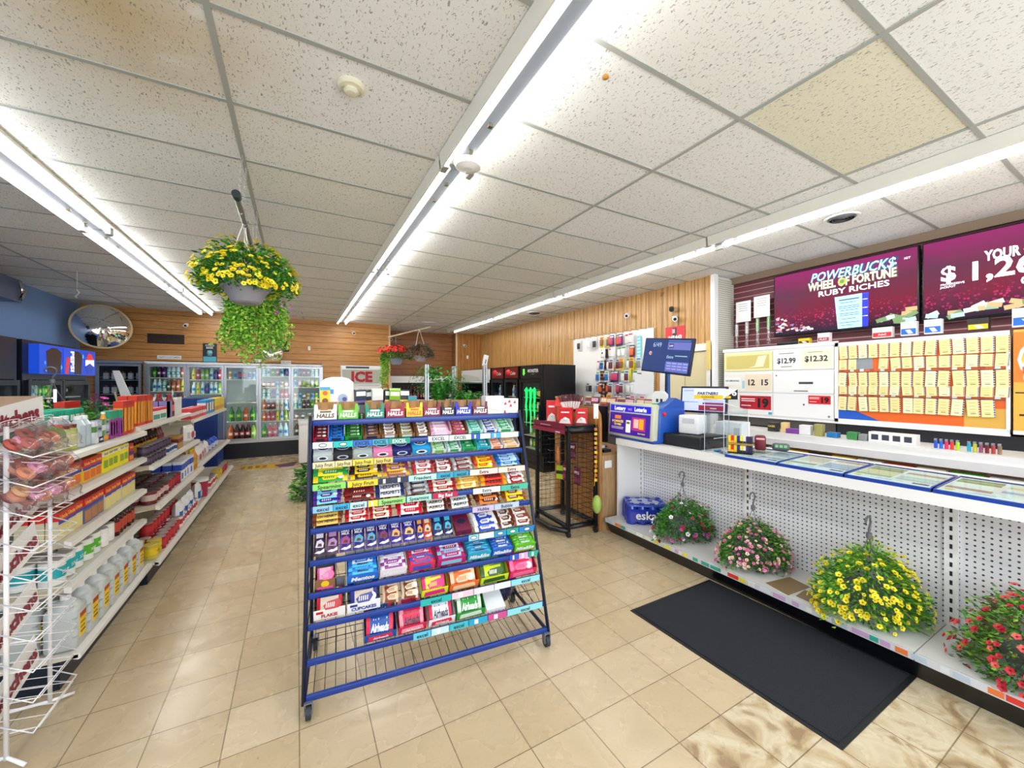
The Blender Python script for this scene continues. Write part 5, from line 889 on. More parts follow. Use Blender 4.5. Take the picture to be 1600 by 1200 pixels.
# ================================================================ plants
def leafcloud(rx, ry, rz, n, size, cols, seed, droop=.4, up=.35, elong=1.6, cut=-.35):
    r_ = random.Random(seed); m = MB(); ms = [mat(c, .6) for c in cols]
    for k in range(n):
        th = r_.uniform(0, 2*math.pi); ph = math.asin(max(cut, min(1, r_.uniform(cut, 1.0)))); rr = r_.uniform(.5, 1.0)**.6*(1+.13*math.sin(3*th+seed)+.08*math.sin(7*th))
        x, y = rx*rr*math.cos(ph)*math.cos(th), ry*rr*math.cos(ph)*math.sin(th); z = rz*rr*math.sin(ph)-droop*rz*(abs(math.cos(ph))**2)*r_.uniform(.2, 1)
        d = Vector((math.cos(th), math.sin(th), r_.uniform(-.6, up+.5))).normalized(); sd = d.cross(Vector((r_.uniform(-1, 1), r_.uniform(-1, 1), 1))).normalized(); s_ = size*r_.uniform(.6, 1.3)
        p = Vector((x, y, z)); up_ = d.cross(sd)*s_*.12
        m.add([tuple(p), tuple(p+d*s_*elong*.5+sd*s_*.32+up_), tuple(p+d*s_*elong), tuple(p+d*s_*elong*.5-sd*s_*.32+up_)], [(0, 1, 2, 3)], ms[k % len(ms)])
    return m
def flowercloud(rx, ry, rz, n, size, cols, eye, seed, droop=.4, cut=-.3, sector=None):
    r_ = random.Random(seed+99); m = MB(); em = mat(eye, .6)
    for k in range(n):
        th = r_.uniform(*(sector or (0, 2*math.pi))); ph = math.asin(r_.uniform(cut, 1.0)); rr = r_.uniform(1.0, 1.12)*(1+.13*math.sin(3*th+seed)+.08*math.sin(7*th))
        z = rz*rr*math.sin(ph)-droop*rz*(abs(math.cos(ph))**2)*.6
        nrm = Vector((math.cos(ph)*math.cos(th), math.cos(ph)*math.sin(th), math.sin(ph)+.35+r_.uniform(-.3, .3))).normalized(); q = nrm.to_track_quat('Z', 'Y'); s_ = size*r_.uniform(.7, 1.2)
        c = Vector((rx*rr*math.cos(ph)*math.cos(th), ry*rr*math.cos(ph)*math.sin(th), z))
        a0 = r_.random()*6; pts = [(0, 0, -s_*.25)]+[(s_*(1.0 if i % 2 else .78)*math.cos(a0+i*math.pi/5), s_*(1.0 if i % 2 else .78)*math.sin(a0+i*math.pi/5), s_*.1) for i in range(10)]
        m.add([tuple(c+q @ Vector(p)) for p in pts], [(0, 1+i, 1+(i+1) % 10) for i in range(10)], mat(cols[k % len(cols)], .5))
        m.add([tuple(c+q @ Vector((s_*.24*math.cos(i), s_*.24*math.sin(i), -s_*.02))) for i in range(6)], [tuple(range(6))], em)
    return m
def hook(h, top=0):   # grey plastic hanger with three legs, hook at height h
    m = MB(); g = mat('#6e7076', .4)
    m.tube([(-.045, 0, h-.03), (-.05, 0, h-.008), (-.035, 0, h+.012), (-.01, 0, h+.018), (.015, 0, h+.008), (.025, 0, h-.018), (.015, 0, h-.045), (0, 0, h-.07), (0, 0, h-.1)], .0075, g)
    m.cyl((0, 0, h-.09), (0, 0, h-.125), .016, g)
    for a in (0, 2.1, 4.2): m.tube([(0, 0, h-.11), (.03*math.cos(a), .03*math.sin(a), h-.2), (.14*math.cos(a), .14*math.sin(a), top)], .0028, g)
    return m
def basket(label, loc, rx, ry, rz, nl, nf, lcols, fcols, eye, seed, hk=None, fs=.018, ls=.028, pot='#6f7278', cz=.16, droop=.45, cat='hanging basket', cut=-.35):
    t = thing('flower_basket', label, cat, loc, 0)
    MB().lathe([(.09, 0), (.10, .01), (.135, .13), (.142, .13), (.142, .15), (.13, .15)], mat(pot, .6), n=20).build('pot', t)
    o = leafcloud(rx, ry, rz, nl, ls, lcols, seed, droop, cut=cut).build('foliage', t, (0, 0, cz)); o['kind'] = 'stuff'
    if nf:
        o = flowercloud(rx, ry, rz, nf, fs, fcols, eye, seed, droop).build('flowers', t, (0, 0, cz)); o['kind'] = 'stuff'
    if hk: hook(hk, cz+rz*.5).build('hanger', t)
    return t
GR = ['#2f7a22', '#4a9a2c', '#6ab43a', '#1f5a1c', '#3d8428']; GY = ['#4f9a24', '#7ab82f', '#a4cc3c', '#2f7a22']
# deck plants, z of deck = .17
t1 = basket('flower basket with mixed pink, white and dark red blooms next to the blue water pack', (3.27, 2.50, .172), .30, .22, .2, 3600, 110, GR, ['#f4eef0', '#d83a8c', '#8a1830', '#f6f2f4', '#7a1626', '#c85aa8'], '#5a1a50', 11, .60, .02, .02, cz=.15, droop=.6)
t2 = basket('flower basket with many pale pink blooms, second from the water pack', (3.28, 1.84, .172), .29, .22, .19, 3600, 330, ['#2f6a22', '#5a9a34', '#7aa83c', '#3d6a28'], ['#e888b0', '#f0b0c0', '#f2d8c0', '#d8609a', '#eec0b0'], '#a02c5a', 12, .56, .015, .02, cz=.15, droop=.6)
t3 = basket('large yellow flower basket on the deck below the lottery trays', (3.28, 1.10, .172), .36, .24, .23, 4600, 330, GY, ['#f2e020', '#f6e834', '#e8d01c'], '#7a6a10', 13, .585, .017, .022, cz=.16, droop=.6)
t4 = basket('coral red flower basket at the right edge of the picture', (3.27, .43, .172), .31, .24, .25, 3800, 200, ['#3a7a28', '#5a9a34', '#8ab83c', '#5a4a28'], ['#d82c3c', '#e0484c', '#c8203a', '#e8605a'], '#6a2020', 14, None, .019, .022, cz=.16, droop=.65)
# hanging pole with two baskets
pl = thing('hanging_pole', 'metal pole with dark end cap hung on chains under the ceiling, near the flower baskets', 'pole', (-.31, 0, 0))
MB().cyl((0, 2.78, 2.75), (0, 4.05, 2.72), .019, mat('#9a9a92', .3, .9), n=14).build('pole_tube', pl); MB().cyl((0, 2.755, 2.75), (0, 2.81, 2.749), .0235, mat('#10262c', .5), n=14).build('end_cap', pl)
m = MB(); CHN = mat('#c8c8c4', .3, .8)
def chain(m, p0, p1, r=.009):
    p0, p1 = Vector(p0), Vector(p1); n = max(2, int((p1-p0).length/.024))
    for k in range(n):
        c = p0.lerp(p1, (k+.5)/n); a = (k % 2)*math.pi/2
        m.tube([(c.x+r*.7*math.cos(q)*math.cos(a), c.y+r*.7*math.cos(q)*math.sin(a), c.z+r*1.6*math.sin(q)) for q in [i*math.pi/3 for i in range(7)]], .0018, CHN, 4)
chain(m, (-.012, 2.98, 2.75), (.0, 3.05, H)); chain(m, (.012, 2.98, 2.75), (.01, 3.2, H)); chain(m, (-.01, 3.9, 2.73), (0, 3.85, H)); chain(m, (.015, 3.9, 2.73), (.01, 4.0, H))
m.tube([(0, 2.95, 2.76), (.025, 2.98, 2.75), (0, 3.0, 2.72), (-.025, 2.98, 2.75), (0, 2.95, 2.77)], .004, CHN); m.build('chains', pl)
yb = thing('flower_basket', 'big yellow flowering hanging basket under the pole', 'hanging basket', (-.31, 3.28, 2.2))
MB().lathe([(.07, 0), (.09, .01), (.135, .10), (.15, .10), (.15, .13), (.13, .13)], mat('#8d8b92', .6), n=20).build('pot', yb)
o = leafcloud(.28, .25, .21, 3600, .024, GR, 21, .55, cut=-.2).build('foliage', yb, (0, 0, .2)); o['kind'] = 'stuff'
o = flowercloud(.28, .25, .21, 480, .019, ['#f2de1a', '#f6ea3c', '#e8cc16'], '#8a6a08', 21, .55, cut=-.2).build('flowers', yb, (0, 0, .2)); o['kind'] = 'stuff'
MB().tube([(0, -.1, .55), (0, -.11, .4), (.1, -.05, .2)], .003, WHITE).tube([(0, -.1, .55), (-.12, -.02, .2)], .003, WHITE).tube([(0, -.1, .55), (.02, .1, .2)], .003, WHITE).tube([(0, -.1, .50), (.02, -.1, .54), (0, -.1, .57), (-.02, -.1, .55)], .006, mat('#6e7076')).build('hanger', yb)
def trail(rx, ry, L, n, cols, seed, size=.022, nst=34):
    r_ = random.Random(seed); m = MB(); ms = [mat(c, .6) for c in cols]; st = mat('#5a7a2c')
    for k in range(nst):
        th = r_.uniform(0, 2*math.pi); q = r_.uniform(.25, 1)**.5; x, y = rx*q*math.cos(th), ry*q*math.sin(th); l = L*r_.uniform(.55, 1)*(1.15-.35*abs(math.cos(th)))
        pts = [(x*.8*(1-t_)+x*(1.0+.25*math.sin(3*t_+k))*t_, y*.8*(1-t_)+y*(1.0+.2*math.sin(2*t_+k))*t_, .04*math.sin(t_*3)-l*t_**1.1) for t_ in [i/7 for i in range(8)]]
        m.tube(pts, .0012, st, 3)
        for i in range(n//nst):
            t_ = (i+r_.random())/(n//nst)*6.99; a = int(t_); f = t_-a; p = Vector(pts[a]).lerp(Vector(pts[a+1]), f)+Vector((r_.uniform(-.03, .03), r_.uniform(-.03, .03), 0))
            d = Vector((r_.uniform(-1, 1), r_.uniform(-1, 1), r_.uniform(-.9, .3))).normalized(); sd = d.orthogonal().normalized(); s_ = size*r_.uniform(.6, 1.3)
            m.add([tuple(p), tuple(p+d*s_*.6+sd*s_*.4), tuple(p+d*s_*1.2), tuple(p+d*s_*.6-sd*s_*.4)], [(0, 1, 2, 3)], ms[(i+k) % len(ms)])
    return m
tp_ = thing('trailing_plant', 'long bright green trailing plant hanging behind the yellow flower basket', 'hanging basket', (-.31, 3.95, 2.2))
MB().lathe([(.08, 0), (.12, .1), (.13, .12)], mat('#7d7f84', .6), n=18).build('pot', tp_)
o = leafcloud(.2, .2, .13, 700, .03, GR, 31, .3).build('foliage', tp_, (0, 0, .13)); o['kind'] = 'stuff'
o = trail(.25, .22, .52, 5200, ['#8ac83a', '#a8d84c', '#6ab02c', '#4a962a', '#b8d850'], 32, .026, nst=70).build('trailing_stems', tp_, (0, 0, .12)); o['kind'] = 'stuff'
o = flowercloud(.26, .2, .1, 16, .018, ['#b83aa0', '#c850b0'], '#f0d0e8', 33, .2, sector=(-1.2, .3)).build('flowers', tp_, (.03, 0, .06)); o['kind'] = 'stuff'
MB().tube([(0, 0, .52), (0, .0, .2)], .003, mat('#6e7076')).tube([(0, 0, .5), (.1, 0, .12)], .002, mat('#6e7076')).tube([(0, 0, .5), (-.1, 0, .12)], .002, mat('#6e7076')).build('hanger', tp_)
# far hanging pole with red and brown baskets
fp = thing('hanging_pole', 'pale pole hung on two wires near the alcove above the red flowers', 'pole', (2.05, 8.6, 2.72))
MB().cyl((-.28, .3, -.06), (.45, -.5, .12), .017, mat('#b8a888', .4), n=10).build('pole_tube', fp); MB().tube([(-.12, .13, -.02), (-.12, .13, .40)], .004, GREY).tube([(.22, -.25, .07), (.22, -.25, .41)], .004, GREY).build('chains', fp)
rb_ = thing('flower_basket', 'hanging basket of bright red flowers with green trailing stems near the alcove', 'hanging basket', (1.9, 8.7, 2.1))
MB().lathe([(.1, -.05), (.14, .06), (.15, .08)], mat('#8a92a8', .6), n=16).build('pot', rb_); o = leafcloud(.3, .26, .14, 500, .05, GR, 41).build('foliage', rb_, (0, 0, .14)); o['kind'] = 'stuff'
o = flowercloud(.33, .26, .13, 110, .04, ['#f02418', '#e01c14', '#f83a24'], '#c01010', 42, .1, cut=.0).build('flowers', rb_, (0, 0, .22)); o['kind'] = 'stuff'
o = trail(.1, .1, .75, 500, ['#7ac82c', '#98d83c', '#5ab02c'], 43, .04, 12).build('trailing_stems', rb_, (-.24, .0, .1)); o['kind'] = 'stuff'
MB().tube([(0, .03, .6), (0, 0, .2)], .004, GREY).build('hanger', rb_)
bb = thing('plant_basket', 'brownish drying plant in a hanging basket right of the red flowers', 'hanging basket', (2.32, 8.25, 2.15))
MB().lathe([(.1, -.05), (.14, .06), (.15, .08)], mat('#9a8c8c', .6), n=16).build('pot', bb); o = leafcloud(.26, .24, .2, 600, .05, ['#6a5a48', '#7a6a5a', '#4a6a30', '#5a3a38'], 44).build('foliage', bb, (0, 0, .14)); o['kind'] = 'stuff'
MB().tube([(-.02, .05, .66), (.12, 0, .2)], .005, WHITE).tube([(-.02, .05, .66), (-.12, 0, .2)], .005, WHITE).build('hanger', bb)
# plants on and behind the left shelving
def bush(label, loc, rx, ry, rz, n, cols, seed, fl=None, ls=.04, hk=None, cat='potted plant', elong=1.6):
    t = thing('potted_plant', label, cat, loc); MB().lathe([(.09, 0), (.13, .14), (.135, .15)], mat('#6f7278'), n=16).build('pot', t)
    o = leafcloud(rx, ry, rz, n, ls, cols, seed, elong=elong).build('foliage', t, (0, 0, .17)); o['kind'] = 'stuff'
    if fl: o = flowercloud(rx, ry, rz, fl[1], fl[2], [fl[0]], '#f0e0f0', seed).build('flowers', t, (0, 0, .2)); o['kind'] = 'stuff'
    if hk: hook(hk, .2).build('hanger', t)
    return t
shb = thing('plant_table', 'low shelf behind the left aisle shelving holding the potted plants', 'table', (-1.95, 4.6, 0)); MB().box(-.25, .25, -1.2, 1.4, 1.12, 1.15, SHW).build('table_top', shb)
for s_ in (-1.1, 1.3): MB().box(-.2, .2, s_-.02, s_+.02, 0, 1.12, SHW).build('leg', shb)
bush('leafy green plant with tiny purple flowers and wire hanger behind the pastry bags', (-1.93, 4.0, 1.152), .22, .22, .14, 600, ['#3d6a24', '#5a8a2c', '#2a5420'], 51, ('#5a4a8a', 8, .018), .035, .62)
bush('green trailing plant with large hook in front of the dark single cooler', (-1.9, 5.0, 1.152), .24, .2, .14, 600, GR, 52, None, .045, .62)
bush('small plant with a magenta bloom by the red cracker boxes', (-1.9, 5.8, 1.152), .14, .14, .16, 220, GR, 53, ('#c82a9a', 10, .035), .03)
bush('green plant on the floor behind the left side of the candy rack', (.16, 6.3, 0), .2, .2, .3, 500, GR, 54, ('#b03a5a', 5, .02), .06)
# ferns on the silver rack
SIL = mat('#a3a8ac', .35, .7)
sr = thing('metal_shelf_frame', 'bare silver metal shelf frame with slotted posts behind the candy rack', 'shelving', (0, 0, 0))
A_, B_, C_ = (1.31, 4.41), (1.76, 4.74), (1.90, 4.09)
for nm_, (x, y) in (('A', A_), ('B', B_), ('C', C_)):
    m = MB(); m.box(x-.022, x-.004, y-.02, y+.02, 0, 1.86, SIL).box(x+.004, x+.022, y-.02, y+.02, 0, 1.86, SIL)
    for k in range(60): m.box(x-.006, x+.006, y-.012, y+.012, .03+.03*k, .045+.03*k, mat('#4a4d50', .4, .5))
    m.build('post', sr)
for z in (1.655, 1.22, .6, .15):
    m = MB()
    for p, q in ((A_, B_), (B_, C_), (A_, C_)) if z < 1.5 else ((A_, B_), (B_, C_)): m.tube([(*p, z), (*q, z)], .016, SIL, 4)
    if z < 1.5: m.prism([A_, C_, B_], z, z+.01, SIL, 'Z')
    m.build('shelf', sr)
m = MB(); m.T = Matrix.Translation((C_[0], C_[1], 1.84)) @ Matrix.Rotation(R(12), 4, 'Y'); m.box(-.035, .02, -.01, .01, 0, .13, mat('#c8c9c4', .4, .4)).box(-.01, .0, -.012, -.01, .03, .08, BLK); m.build('loose_bracket', sr)
def fern(label, loc, r_, n, seed, cz=1.0):
    t = thing('potted_fern', label, 'fern', loc); MB().lathe([(.08, 0), (.11, .13), (.12, .14)], mat('#5a5d62'), n=14).build('pot', t); rd = random.Random(seed); m = MB(); ms = [mat(c, .6) for c in ('#2c7a24', '#3f9430', '#1f5f20', '#55a83a')]
    for k in range(n):
        th = rd.uniform(0, 2*math.pi); L = r_*rd.uniform(.7, 1.1); hgt = r_*rd.uniform(.3, 1.0)*cz; prev = None
        for i in range(9):
            t_ = i/8; p = Vector((L*t_*math.cos(th), L*t_*math.sin(th), .13+hgt*math.sin(t_*2.3)*.8))
            if prev is not None:
                d = (p-prev).normalized(); sd = d.cross(Vector((0, 0, 1))).normalized(); w_ = .045*(1.1-t_)
                for s_ in (-1, 1): m.add([tuple(prev), tuple(prev+sd*s_*w_+d*.02), tuple(prev+sd*s_*w_+d*.032-Vector((0, 0, .008))), tuple(prev.lerp(p, .6))], [(0, 1, 2, 3)], ms[k % 4])
            prev = p
    o = m.build('fronds', t); o['kind'] = 'stuff'
fern('big dark green fern on the silver shelf frame, left of the other ferns', (1.52, 4.58, 1.232), .36, 130, 61, 1.75)
fern('bushy green fern between the silver posts', (1.78, 4.28, 1.232), .24, 60, 62)
fern('low green fern right of the second silver post', (1.86, 4.62, 1.232), .25, 60, 63)
# white chest freezer seen beyond the rack
cf = thing('chest_freezer', 'white chest freezer at the end of the main aisle beyond the candy rack', 'freezer', (.45, 9.2, 0)); MB().box(-.42, .42, -.3, .3, .03, .8, BRW, bv=.015).build('body', cf); MB().box(-.43, .43, -.31, .31, .8, .86, BRW, bv=.01).build('lid', cf)
# ================================================================ black wheeled stand
bs = thing('wire_stand', 'black wheeled wire display stand with maroon header strip', 'display rack', (0, 0, 0)); PA, PB_, PC, PD = (2.55, 3.98), (2.53, 3.34), (2.88, 3.31), (2.90, 3.95); HB = 1.19
for x, y in (PA, PB_, PC, PD): MB().box(x-.018, x+.018, y-.018, y+.018, .06, HB, BLK).build('post', bs)
m = MB(); m2 = MB()
for p, q in ((PA, PB_), (PB_, PC), (PC, PD), (PD, PA)):
    m.tube([(*p, HB-.05), (*q, HB-.05)], .04, BLK, 4); m2.tube([(*p, .11), (*q, .11)], .03, BLK, 4)
m2.build('lower_frame', bs); m.prism([PA, PB_, PC, PD], HB-.02, HB, BLK, 'Z'); m.build('frame', bs)
m = MB()
for k in range(17):
    z = .18+k*.055
    for p, q in ((PB_, PC), (PC, PD), (PD, PA)): m.tube([(*p, z), (*q, z)], .0028 if k % 2 else .0018, BLK, 4)
for k in range(5):
    t_ = (k+1)/6
    for p, q in ((PB_, PC), (PC, PD), (PD, PA)): m.tube([(p[0]+(q[0]-p[0])*t_, p[1]+(q[1]-p[1])*t_, .12), (p[0]+(q[0]-p[0])*t_, p[1]+(q[1]-p[1])*t_, HB-.06)], .002, BLK, 4)
for k in range(12): m.tube([(PB_[0], 3.36+.05*k, .15), (PC[0], 3.34+.05*k, .15)], .0025, GREY, 4)
m.build('wire_grid', bs)
m = MB()
for z in (.98, .84, .7):
    for k in range(3): m.tube([(2.86, 3.42+.2*k, z), (2.62, 3.42+.2*k, z+.005), (2.60, 3.42+.2*k, z+.02)], .003, GREY, 5)
m.build('hook', bs)
m = MB(); m.tube([(PB_[0], PB_[1], .07), (2.42, 3.5, .07), (2.41, 3.8, .07), (PA[0], PA[1], .07)], .03, BLK, 6); m.build('curved_base', bs)
m = MB().quad((PA[0]-.045, PA[1], HB-.09), (PB_[0]-.045, PB_[1], HB-.09), (PB_[0]-.045, PB_[1], HB+.02), (PA[0]-.045, PA[1], HB+.02), mat('#7a1c3a')).box(-.05+PB_[0], -.045+PB_[0], PB_[1], PA[1], HB-.09, HB-.045, '#8e2444').box(-.053+PB_[0], -.048+PB_[0], 3.42, 3.5, HB-.08, HB-.07, BRW).box(-.053+PB_[0], -.048+PB_[0], 3.6, 3.8, HB-.02, HB-.01, '#c890a0'); m.build('header_strip', bs)
for x, y in (PA, PB_, PC, PD):
    m = MB().cyl((x-.012, y, .034), (x+.012, y, .034), .034, mat('#1b1d20', .6), n=16).box(x-.016, x+.016, y-.012, y+.012, .05, .075, BLK); m.build('caster', bs)
HP = Proto('hanging_pack', 'snack pack', MB().box(-.05, .05, -.012, 0, -.2, 0, mat('#6a1c3c')).box(-.04, .04, -.014, -.012, -.08, -.05, mat('#d8c0c8')).box(-.05, .05, -.014, -.012, -.17, -.12, mat('#8a3a5c')))
for k, (x, y, z) in enumerate(((2.72, 3.42, .72), (2.72, 3.62, .72), (2.8, 3.62, .97))): HP.put('maroon snack pack hanging on a hook inside the black stand', (x, y, z), R(-90+8*k), 'maroon packs in the black stand')
HP2 = Proto('hanging_pack', 'snack pack', MB().box(-.045, .045, -.012, 0, -.16, 0, mat('#b8d02c')).box(-.045, .045, -.014, -.012, -.1, -.06, mat('#2a2a2a'))); HP2.put('lime green and black pack hanging inside the black stand', (2.76, 3.8, .66), R(-60))
tag(MB().tube([(0, 0, 0), (0, 0, -.05)], .002, GREY).lathe([(.005, -.26), (.025, -.22), (.022, -.12), (.006, -.06)], mat('#b86a38'), n=8).build('jerky_bundle', loc=(2.6, 3.62, .99)), 'small brown bundle hanging at the front of the black stand', 'snack')
# red cartons and sticks on top of the stand
def rbx(lb, x, y, w_, d, h, yaw, front='#e8e4e0'):
    m = MB(); m.box(-w_/2, w_/2, -d/2, d/2, 0, h, '#d4141c'); m.prism([(-w_*.45, h*.08), (w_*.4, h*.05), (w_*.3, h*.35), (0, h*.45), (-w_*.3, h*.3)], -d/2-.002, -d/2, mat(front)); m.box(-w_*.3, w_*.3, -d/2-.003, -d/2-.002, h*.7, h*.78, BRW); m.ball((0, -d/2, h*.33), w_*.14, BRW, 8, (1, .3, 1)); return tag(m.build('red_carton', loc=(x, y, HB+.002), rot=(0, 0, yaw)), lb, 'carton')
rbx('tall red and white carton at the left on the black stand', 2.60, 3.75, .12, .12, .25, R(-35)); rbx('red carton with white dog-like blot in the middle on the black stand', 2.62, 3.50, .15, .12, .18, R(-45)); rbx('bright red carton at the right on the black stand', 2.80, 3.45, .13, .1, .17, R(-40), '#f2f0ee')
o = MB().prism([(-.06, 0), (.06, 0), (.07, .1), (.02, .13), (-.04, .1)], -.01, .01, '#e02420').box(-.05, .08, -.012, .02, .1, .115, '#8aa86a').build('carton_flap', loc=(2.62, 3.62, HB+.19), rot=(R(-10), 0, R(-35))); tag(o, 'open red carton flap sticking up behind the red cartons', 'carton')
ST = Proto('meat_stick', 'snack', MB().tube([(0, 0, 0), (0, 0, .2)], .008, mat('#5a1c2a', .3), 6).box(-.01, .01, -.009, -.007, .03, .12, mat('#e8dcd8')))
for k in range(14): ST.put('thin meat stick fanned out of the red cartons on the black stand', (2.67+.022*(k % 7), 3.55+.03*(k//7), HB+.13), Euler((R((k*37) % 20-10), R(-22+7*(k % 7)), R(-40))), 'meat sticks')
m = MB().box(-.025, .025, -.002, .002, -.02, .14, BRW); m.tube([(0, 0, 0), (0.01, 0, -.4), (-.02, 0, -.75)], .006, mat('#e0b020'), 6)
for k in range(12): m.box(-.018, .012, -.006, .004, -.15-.05*k, -.12-.05*k, ('#c8681c', '#e8c020')[k % 2])
m.ball((.01, 0, -.95), .05, mat('#a8c860', .4), 8, (.8, .5, 2)); tag(m.build('clip_strip', loc=(2.84, 3.255, 1.28), rot=(0, 0, R(-30))), 'yellow clip strip ending in a green bag, hanging on the black stand', 'clip strip')
# ================================================================ wooden desk unit
WD = m_wood('desk_wood', '#a8713c', '#c08a50'); dk = thing('wooden_desk', 'wooden desk unit with rounded side panel beside the black stand', 'desk', (0, 0, 0))
m = MB(); m.prism([(3.30, 0), (4.15, 0), (4.15, 1.38), (3.42, 1.38), (3.35, 1.35), (3.31, 1.29), (3.30, 1.2)], 2.93, 2.965, WD, 'X'); m.build('side_panel', dk)
MB().box(2.97, 3.5, 3.30, 4.1, 0, .84, m_wood('desk_wood_pale', '#a88660', '#c0a078')).build('cabinet', dk); MB().box(2.97, 3.5, 3.29, 4.1, .84, .87, m_wood('desk_top', '#8a6440', '#b08458')).build('desk_top', dk); MB().box(2.99, 3.09, 3.28, 3.288, .7, .78, BRW).build('label', dk)
tag(MB().box(-.05, .05, -.2, .2, 0, .03, BLK).box(-.05, .05, -.1, .1, .03, .06, '#d8dcE2').build('paper_tray', loc=(3.05, 3.5, .872)), 'black and white paper tray on the wooden desk', 'tray')
m = MB().box(-.02, .02, -.2, .2, .08, .5, BLK).box(-.1, .1, -.1, .1, 0, .01, BLK).box(-.02, .02, -.03, .03, .01, .1, BLK); tag(m.build('computer_monitor', loc=(3.2, 3.68, .872)), 'black monitor seen from behind on the wooden desk', 'monitor')
# ================================================================ front counter
CT = thing('checkout_counter', 'long white pegboard fronted counter with lower deck', 'counter', (0, 0, 0)); CY1 = 3.24; CY0 = -1.63; CX = 3.12; DX = 2.97; PX = 3.5
MB().box(CX, 3.95, CY0, CY1, .995, 1.03, BRW).box(CX-.005, CX+.02, CY0, CY1, .965, 1.032, BRW).build('worktop', CT)
MB().box(PX, PX+.02, CY0, CY1, .17, .995, PEG).build('pegboard', CT)
MB().box(CX+.01, PX+.1, CY1-.02, CY1, 0, .995, BRW).build('end_panel', CT)
m = MB()
for k in range(5):
    y = CY1-.02-1.22*k; u_ = MB(); u_.box(PX-.018, PX-.001, y-.03, y+.03, .17, .99, BRW)
    for q in range(14): u_.box(PX-.0195, PX-.0175, y-.006, y+.006, .2+q*.055, .228+q*.055, mat('#1c1c24'))
    u_.build('upright', CT)
for k in range(4):
    ya, yb_ = CY1-1.22*(k+1), CY1-1.22*k; MB().box(DX, PX, ya+.002, yb_-.002, .145, .17, mat('#dcdcdc', .3)).box(DX-.015, DX, ya+.002, yb_-.002, .13, .172, mat('#d4d6da', .2)).build('deck', CT)
MB().box(DX+.07, PX, CY0, CY1, 0, .145, mat('#0c0d14', .3)).prism([(DX+.0, .13), (DX+.07, 0), (DX+.12, 0), (DX+.12, .145)], CY0, CY1, mat('#0c0d14', .3)).build('kickboard', CT)
r_ = random.Random(5); tgc = ['#e8e4d4', '#d8e0e4', '#e8d84a', '#3aa890', '#d8382c', '#b8c8d8', '#f0ece4', '#caa0c8', '#e87a3a']
m = MB()
y = 3.2
while y > -.2:
    w_ = r_.uniform(.03, .09); MB().box(DX-.0165, DX-.0152, y-w_, y, .137, .166, r_.choice(tgc)).build('price_tag', CT); y -= w_+r_.uniform(.0, .06)
# water pack
wp = thing('water_pack', 'blue shrink wrapped pack of water bottles on the counter deck', 'water pack', (3.28, 2.98, .172), R(-35)); SH = mat('#1230a8', .15, 0, 0, 1, .6)
m = MB()
for a in range(4):
    for b in range(3): m.lathe([(.052, 0), (.055, .02), (.055, .16), (.045, .19), (.02, .215)], SH, (-.16+.107*a, -.107+.107*b, 0), 12)
m.box(-.2, .2, -.15, .15, .02, .14, SH, bv=.03); m.build('bottles', wp)
m = MB(); m.box(-.2, .2, -.15, .15, .17, .205, mat('#2c48ac', .12), bv=.017).prism([(-.17, -.1), (.1, -.12), (.15, -.02), (.0, .1), (-.15, .06)], .2052, .2065, mat('#a8b6d8', .1), 'Z'); m.build('top_film', wp)
m = MB().text('eska', (-.02, -.166, .1), .12, BRW, wmax=.24, bold=.02).box(-.18, .18, -.162, -.15, .03, .16, SH).box(.12, .16, -.164, -.162, .05, .1, '#8a9ad8'); m.build('print', wp)
tag(MB().prism([(-.14, -.08), (.12, -.1), (.15, .05), (-.1, .09)], 0, .002, mat('#8a7450'), 'Z').build('cardboard_mat', loc=(3.13, 1.52, .1705)), 'flat brown cardboard mat on the deck right of the pale pink basket', 'cardboard')
tag(MB().prism([(-.08, -.06), (.08, -.07), (.07, .06), (-.07, .05)], 0, .002, mat('#8a7450'), 'Z').build('cardboard_mat', loc=(3.10, 1.36, .1705)), 'smaller brown cardboard mat left of the yellow basket on the deck', 'cardboard')
# lottery ticket trays
for k in range(6):
    ya = 1.985-.405*k; t = thing('ticket_tray', 'blue framed lottery ticket tray on the counter, %s from the battery stand' % ORD[k], 'ticket tray', (CX+.02, ya-.2, 1.032), R(-90)); W_ = .198
    bl = mat('#14409c', .3)
    m = MB().prism([(-.01, 0), (.46, 0), (.46, .042), (.03, .028), (-.01, .018)], -W_, -W_+.008, bl, 'X').prism([(-.01, 0), (.46, 0), (.46, .042), (.03, .028), (-.01, .018)], W_-.008, W_, bl, 'X').box(-W_, W_, -.015, .012, 0, .022, bl).box(-W_, W_, .45, .46, 0, .042, bl); m.build('frame', t)
    rr = random.Random(k); n = MB(); n.T = Matrix.Translation((0, .0, .020)) @ Matrix.Rotation(R(1.8), 4, 'X'); n.box(-W_+.01, W_-.01, 0, .43, 0, .004, '#e6ecee')
    for c_ in range(2):
        for q in range(5):
            x0 = -W_+.02+c_*.19; n.box(x0, x0+.17, .09+q*.065, .145+q*.065, .004, .0046, rr.choice(['#9ab89a', '#d8c8a0', '#8a9a6a', '#b88a8a', '#b8c8d0', '#7a8a70', '#e4e0d8', '#9aaad0', '#e8ecee', '#dfe8ec']))
    n.box(-W_+.015, W_-.015, .01, .075, .004, .0052, '#e8f2f6').disc((-W_+.05, .04, .0056), .022, mat('#e8d02c'), 'Z', ry=.02).box(W_-.09, W_-.02, .02, .055, .0052, .0058, '#16307c').box(-.08, .02, .02, .03, .0052, .0056, '#5ab0d8').box(-.06, .06, .045, .052, .0052, .0056, '#9ab8d0'); n.build('tickets', t)
    g = MB(); g.T = Matrix.Translation((0, .0, .026)) @ Matrix.Rotation(R(1.8), 4, 'X'); g.box(-W_+.01, W_-.01, 0, .43, 0, .003, GL); g.build('glass_cover', t)
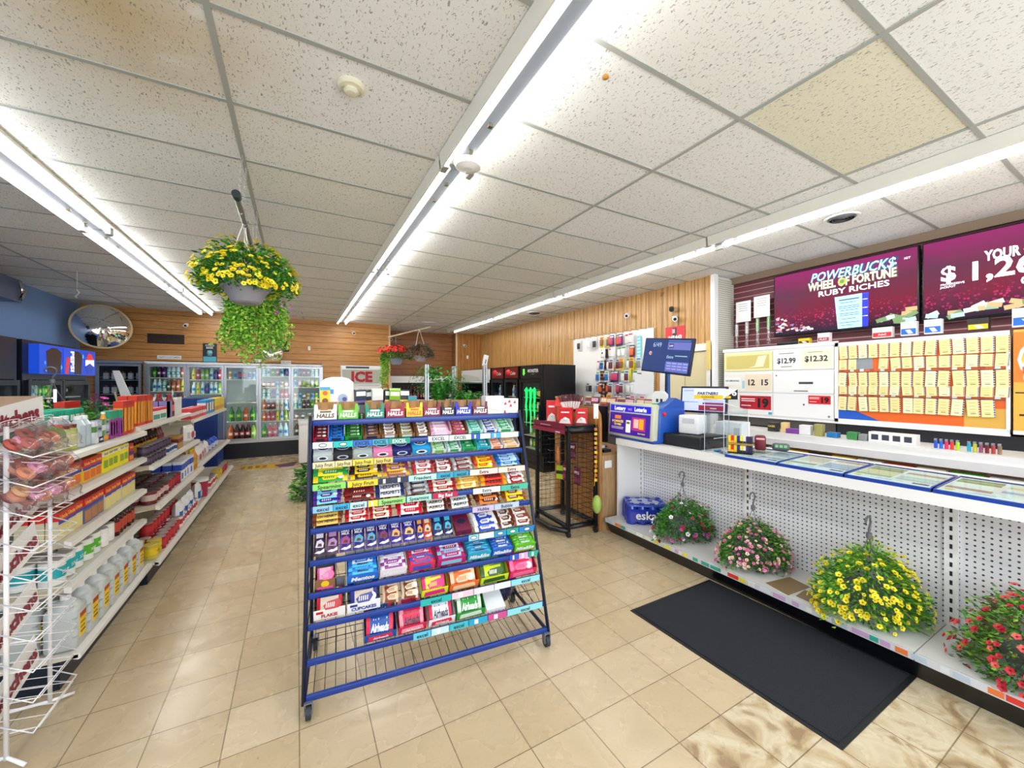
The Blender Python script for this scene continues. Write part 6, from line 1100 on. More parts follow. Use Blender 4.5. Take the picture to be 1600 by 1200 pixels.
# lottery terminal
lt_ = thing('lottery_terminal', 'blue lottery terminal with lit purple sign facing the room', 'lottery terminal', (3.15, 3.06, 1.032), R(-90-5)); BL2 = mat('#1250b0', .35)
MB().box(-.34, .36, .05, .42, 0, .36, BL2, bv=.03).box(-.33, .35, -.02, .3, 0, .05, BL2, bv=.02).prism([(.1, .0), (.1, .34), (.3, .46), (.42, .42), (.42, 0)], .2, .34, BL2, 'X').build('housing', lt_)
m = MB(); m.T = Matrix.Rotation(R(-4), 4, 'X'); m.box(-.35, .35, -.03, .05, .02, .40, mat('#c9ccb8', .4), bv=.02); m.build('frame', lt_)
m = MB(); m.T = Matrix.Rotation(R(-4), 4, 'X'); m.box(-.315, .315, -.034, -.03, .30, .37, mat('#1a1cc8', .4, 0, .5)); m.text('Lottery', (-.15, -.036, .335), .06, mat('#ffffff', .4, 0, .6), wmax=.24, bold=.03).text('Loterie', (.17, -.036, .335), .06, mat('#ffffff', .4, 0, .6), wmax=.24, bold=.03).text('OLG', (.01, -.036, .33), .03, mat('#f0a0a0', .4, 0, .5))
m.box(-.315, .315, -.034, -.03, .055, .285, mat('#3a1c90', .4, 0, .5)); m.box(.05, .25, -.036, -.034, .11, .25, mat('#a82c80', .4, 0, .5)).box(.08, .15, -.037, -.036, .14, .23, mat('#e8b0a0', .4, 0, .6)).box(.16, .225, -.037, -.036, .13, .235, mat('#e89a1c', .4, 0, .6)).box(-.04, .03, -.037, -.034, .08, .21, mat('#f0ece4', .4, 0, .5)).box(-.03, .02, -.038, -.037, .17, .195, '#6a7a3a')
m.box(-.23, -.13, -.036, -.034, .215, .255, mat('#d8762c', .4, 0, .6)).text('8 CHANCES', (-.18, -.036, .19), .035, mat('#f0d020', .4, 0, .8), wmax=.2, bold=.03).text('TO WIN', (-.18, -.036, .155), .032, mat('#f0d020', .4, 0, .8), bold=.03).box(-.28, -.08, -.036, -.034, .12, .128, BRW).box(-.28, -.09, -.036, -.034, .105, .112, BRW).text('PLAY NOW', (.2, -.036, .085), .02, mat('#f0e040', .4, 0, .8)); m.build('lit_sign', lt_)
MB().ball((.362, .12, .30), .022, mat('#d81c2c'), 8, (.3, 1, 1)).build('red_logo', lt_)
tag(MB().box(-.075, .075, -.03, .03, 0, .12, '#e8ece4').prism([(-.075, .12), (.075, .12), (.04, .155), (-.045, .155)], -.03, .03, mat('#e8ece4')).box(-.03, -.005, -.032, -.03, .04, .075, '#2a2e34').box(.015, .04, -.032, -.03, .04, .075, '#2a2e34').box(-.075, .075, -.032, -.03, 0, .025, '#5ac83c').build('terminal_card', loc=(3.38, 2.86, 1.405), rot=(0, 0, R(-75))), 'white and green card box with two dark squares on the lottery terminal', 'card box')
# tilted blue screen on a pole
ps = thing('customer_screen', 'blue customer screen tilted on a pole above the lottery terminal', 'screen', (3.55, 2.93, 1.032), R(-96)); MB().cyl((0, .04, 0), (0, .04, .75), .02, mat('#1c4a8c'), n=10).cyl((-.06, .05, 0), (-.04, .05, .75), .012, BLK).build('pole', ps)
m = MB(); m.T = Matrix.Translation((0, 0, .915)) @ Matrix.Rotation(R(6.5), 4, 'Y') @ Matrix.Rotation(R(-5), 4, 'X'); T0 = m.T.copy(); m.box(-.35, .35, 0, .035, -.195, .195, NAVY, bv=.006); m.build('casing', ps)
m = MB(); m.T = T0; e1 = mat('#063070', .5, 0, .4); m.box(-.335, .335, -.004, 0, -.18, .18, e1); m.box(.02, .33, -.006, -.004, .07, .15, mat('#5a62b0', .4, 0, .5)).box(.02, .33, -.006, -.004, -.17, -.06, mat('#5a62b0', .4, 0, .5)).box(.04, .1, -.008, -.006, .085, .135, mat('#2a2c6c', .4, 0, .4))
m.text('6/49', (-.14, -.006, .12), .075, mat('#9ab8d8', .4, 0, .6), bold=0).text('6/49', (.07, -.009, .11), .03, mat('#c8d0f0', .4, 0, .6)).text('Extra', (.07, -.006, -.01), .045, mat('#9ac0d0', .4, 0, .6), shear=.2).box(.14, .3, -.006, -.004, .0, .008, mat('#9ac0d0', .4, 0, .6)).disc((-.23, -.006, .02), .022, mat('#c8a0a8', .4, 0, .6)).disc((-.225, -.007, .018), .01, mat('#a03a3a', .4, 0, .5)).box(.02, .32, -.006, -.004, .16, .17, mat('#4a6ab0', .4, 0, .5))
for a in range(4):
    for b in range(3): m.box(.04+.075*a, .1+.075*a, -.008, -.006, -.085-.03*b, -.072-.03*b, mat('#8a90c8', .4, 0, .6))
m.build('display', ps)
tag(MB().box(-.14, .14, 0, .004, -.24, 0, BRW).build('white_sheet', loc=(3.6, 3.27, 1.75), rot=(R(-6), R(4), R(-90))), 'blank white sheet hanging below the blue customer screen', 'paper')
# register screen, printer, drawer
rs = thing('register_screen', 'register screen showing a big red R on a white stand', 'monitor', (3.75, 2.62, 1.032), R(-78)); m = MB(); m.T = Matrix.Translation((0, 0, .44)) @ Matrix.Rotation(R(-6), 4, 'X'); m.box(-.24, .24, 0, .03, -.14, .14, BLK, bv=.005); T0 = m.T.copy(); m.build('casing', rs)
m = MB(); m.T = T0; m.box(-.22, .22, -.003, 0, -.12, .12, mat('#aeb8f2', .4, 0, .8)).text('R', (.05, -.005, .05), .13, mat('#a0123c', .4, 0, .5), bold=.06).box(-.04, .21, -.005, -.003, -.115, -.06, mat('#8c1238', .4, 0, .5)).box(.0, .21, -.005, -.003, -.05, -.03, mat('#8c1238', .4, 0, .5)).box(-.2, -.05, -.005, -.003, -.03, -.025, '#5a64a0').box(-.2, -.1, -.005, -.003, .09, .095, '#5a64a0').box(.08, .14, -.007, -.005, -.095, -.085, BRW); m.build('display', rs)
MB().box(-.06, .06, .03, .12, .0, .32, BRW).box(-.1, .1, -.04, .16, 0, .02, BRW).build('stand', rs)
tag(MB().box(-.1, .1, -.09, .09, 0, .18, BRW, bv=.012).box(-.06, .06, -.092, -.088, .1, .15, '#c8ccd4').build('receipt_printer', loc=(3.42, 2.50, 1.152), rot=(0, 0, R(-80))), 'white receipt printer on the black cash drawer', 'printer')
tag(MB().box(-.12, .12, -.1, .1, 0, .24, BRW, bv=.008).box(.05, .1, -.103, -.1, .05, .19, '#d0d2d8').build('white_machine', loc=(3.72, 2.28, 1.032), rot=(0, 0, R(-80))), 'white square machine behind the clear acrylic box', 'machine')
tag(MB().box(-.22, .22, -.2, .2, 0, .115, '#14161b', bv=.008).box(-.2, .2, -.203, -.2, .02, .1, '#1d2026').build('cash_drawer', loc=(3.43, 2.50, 1.032), rot=(0, 0, R(-90))), 'black cash drawer on the counter', 'cash drawer')
tag(MB().box(-.1, .1, -.09, .09, 0, .26, '#22252c', bv=.006).box(-.03, .06, -.092, -.09, .1, .12, BRW).build('ticket_printer', loc=(3.74, 2.9, 1.032), rot=(0, 0, R(-90))), 'dark grey ticket printer behind the lottery terminal', 'printer')
# acrylic box with leaflet sign
ab = thing('acrylic_box', 'clear acrylic box on the counter with a printed sign on top', 'display box', (0, 0, 0)); x0, x1, y0_, y1_, z0, z1 = 3.2, 3.56, 2.04, 2.22, 1.034, 1.50
MB().box(x0, x0+.004, y0_, y1_, z0, z1, ACR).box(x1-.004, x1, y0_, y1_, z0, z1, ACR).box(x0, x1, y0_, y0_+.004, z0, z1-.1, ACR).box(x0, x1, y1_-.004, y1_, z0, z1, ACR).build('panes', ab)
m = MB(); ed = mat('#dfe6ea', .15)
for p, q in (((x0, y0_, z0), (x0, y0_, z1)), ((x0, y1_, z0), (x0, y1_, z1)), ((x1, y0_, z0), (x1, y0_, z1-.1)), ((x1, y1_, z0), (x1, y1_, z1)), ((x0, y0_, z1), (x0, y1_, z1)), ((x0, y0_, z1-.02), (x1, y0_, z1-.1)), ((x0, y1_, z1), (x1, y1_, z1)), ((x0, y0_, z0), (x0, y1_, z0)), ((x0, y0_, z0), (x1, y0_, z0)), ((x0, (y0_+y1_)/2, 1.16), (x1, (y0_+y1_)/2, 1.16))): m.tube([p, q], .003, ed, 4)
m.build('edges', ab)
m = MB(); m.T = Matrix.Translation((3.22, 2.13, 1.505)) @ Matrix.Rotation(R(-62), 4, 'Z'); m.box(-.17, .17, 0, .012, 0, .09, BRW).prism([(.06, 0), (.17, 0), (.17, .09)], -.002, 0, BLK).box(-.17, .06, -.002, 0, 0, .035, '#e8c01c').text('PARTNERS', (-.06, -.003, .05), .035, mat('#16307c'), wmax=.2, bold=.03, shear=.2).text('GUARANTEE', (-.06, -.003, .018), .018, mat('#2a2a2a'), wmax=.18).disc((.145, -.004, .05), .018, BRW).text('8', (.145, -.006, .05), .026, BLK, bold=.02).box(.08, .12, -.004, -.002, .01, .03, '#e8c01c'); m.build('sign', ab)
for k, (dx, dy, c_, lb_) in enumerate(((.06, .05, '#8ad0ee', 'pale blue paper slip nearest the front in the clear acrylic box'), (.13, .1, '#e0c8d8', 'pinkish paper slip in the middle of the clear acrylic box'), (.2, .06, '#f4f6f6', 'white paper slip lying flat in the clear acrylic box'), (.1, .12, '#1c8ab8', 'darker blue paper slip in the clear acrylic box'), (.26, .1, '#d8d8a8', 'cream paper slip at the back of the clear acrylic box'))): tag(MB().box(-.03, .03, -.02, .02, 0, .004+.003*k, c_).build('paper_slip', loc=(x0+dx, y0_+dy, z0+.001), rot=(R(8*k-8), R(6), R(40*k))), lb_, 'paper slip')
# battery stand
bsn = thing('battery_stand', 'small two-tier clear stand on the counter holding batteries', 'display stand', (3.26, 1.93, 1.06), R(-70)); MB().box(-.09, .09, -.05, .05, 0, .008, BLK).box(-.09, .09, -.05, .05, .075, .08, mat('#c8a83c')).box(-.09, -.086, -.05, .05, 0, .15, ACR).box(.086, .09, -.05, .05, 0, .15, ACR).build('frame', bsn)
bcs = ['#e8d020', '#d8301c', '#e8d020', '#1c2a8c', '#f0e040', '#e8e4e0', '#3a2a5a', '#2a2a4a']
for tr_ in range(2):
    for k in range(8):
        p = Matrix.Translation((3.26, 1.93, 1.07+.077*tr_)) @ Matrix.Rotation(R(-70), 4, 'Z') @ Matrix.Translation((-.077+.022*k, -.02, 0)); o = MB().box(-.01, .01, -.015, .02, 0, .058, bcs[k]).box(-.01, .01, -.0155, -.015, 0, .018, '#e8b81c' if k < 3 else '#26263a').build('battery_pack'); o.matrix_world = p; tag(o, '%s battery pack on the %s tier of the battery stand, %s from its left' % (cname(bcs[k]), ('lower', 'upper')[tr_], ORD[k]), 'battery')
tag(MB().box(-.04, .04, -.05, .05, 0, .12, '#6a1020', bv=.015).box(-.03, .03, -.052, -.05, .09, .105, '#e0a0a8').build('card_machine', loc=(3.42, 1.86, 1.085), rot=(0, 0, R(-60))), 'dark red payment machine behind the battery stand', 'card machine')
m = MB().box(-.06, .06, -.04, .04, 0, .06, '#5a5a64', bv=.02)
for k in range(3): m.box(-.04+.03*k, -.02+.03*k, -.043, -.04, .02, .04, '#6ac070')
tag(m.build('keypad', loc=(3.5, 1.74, 1.088), rot=(R(-15), 0, R(-60))), 'grey keypad with green keys beside the dark red payment machine', 'keypad')
# ================================================================ back counter, cabinets, ticket board
bk = thing('back_counter', 'white two-tier back counter under the cigarette cabinets', 'counter', (0, 0, 0)); MB().box(4.6, XS-.01, -1.6, 3.2, .97, 1.10, BRW).box(4.585, 4.6, -1.6, 3.2, .965, 1.035, mat('#e4e4e8')).build('worktop', bk); MB().box(4.7, XS-.01, -1.6, 3.2, 0, .97, m_wood('back_shelf', '#9c7a54', '#b89468')).build('body', bk); MB().box(4.62, 4.7, -1.6, 3.2, .78, .80, BRW).build('shelf_lip', bk)
r_ = random.Random(8)
for k in range(16):
    c_ = ['#e8e4da', '#3aa83a', '#d8dce8', '#e8c020', '#2a2a2a', '#f0d030', '#e8e8e4', '#c83a2c'][k % 8]; y = 2.75-.2*k
    tag(MB().box(-.085, .085, -.03, .03, 0, .13, c_).text('GAMES' if k % 3 else 'INFORMATION', (0, -.032, .09), .03, mat('#1c1c24' if cname(c_) != 'black' else '#ffffff'), wmax=.15).build('card_pack', loc=(4.655, y, .802), rot=(0, 0, R(-90))), '%s carton on the shelf under the white back counter, %s from the left' % (cname(c_), ORD[k]), 'carton')
bitems = [(2.42, .09, .10, '#2c2c30', 'CAGEK'), (2.30, .06, .11, '#e8c88a', ''), (2.2, .16, .05, '#7a3a9a', ''), (2.1, .1, .1, '#e8e8ea', ''), (1.98, .07, .12, '#a09a5a', ''), (1.86, .09, .05, '#1c70b0', ''), (1.7, .08, .07, '#3a8a4a', ''), (1.62, .06, .06, '#8a8a8c', ''), (.62, .1, .07, '#6a6a5a', ''), (.47, .1, .05, '#e8e8ea', ''), (.34, .11, .04, '#2c2c48', ''), (.2, .12, .05, '#e0d8d8', ''), (.05, .12, .05, '#c8ccd4', '')]
for k, (y, w_, h_, c_, tx_) in enumerate(bitems):
    m = MB().box(-w_/2, w_/2, -.04, .04, 0, h_, c_, bv=.004)
    if tx_: m.text(tx_, (0, -.042, h_*.6), .03, mat('#e8c860'), wmax=w_*.9, bold=.03)
    tag(m.build('small_pack', loc=(4.72, y, 1.102), rot=(0, 0, R(-90+(k*17) % 9-4))), '%s pack on the white back counter, %s from the left' % (cname(c_), ORD[k]), 'pack')
m = MB().box(-.16, .16, -.05, .05, 0, .09, BRW)
for k in range(4): m.box(-.14+.075*k, -.09+.075*k, -.052, -.05, .02, .07, '#3a3a48')
tag(m.build('pen_box', loc=(4.75, 1.42, 1.102), rot=(0, 0, R(-90))), 'white display box with four dark windows on the back counter', 'box')
LG = ['#1c50c8', '#2a6ad8', '#d82c6a', '#e83a3a', '#a8d81c', '#1ca0c8', '#b8b83a', '#8a4a6a', '#7a1c2c', '#a83a3a', '#8a6a5a']
for k, c_ in enumerate(LG):
    LP_ = MB().lathe([(.011, 0), (.012, .06), (.009, .065)], mat(c_, .2), n=8).box(-.009, .009, -.009, .009, .065, .08, mat('#c8c8cc', .2, .8)); tag(LP_.build('lighter', loc=(4.7, 1.14-.031*k-(.03 if k > 4 else 0), 1.102)), '%s lighter in the row on the back counter, %s from the left' % (cname(c_), ORD[k]), 'lighter', 'lighters on the back counter')
KX_ = 5.05
cb = thing('cigarette_cabinet', 'white wall cabinet with closed flaps behind the counter', 'cabinet', (KX_, 2.6, 1.235), R(-90)); CW = .62
MB().box(-CW, CW, .012, .38, 0, .84, BRW).box(-CW-.01, CW+.03, -.002, .012, -.02, 0, BRW).box(-CW-.01, CW+.03, -.002, .012, .82, .86, BRW).build('body', cb)
def flap(x0, x1, z0, z1, col, fn=None):
    m = MB().box(x0+.006, x1-.006, 0, .01, z0+.006, z1-.006, col)
    if fn: fn(m, (x0+x1)/2, (z0+z1)/2)
    m.build('flap', cb)
flap(-CW, 0, .56, .81, mat('#e9e2a8'), lambda m, x, z: m.box(x-.27, x+.27, -.002, 0, z-.09, z+.08, '#cfc070').prism([(x+.02, z-.08), (x+.1, z-.06), (x+.14, z+.06), (x+.24, z+.07), (x+.2, z-.07)], -.003, -.002, '#f0ecc8'))
flap(-CW, 0, .29, .55, mat('#eceae2'), lambda m, x, z: m.box(x-.02, x+.29, -.002, 0, z-.1, z+.1, '#ead9c0').text('12', (x+.06, -.004, z), .1, mat('#2a2a2e'), bold=.03).text('15', (x+.22, -.004, z), .1, mat('#2a2a2e'), bold=.03).box(x-.3, x-.08, -.002, 0, z-.03, z+.06, BRW).text('NO SMOKING', (x-.19, -.004, z+.02), .03, mat('#2a2a2e'), bold=.02, wmax=.18).box(x-.06, x-.03, -.002, 0, z-.08, z+.02, '#a8d0e0'))
def s19(m, x, z, k=1.0):
    m.box(x-.19*k, x+.19*k, -.002, 0, z-.085*k, z+.085*k, '#b0142c' if k == 1 else '#d81c24').text('19', (x+.1*k, -.004, z), .15*k, mat('#1a1216'), bold=.05).box(x-.17*k, x+.0, -.003, -.002, z+.04*k, z+.05*k, BRW).box(x-.17*k, x-.0, -.003, -.002, z+.015*k, z+.025*k, BRW).box(x-.17*k, x-.05*k, -.003, -.002, z-.045*k, z-.035*k, BRW)
flap(-CW, 0, .01, .28, mat('#eceae6'), lambda m, x, z: (s19(m, x+.10, z+.02), m.box(x+.26, x+.3, -.002, 0, z-.12, z-.09, '#3aa0d8')))
flap(0, CW, .56, .81, mat('#eeede8'), lambda m, x, z: m.box(x-.29, x-.01, -.002, 0, z-.1, z+.1, '#f4f4f4').text('$12.99', (x-.16, -.004, z-.01), .085, mat('#2a2a2e'), bold=.03, wmax=.2).box(x+.0, x+.29, -.002, 0, z-.1, z+.1, '#e9e7cf').text('$12.32', (x+.14, -.004, z+.0), .085, mat('#2a2a2e'), bold=.03, wmax=.22).box(x-.24, x-.08, -.003, -.002, z+.07, z+.078, '#6a6a6a').box(x+.06, x+.2, -.003, -.002, z+.07, z+.076, '#8a8a6a').box(x-.22, x-.1, -.003, -.002, z-.085, z-.078, '#3a3a3a'))
flap(0, CW, .29, .55, mat('#f2f2f2'), lambda m, x, z: m.box(x-.03, x+.11, -.003, 0, z-.02, z+.005, '#4a4a4e').box(x-.08, x+.06, -.003, 0, z-.105, z-.095, '#4a4a4e').disc((x-.27, -.002, z+.08), .008, BLK))
flap(0, CW, .01, .28, mat('#f2f2f2'), lambda m, x, z: (s19(m, x+.17, z+.08, .55), m.disc((x+.02, -.002, z+.02), .01, mat('#4a4a4e')), m.disc((x+.26, -.002, z-.1), .012, mat('#8a8a8e'))))
MB().box(-CW, CW, .02, .3, -.12, -.02, mat('#4a4644')).build('shadow_gap_block', cb)  # dark box drawn in for the shadow gap below the cabinet
tb = thing('ticket_board', 'white framed board with orange and blue backing behind the lottery tickets', 'display board', (KX_, 1.39, 1.235), R(-90)); BW = .575; ORG = mat('#e2641a', .5)
MB().box(-BW, BW, .012, .38, 0, .84, BRW).box(-BW-.01, BW+.01, -.01, .012, -.02, .035, BRW).box(-BW-.01, BW+.01, -.01, .012, .80, .84, BRW).box(-BW-.01, -BW+.02, -.01, .012, 0, .84, BRW).box(BW-.01, BW+.01, -.01, .012, 0, .84, BRW).build('frame', tb)
m = MB().box(-BW+.02, BW-.01, 0, .011, .035, .80, ORG).prism([(-BW+.02, .035), (-.22, .035), (-.4, .12), (-BW+.02, .2)], -.002, 0, '#1a58c0').box(BW-.24, BW-.01, -.001, 0, .035, .2, '#d8a84a').box(-BW+.1, -BW+.3, -.001, 0, .55, .7, '#8f959c')
for z_ in (.535, .285):
    m.box(-BW+.02, BW-.01, -.012, -.001, z_-.012, z_-.006, mat('#5a5a5e'))
    for k in range(14): m.box(-BW+.04+.08*k, -BW+.07+.08*k, -.004, -.001, z_-.005, z_+.02, BRW if k % 3 else mat('#c84a2c'))
m.build('backing', tb)
MB().box(-BW, BW+1.4, .02, .3, -.14, -.02, mat('#15161d')).build('shadow_gap_block', tb)  # near-black box stands for the shade under board and promo panel
tkm = []
for q in range(4):
    m = MB(); bc_ = ['#6a6a9a', '#b0505a', '#4a4a6a', '#9a4a3a'][q]; cbs = ['#efe3a2', '#ece0a0', '#f2ecc0', '#eadc98'][q]
    m.box(-.037, .037, -.001, 0, -.15, 0, cbs); m.box(.029, .037, -.0015, -.001, -.15, 0, bc_)
    for z_ in range(7): m.box(.028, .038, -.002, -.0015, -.142+.021*z_, -.137+.021*z_, '#f4f0e0')
    for z_ in range(4): m.box(-.022, .012, -.0015, -.001, -.03-.028*z_, -.027-.028*z_, '#b0a46a')
    m.box(-.018, .012, -.0016, -.001, -.128, -.123, '#5a5238'); tkm.append(Proto('lottery_ticket', 'ticket', m))
tn = 0
for rw, (z_, n, hh, x0_, names) in enumerate(((.80, 14, .9, 0, 'top row'), (.655, 14, .7, 0, 'second row'), (.52, 14, .95, .0, 'third row'), (.385, 14, .6, 0, 'fourth row'), (.27, 13, .95, .0, 'bottom row'))):
    for k in range(n):
        if rw == 1 and k in (2, 3): continue
        x = -BW+.065+(k*(1.06/13)); ang = ((k*37+rw*13) % 9-4)*.9; sc_ = hh
        if rw == 4 and k == 6: x += .01
        tkm[(k*3+rw) % 4].put('yellow lottery ticket strip on the board, %s, %s from the left' % (names, ORD[k]), (KX_-.012-.003*((rw+1) % 2)-.0012*(k % 2), 1.39-x, 1.235+z_), Euler((0, R(ang), R(-90)), 'XYZ'), 'lottery tickets on the board', (1, 1, sc_))
gp = thing('promo_panel', 'orange and yellow lottery promo panel at the right edge of the picture', 'sign', (KX_, .12, 1.235), R(-90))
m = MB().box(-.67, .67, 0, .38, 0, .84, '#e8b048').box(-.67, .67, -.002, 0, .42, .82, '#e8802c').disc((-.45, -.003, .6), .2, mat('#f4f4f0')).disc((-.45, -.004, .6), .18, mat('#f0c020')).box(-.62, -.52, -.006, -.002, .44, .58, '#f4f0e8').text('W', (-.56, -.008, .5), .12, mat('#d85a2c'), shear=.3).text('5 2', (-.5, -.006, .28), .05, mat('#3a2c1c'), bold=.03).box(-.66, -.5, -.004, -.002, .33, .34, '#3a2c1c').box(-.64, -.56, -.004, -.002, .15, .165, '#3a2c1c'); m.box(-.67, .67, -.006, 0, 0, .03, BRW); m.build('panel', gp)
# small boxes standing on the cabinets
for nm_, lb, y, w_, h_, c_, c2, tx_ in (('small_sign', 'yellow box standing on the cigarette cabinet', 2.28, .11, .06, '#e8c81c', '#4a3a10', ''), ('small_sign', 'white and red notice card on the cigarette cabinet', 2.09, .11, .1, '#f0e4e8', '#b04a5a', 'PLAY'), ('small_sign', 'red and white box on top of the ticket board', 1.60, .15, .1, '#f0e8e4', '#d01c2c', 'Advil'), ('medicine_box', 'blue and white medicine box on the ticket board, left of the other', 1.41, .11, .13, '#f0f2f6', '#1c6ac8', ''), ('medicine_box', 'blue and white medicine box on the ticket board, below the gap between the screens', 1.25, .11, .13, '#f0f2f6', '#1c6ac8', ''), ('small_sign', 'yellow and black box on top of the ticket board', .98, .12, .1, '#26221a', '#e8c81c', ''), ('medicine_box', 'blue and white medicine box at the right edge above the promo panel', .72, .16, .15, '#f0f2f6', '#1c6ac8', '')):
    m = MB().box(-w_/2, w_/2, -.03, .03, 0, h_, c_).box(-w_*.46, w_*.46, -.032, -.03, h_*.08, h_*.5, c2)
    if tx_: m.text(tx_, (0, -.034, h_*.3), h_*.3, BRW, wmax=w_*.8)
    else: m.prism([(0, h_*.12), (w_*.3, h_*.15), (w_*.1, h_*.42), (-w_*.2, h_*.4)], -.034, -.032, BRW)
    tag(m.build(nm_, loc=(KX_+.05, y, 2.098), rot=(0, 0, R(-90))), lb, 'box')
tag(MB().box(-.15, .15, -.04, .04, 0, .05, BLK, bv=.01).tube([(0, 0, .05), (.1, 0, .09), (.2, 0, .03)], .006, BLK).build('cable_box', loc=(KX_+.12, 2.45, 2.098), rot=(0, 0, R(-90))), 'black cable box and wires under the left television', 'cable box')
# ================================================================ televisions
def tvmat(name, off):
    s = NT(name, .3); n = s.noise(1.6, 4, dist=.8)
    zz = s.math('ADD', s.math('MULTIPLY', s.Z, 1.25), .5)
    c = s.ramp(zz, [(0, '#140c1a'), (.1, '#3a0a2c'), (.32, '#8a0a34'), (.65, '#6e1040'), (.95, '#a02870')])
    c = s.mix(s.math('MULTIPLY', s.math('SUBTRACT', n, .5), 2.6, clamp=True), c, '#4a2c58')
    v = s.n.new('ShaderNodeTexVoronoi'); v.inputs['Scale'].default_value = 34; s.l.new(s.P, v.inputs['Vector'])
    band = s.math('SUBTRACT', 1.0, s.math('MULTIPLY', s.math('ABSOLUTE', s.math('ADD', s.Z, .2)), 8.0), clamp=True)
    k = s.math('MULTIPLY', s.math('LESS_THAN', v.outputs['Distance'], .33), s.math('MULTIPLY', band, s.math('MULTIPLY', s.noise(5, 2), 1.5)), clamp=True)
    c = s.mix(k, c, '#e8287c'); s.b.inputs['Base Color'].default_value = (.01, .01, .01, 1); s.l.new(c, s.b.inputs['Emission Color']); s.b.inputs['Emission Strength'].default_value = 1.0; s.b.inputs['Specular IOR Level'].default_value = .1; return s.m
WE = mat('#ffffff', .4, 0, 1.0); CE = mat('#a8e0f4', .4, 0, .9); BE_ = mat('#24407a', .4, 0, .5); BGE = mat('#eef0c0', .4, 0, 1.0)
def tv(label, yc, sid):
    t = thing('television', label, 'television', (5.33, yc, 2.615), R(-90)); W_, Hh = .662, .385; MB().box(-W_, W_, 0, .06, -Hh, Hh, BLK, bv=.004).build('casing', t); MB().box(-.2, .2, .06, .12, -.15, .15, BLK).build('wall_bracket', t)
    MB().box(-W_+.012, W_-.012, -.003, 0, -Hh+.02, Hh-.012, tvmat('screen_glow_%s' % sid, 0)).build('screen', t); return t
t = tv('left television showing POWERBUCKS on a magenta background', 2.068, 'left')
m = MB(); y = -.006
m.text('POWERBUCKS', (.125, y+.001, .262), .15, BE_, bold=.05, shear=.3, wmax=.78).text('POWERBUCK$', (.12, y, .268), .14, CE, bold=.02, shear=.3, wmax=.75)
m.text('WHEEL OF FORTUNE', (.11, y+.001, .165), .135, mat('#5a4a3a', .4, 0, .3), bold=.07, wmax=.8).text('WHEEL OF FORTUNE', (.11, y, .165), .125, BGE, bold=.03, wmax=.78).disc((.05, y-.002, .165), .04, mat('#c8a83a', .4, 0, .8)).disc((.05, y-.003, .165), .022, mat('#4a8a5a', .4, 0, .7)).text('RUBY RICHES', (.135, y, .065), .085, WE, bold=.015, wmax=.62, wx=1.5).text('IGT', (.58, y, .28), .03, WE)
m.box(.46, .5, y, y+.001, .24, .26, CE)
tk_ = mat('#9ad4ee', .4, 0, .95); m.prism([(-.02, .0), (.225, .0), (.225, -.36), (.01, -.36)], y-.001, y, tk_).prism([(.225, .0), (.28, .0), (.275, -.36), (.225, -.36)], y-.001, y, mat('#1020e0', .4, 0, .9))
for k in range(3): m.box(.23, .272, y-.002, y-.001, -.07-.09*k, -.065-.09*k, WE)
dkb = mat('#1c3a6a', .4, 0, .3)
for k, (a, b, z_) in enumerate(((.02, .2, -.05), (.03, .17, -.08), (.02, .2, -.12), (.02, .2, -.14), (.03, .19, -.165), (.03, .2, -.2), (.03, .2, -.22), (.04, .17, -.26), (.03, .2, -.30), (.04, .15, -.33))): m.box(a, b, y-.002, y-.001, z_, z_+(.006 if k else .012), dkb)
m.build('screen_graphics', t); m = MB()
rr = random.Random(4)
for k in range(34):
    x = -.64+rr.random()**1.4*.38; z_ = -.35+rr.random()*max(.02, .2*(1-(x+.64)/.42)); c = rr.choice(['#d8d4e0', '#9a8ab0', '#e8b0a0', '#7a6a90', '#c85a4a', '#f0eee8']); m.prism([(x, z_), (x+rr.uniform(.02, .05), z_+rr.uniform(-.01, .01)), (x+rr.uniform(.01, .04), z_+rr.uniform(.02, .035)), (x-.008, z_+.015)], y-.0005, y, mat(c, .4, 0, .6))
def notes(m, x0, x1, n, seed):
    rr = random.Random(seed)
    for k in range(n):
        x = x0+(x1-x0)*rr.random(); z_ = -.35+rr.random()*.11*(.4+(x-x0)/(x1-x0)*.8); a = rr.uniform(-.4, .6); L, h_ = .085, .04; ca, sa = math.cos(a), math.sin(a); c = rr.choice(['#b8d0c8', '#8aa890', '#d8e4dc', '#6a8a5a', '#b8a070', '#a8c0c8'])
        m.prism([(x+L*p*ca-h_*q*sa, z_+L*p*sa+h_*q*ca) for p, q in ((-.5, -.5), (.5, -.5), (.5, .5), (-.5, .5))], y-.0005-.0001*k, y, mat(c, .4, 0, .55))
m.build('pebble_graphics', t); m = MB(); notes(m, .38, .62, 16, 1); m.build('banknote_graphics', t)
t = tv('right television showing a large dollar amount on magenta', .724, 'right')
m = MB()
m.text('YOUR CHANCE', (-.02, y, .155), .12, WE, bold=.035, wmax=.50).text('$', (-.485, y, .055), .19, WE, bold=.03).text('1,267', (-.1, y, .04), .23, WE, bold=.025, wmax=.54).text('ON THE', (.05, y, -.105), .09, WE, bold=.035, wmax=.24).text('PROGRESSIVE', (-.46, y, -.045), .026, WE, wmax=.15, bold=.01).text('JACKPOT', (-.49, y, -.07), .026, WE, wmax=.1, bold=.01)
m.build('screen_graphics', t); m = MB(); notes(m, -.62, .1, 22, 3); notes(m, .1, .6, 26, 4); m.build('banknote_graphics', t)
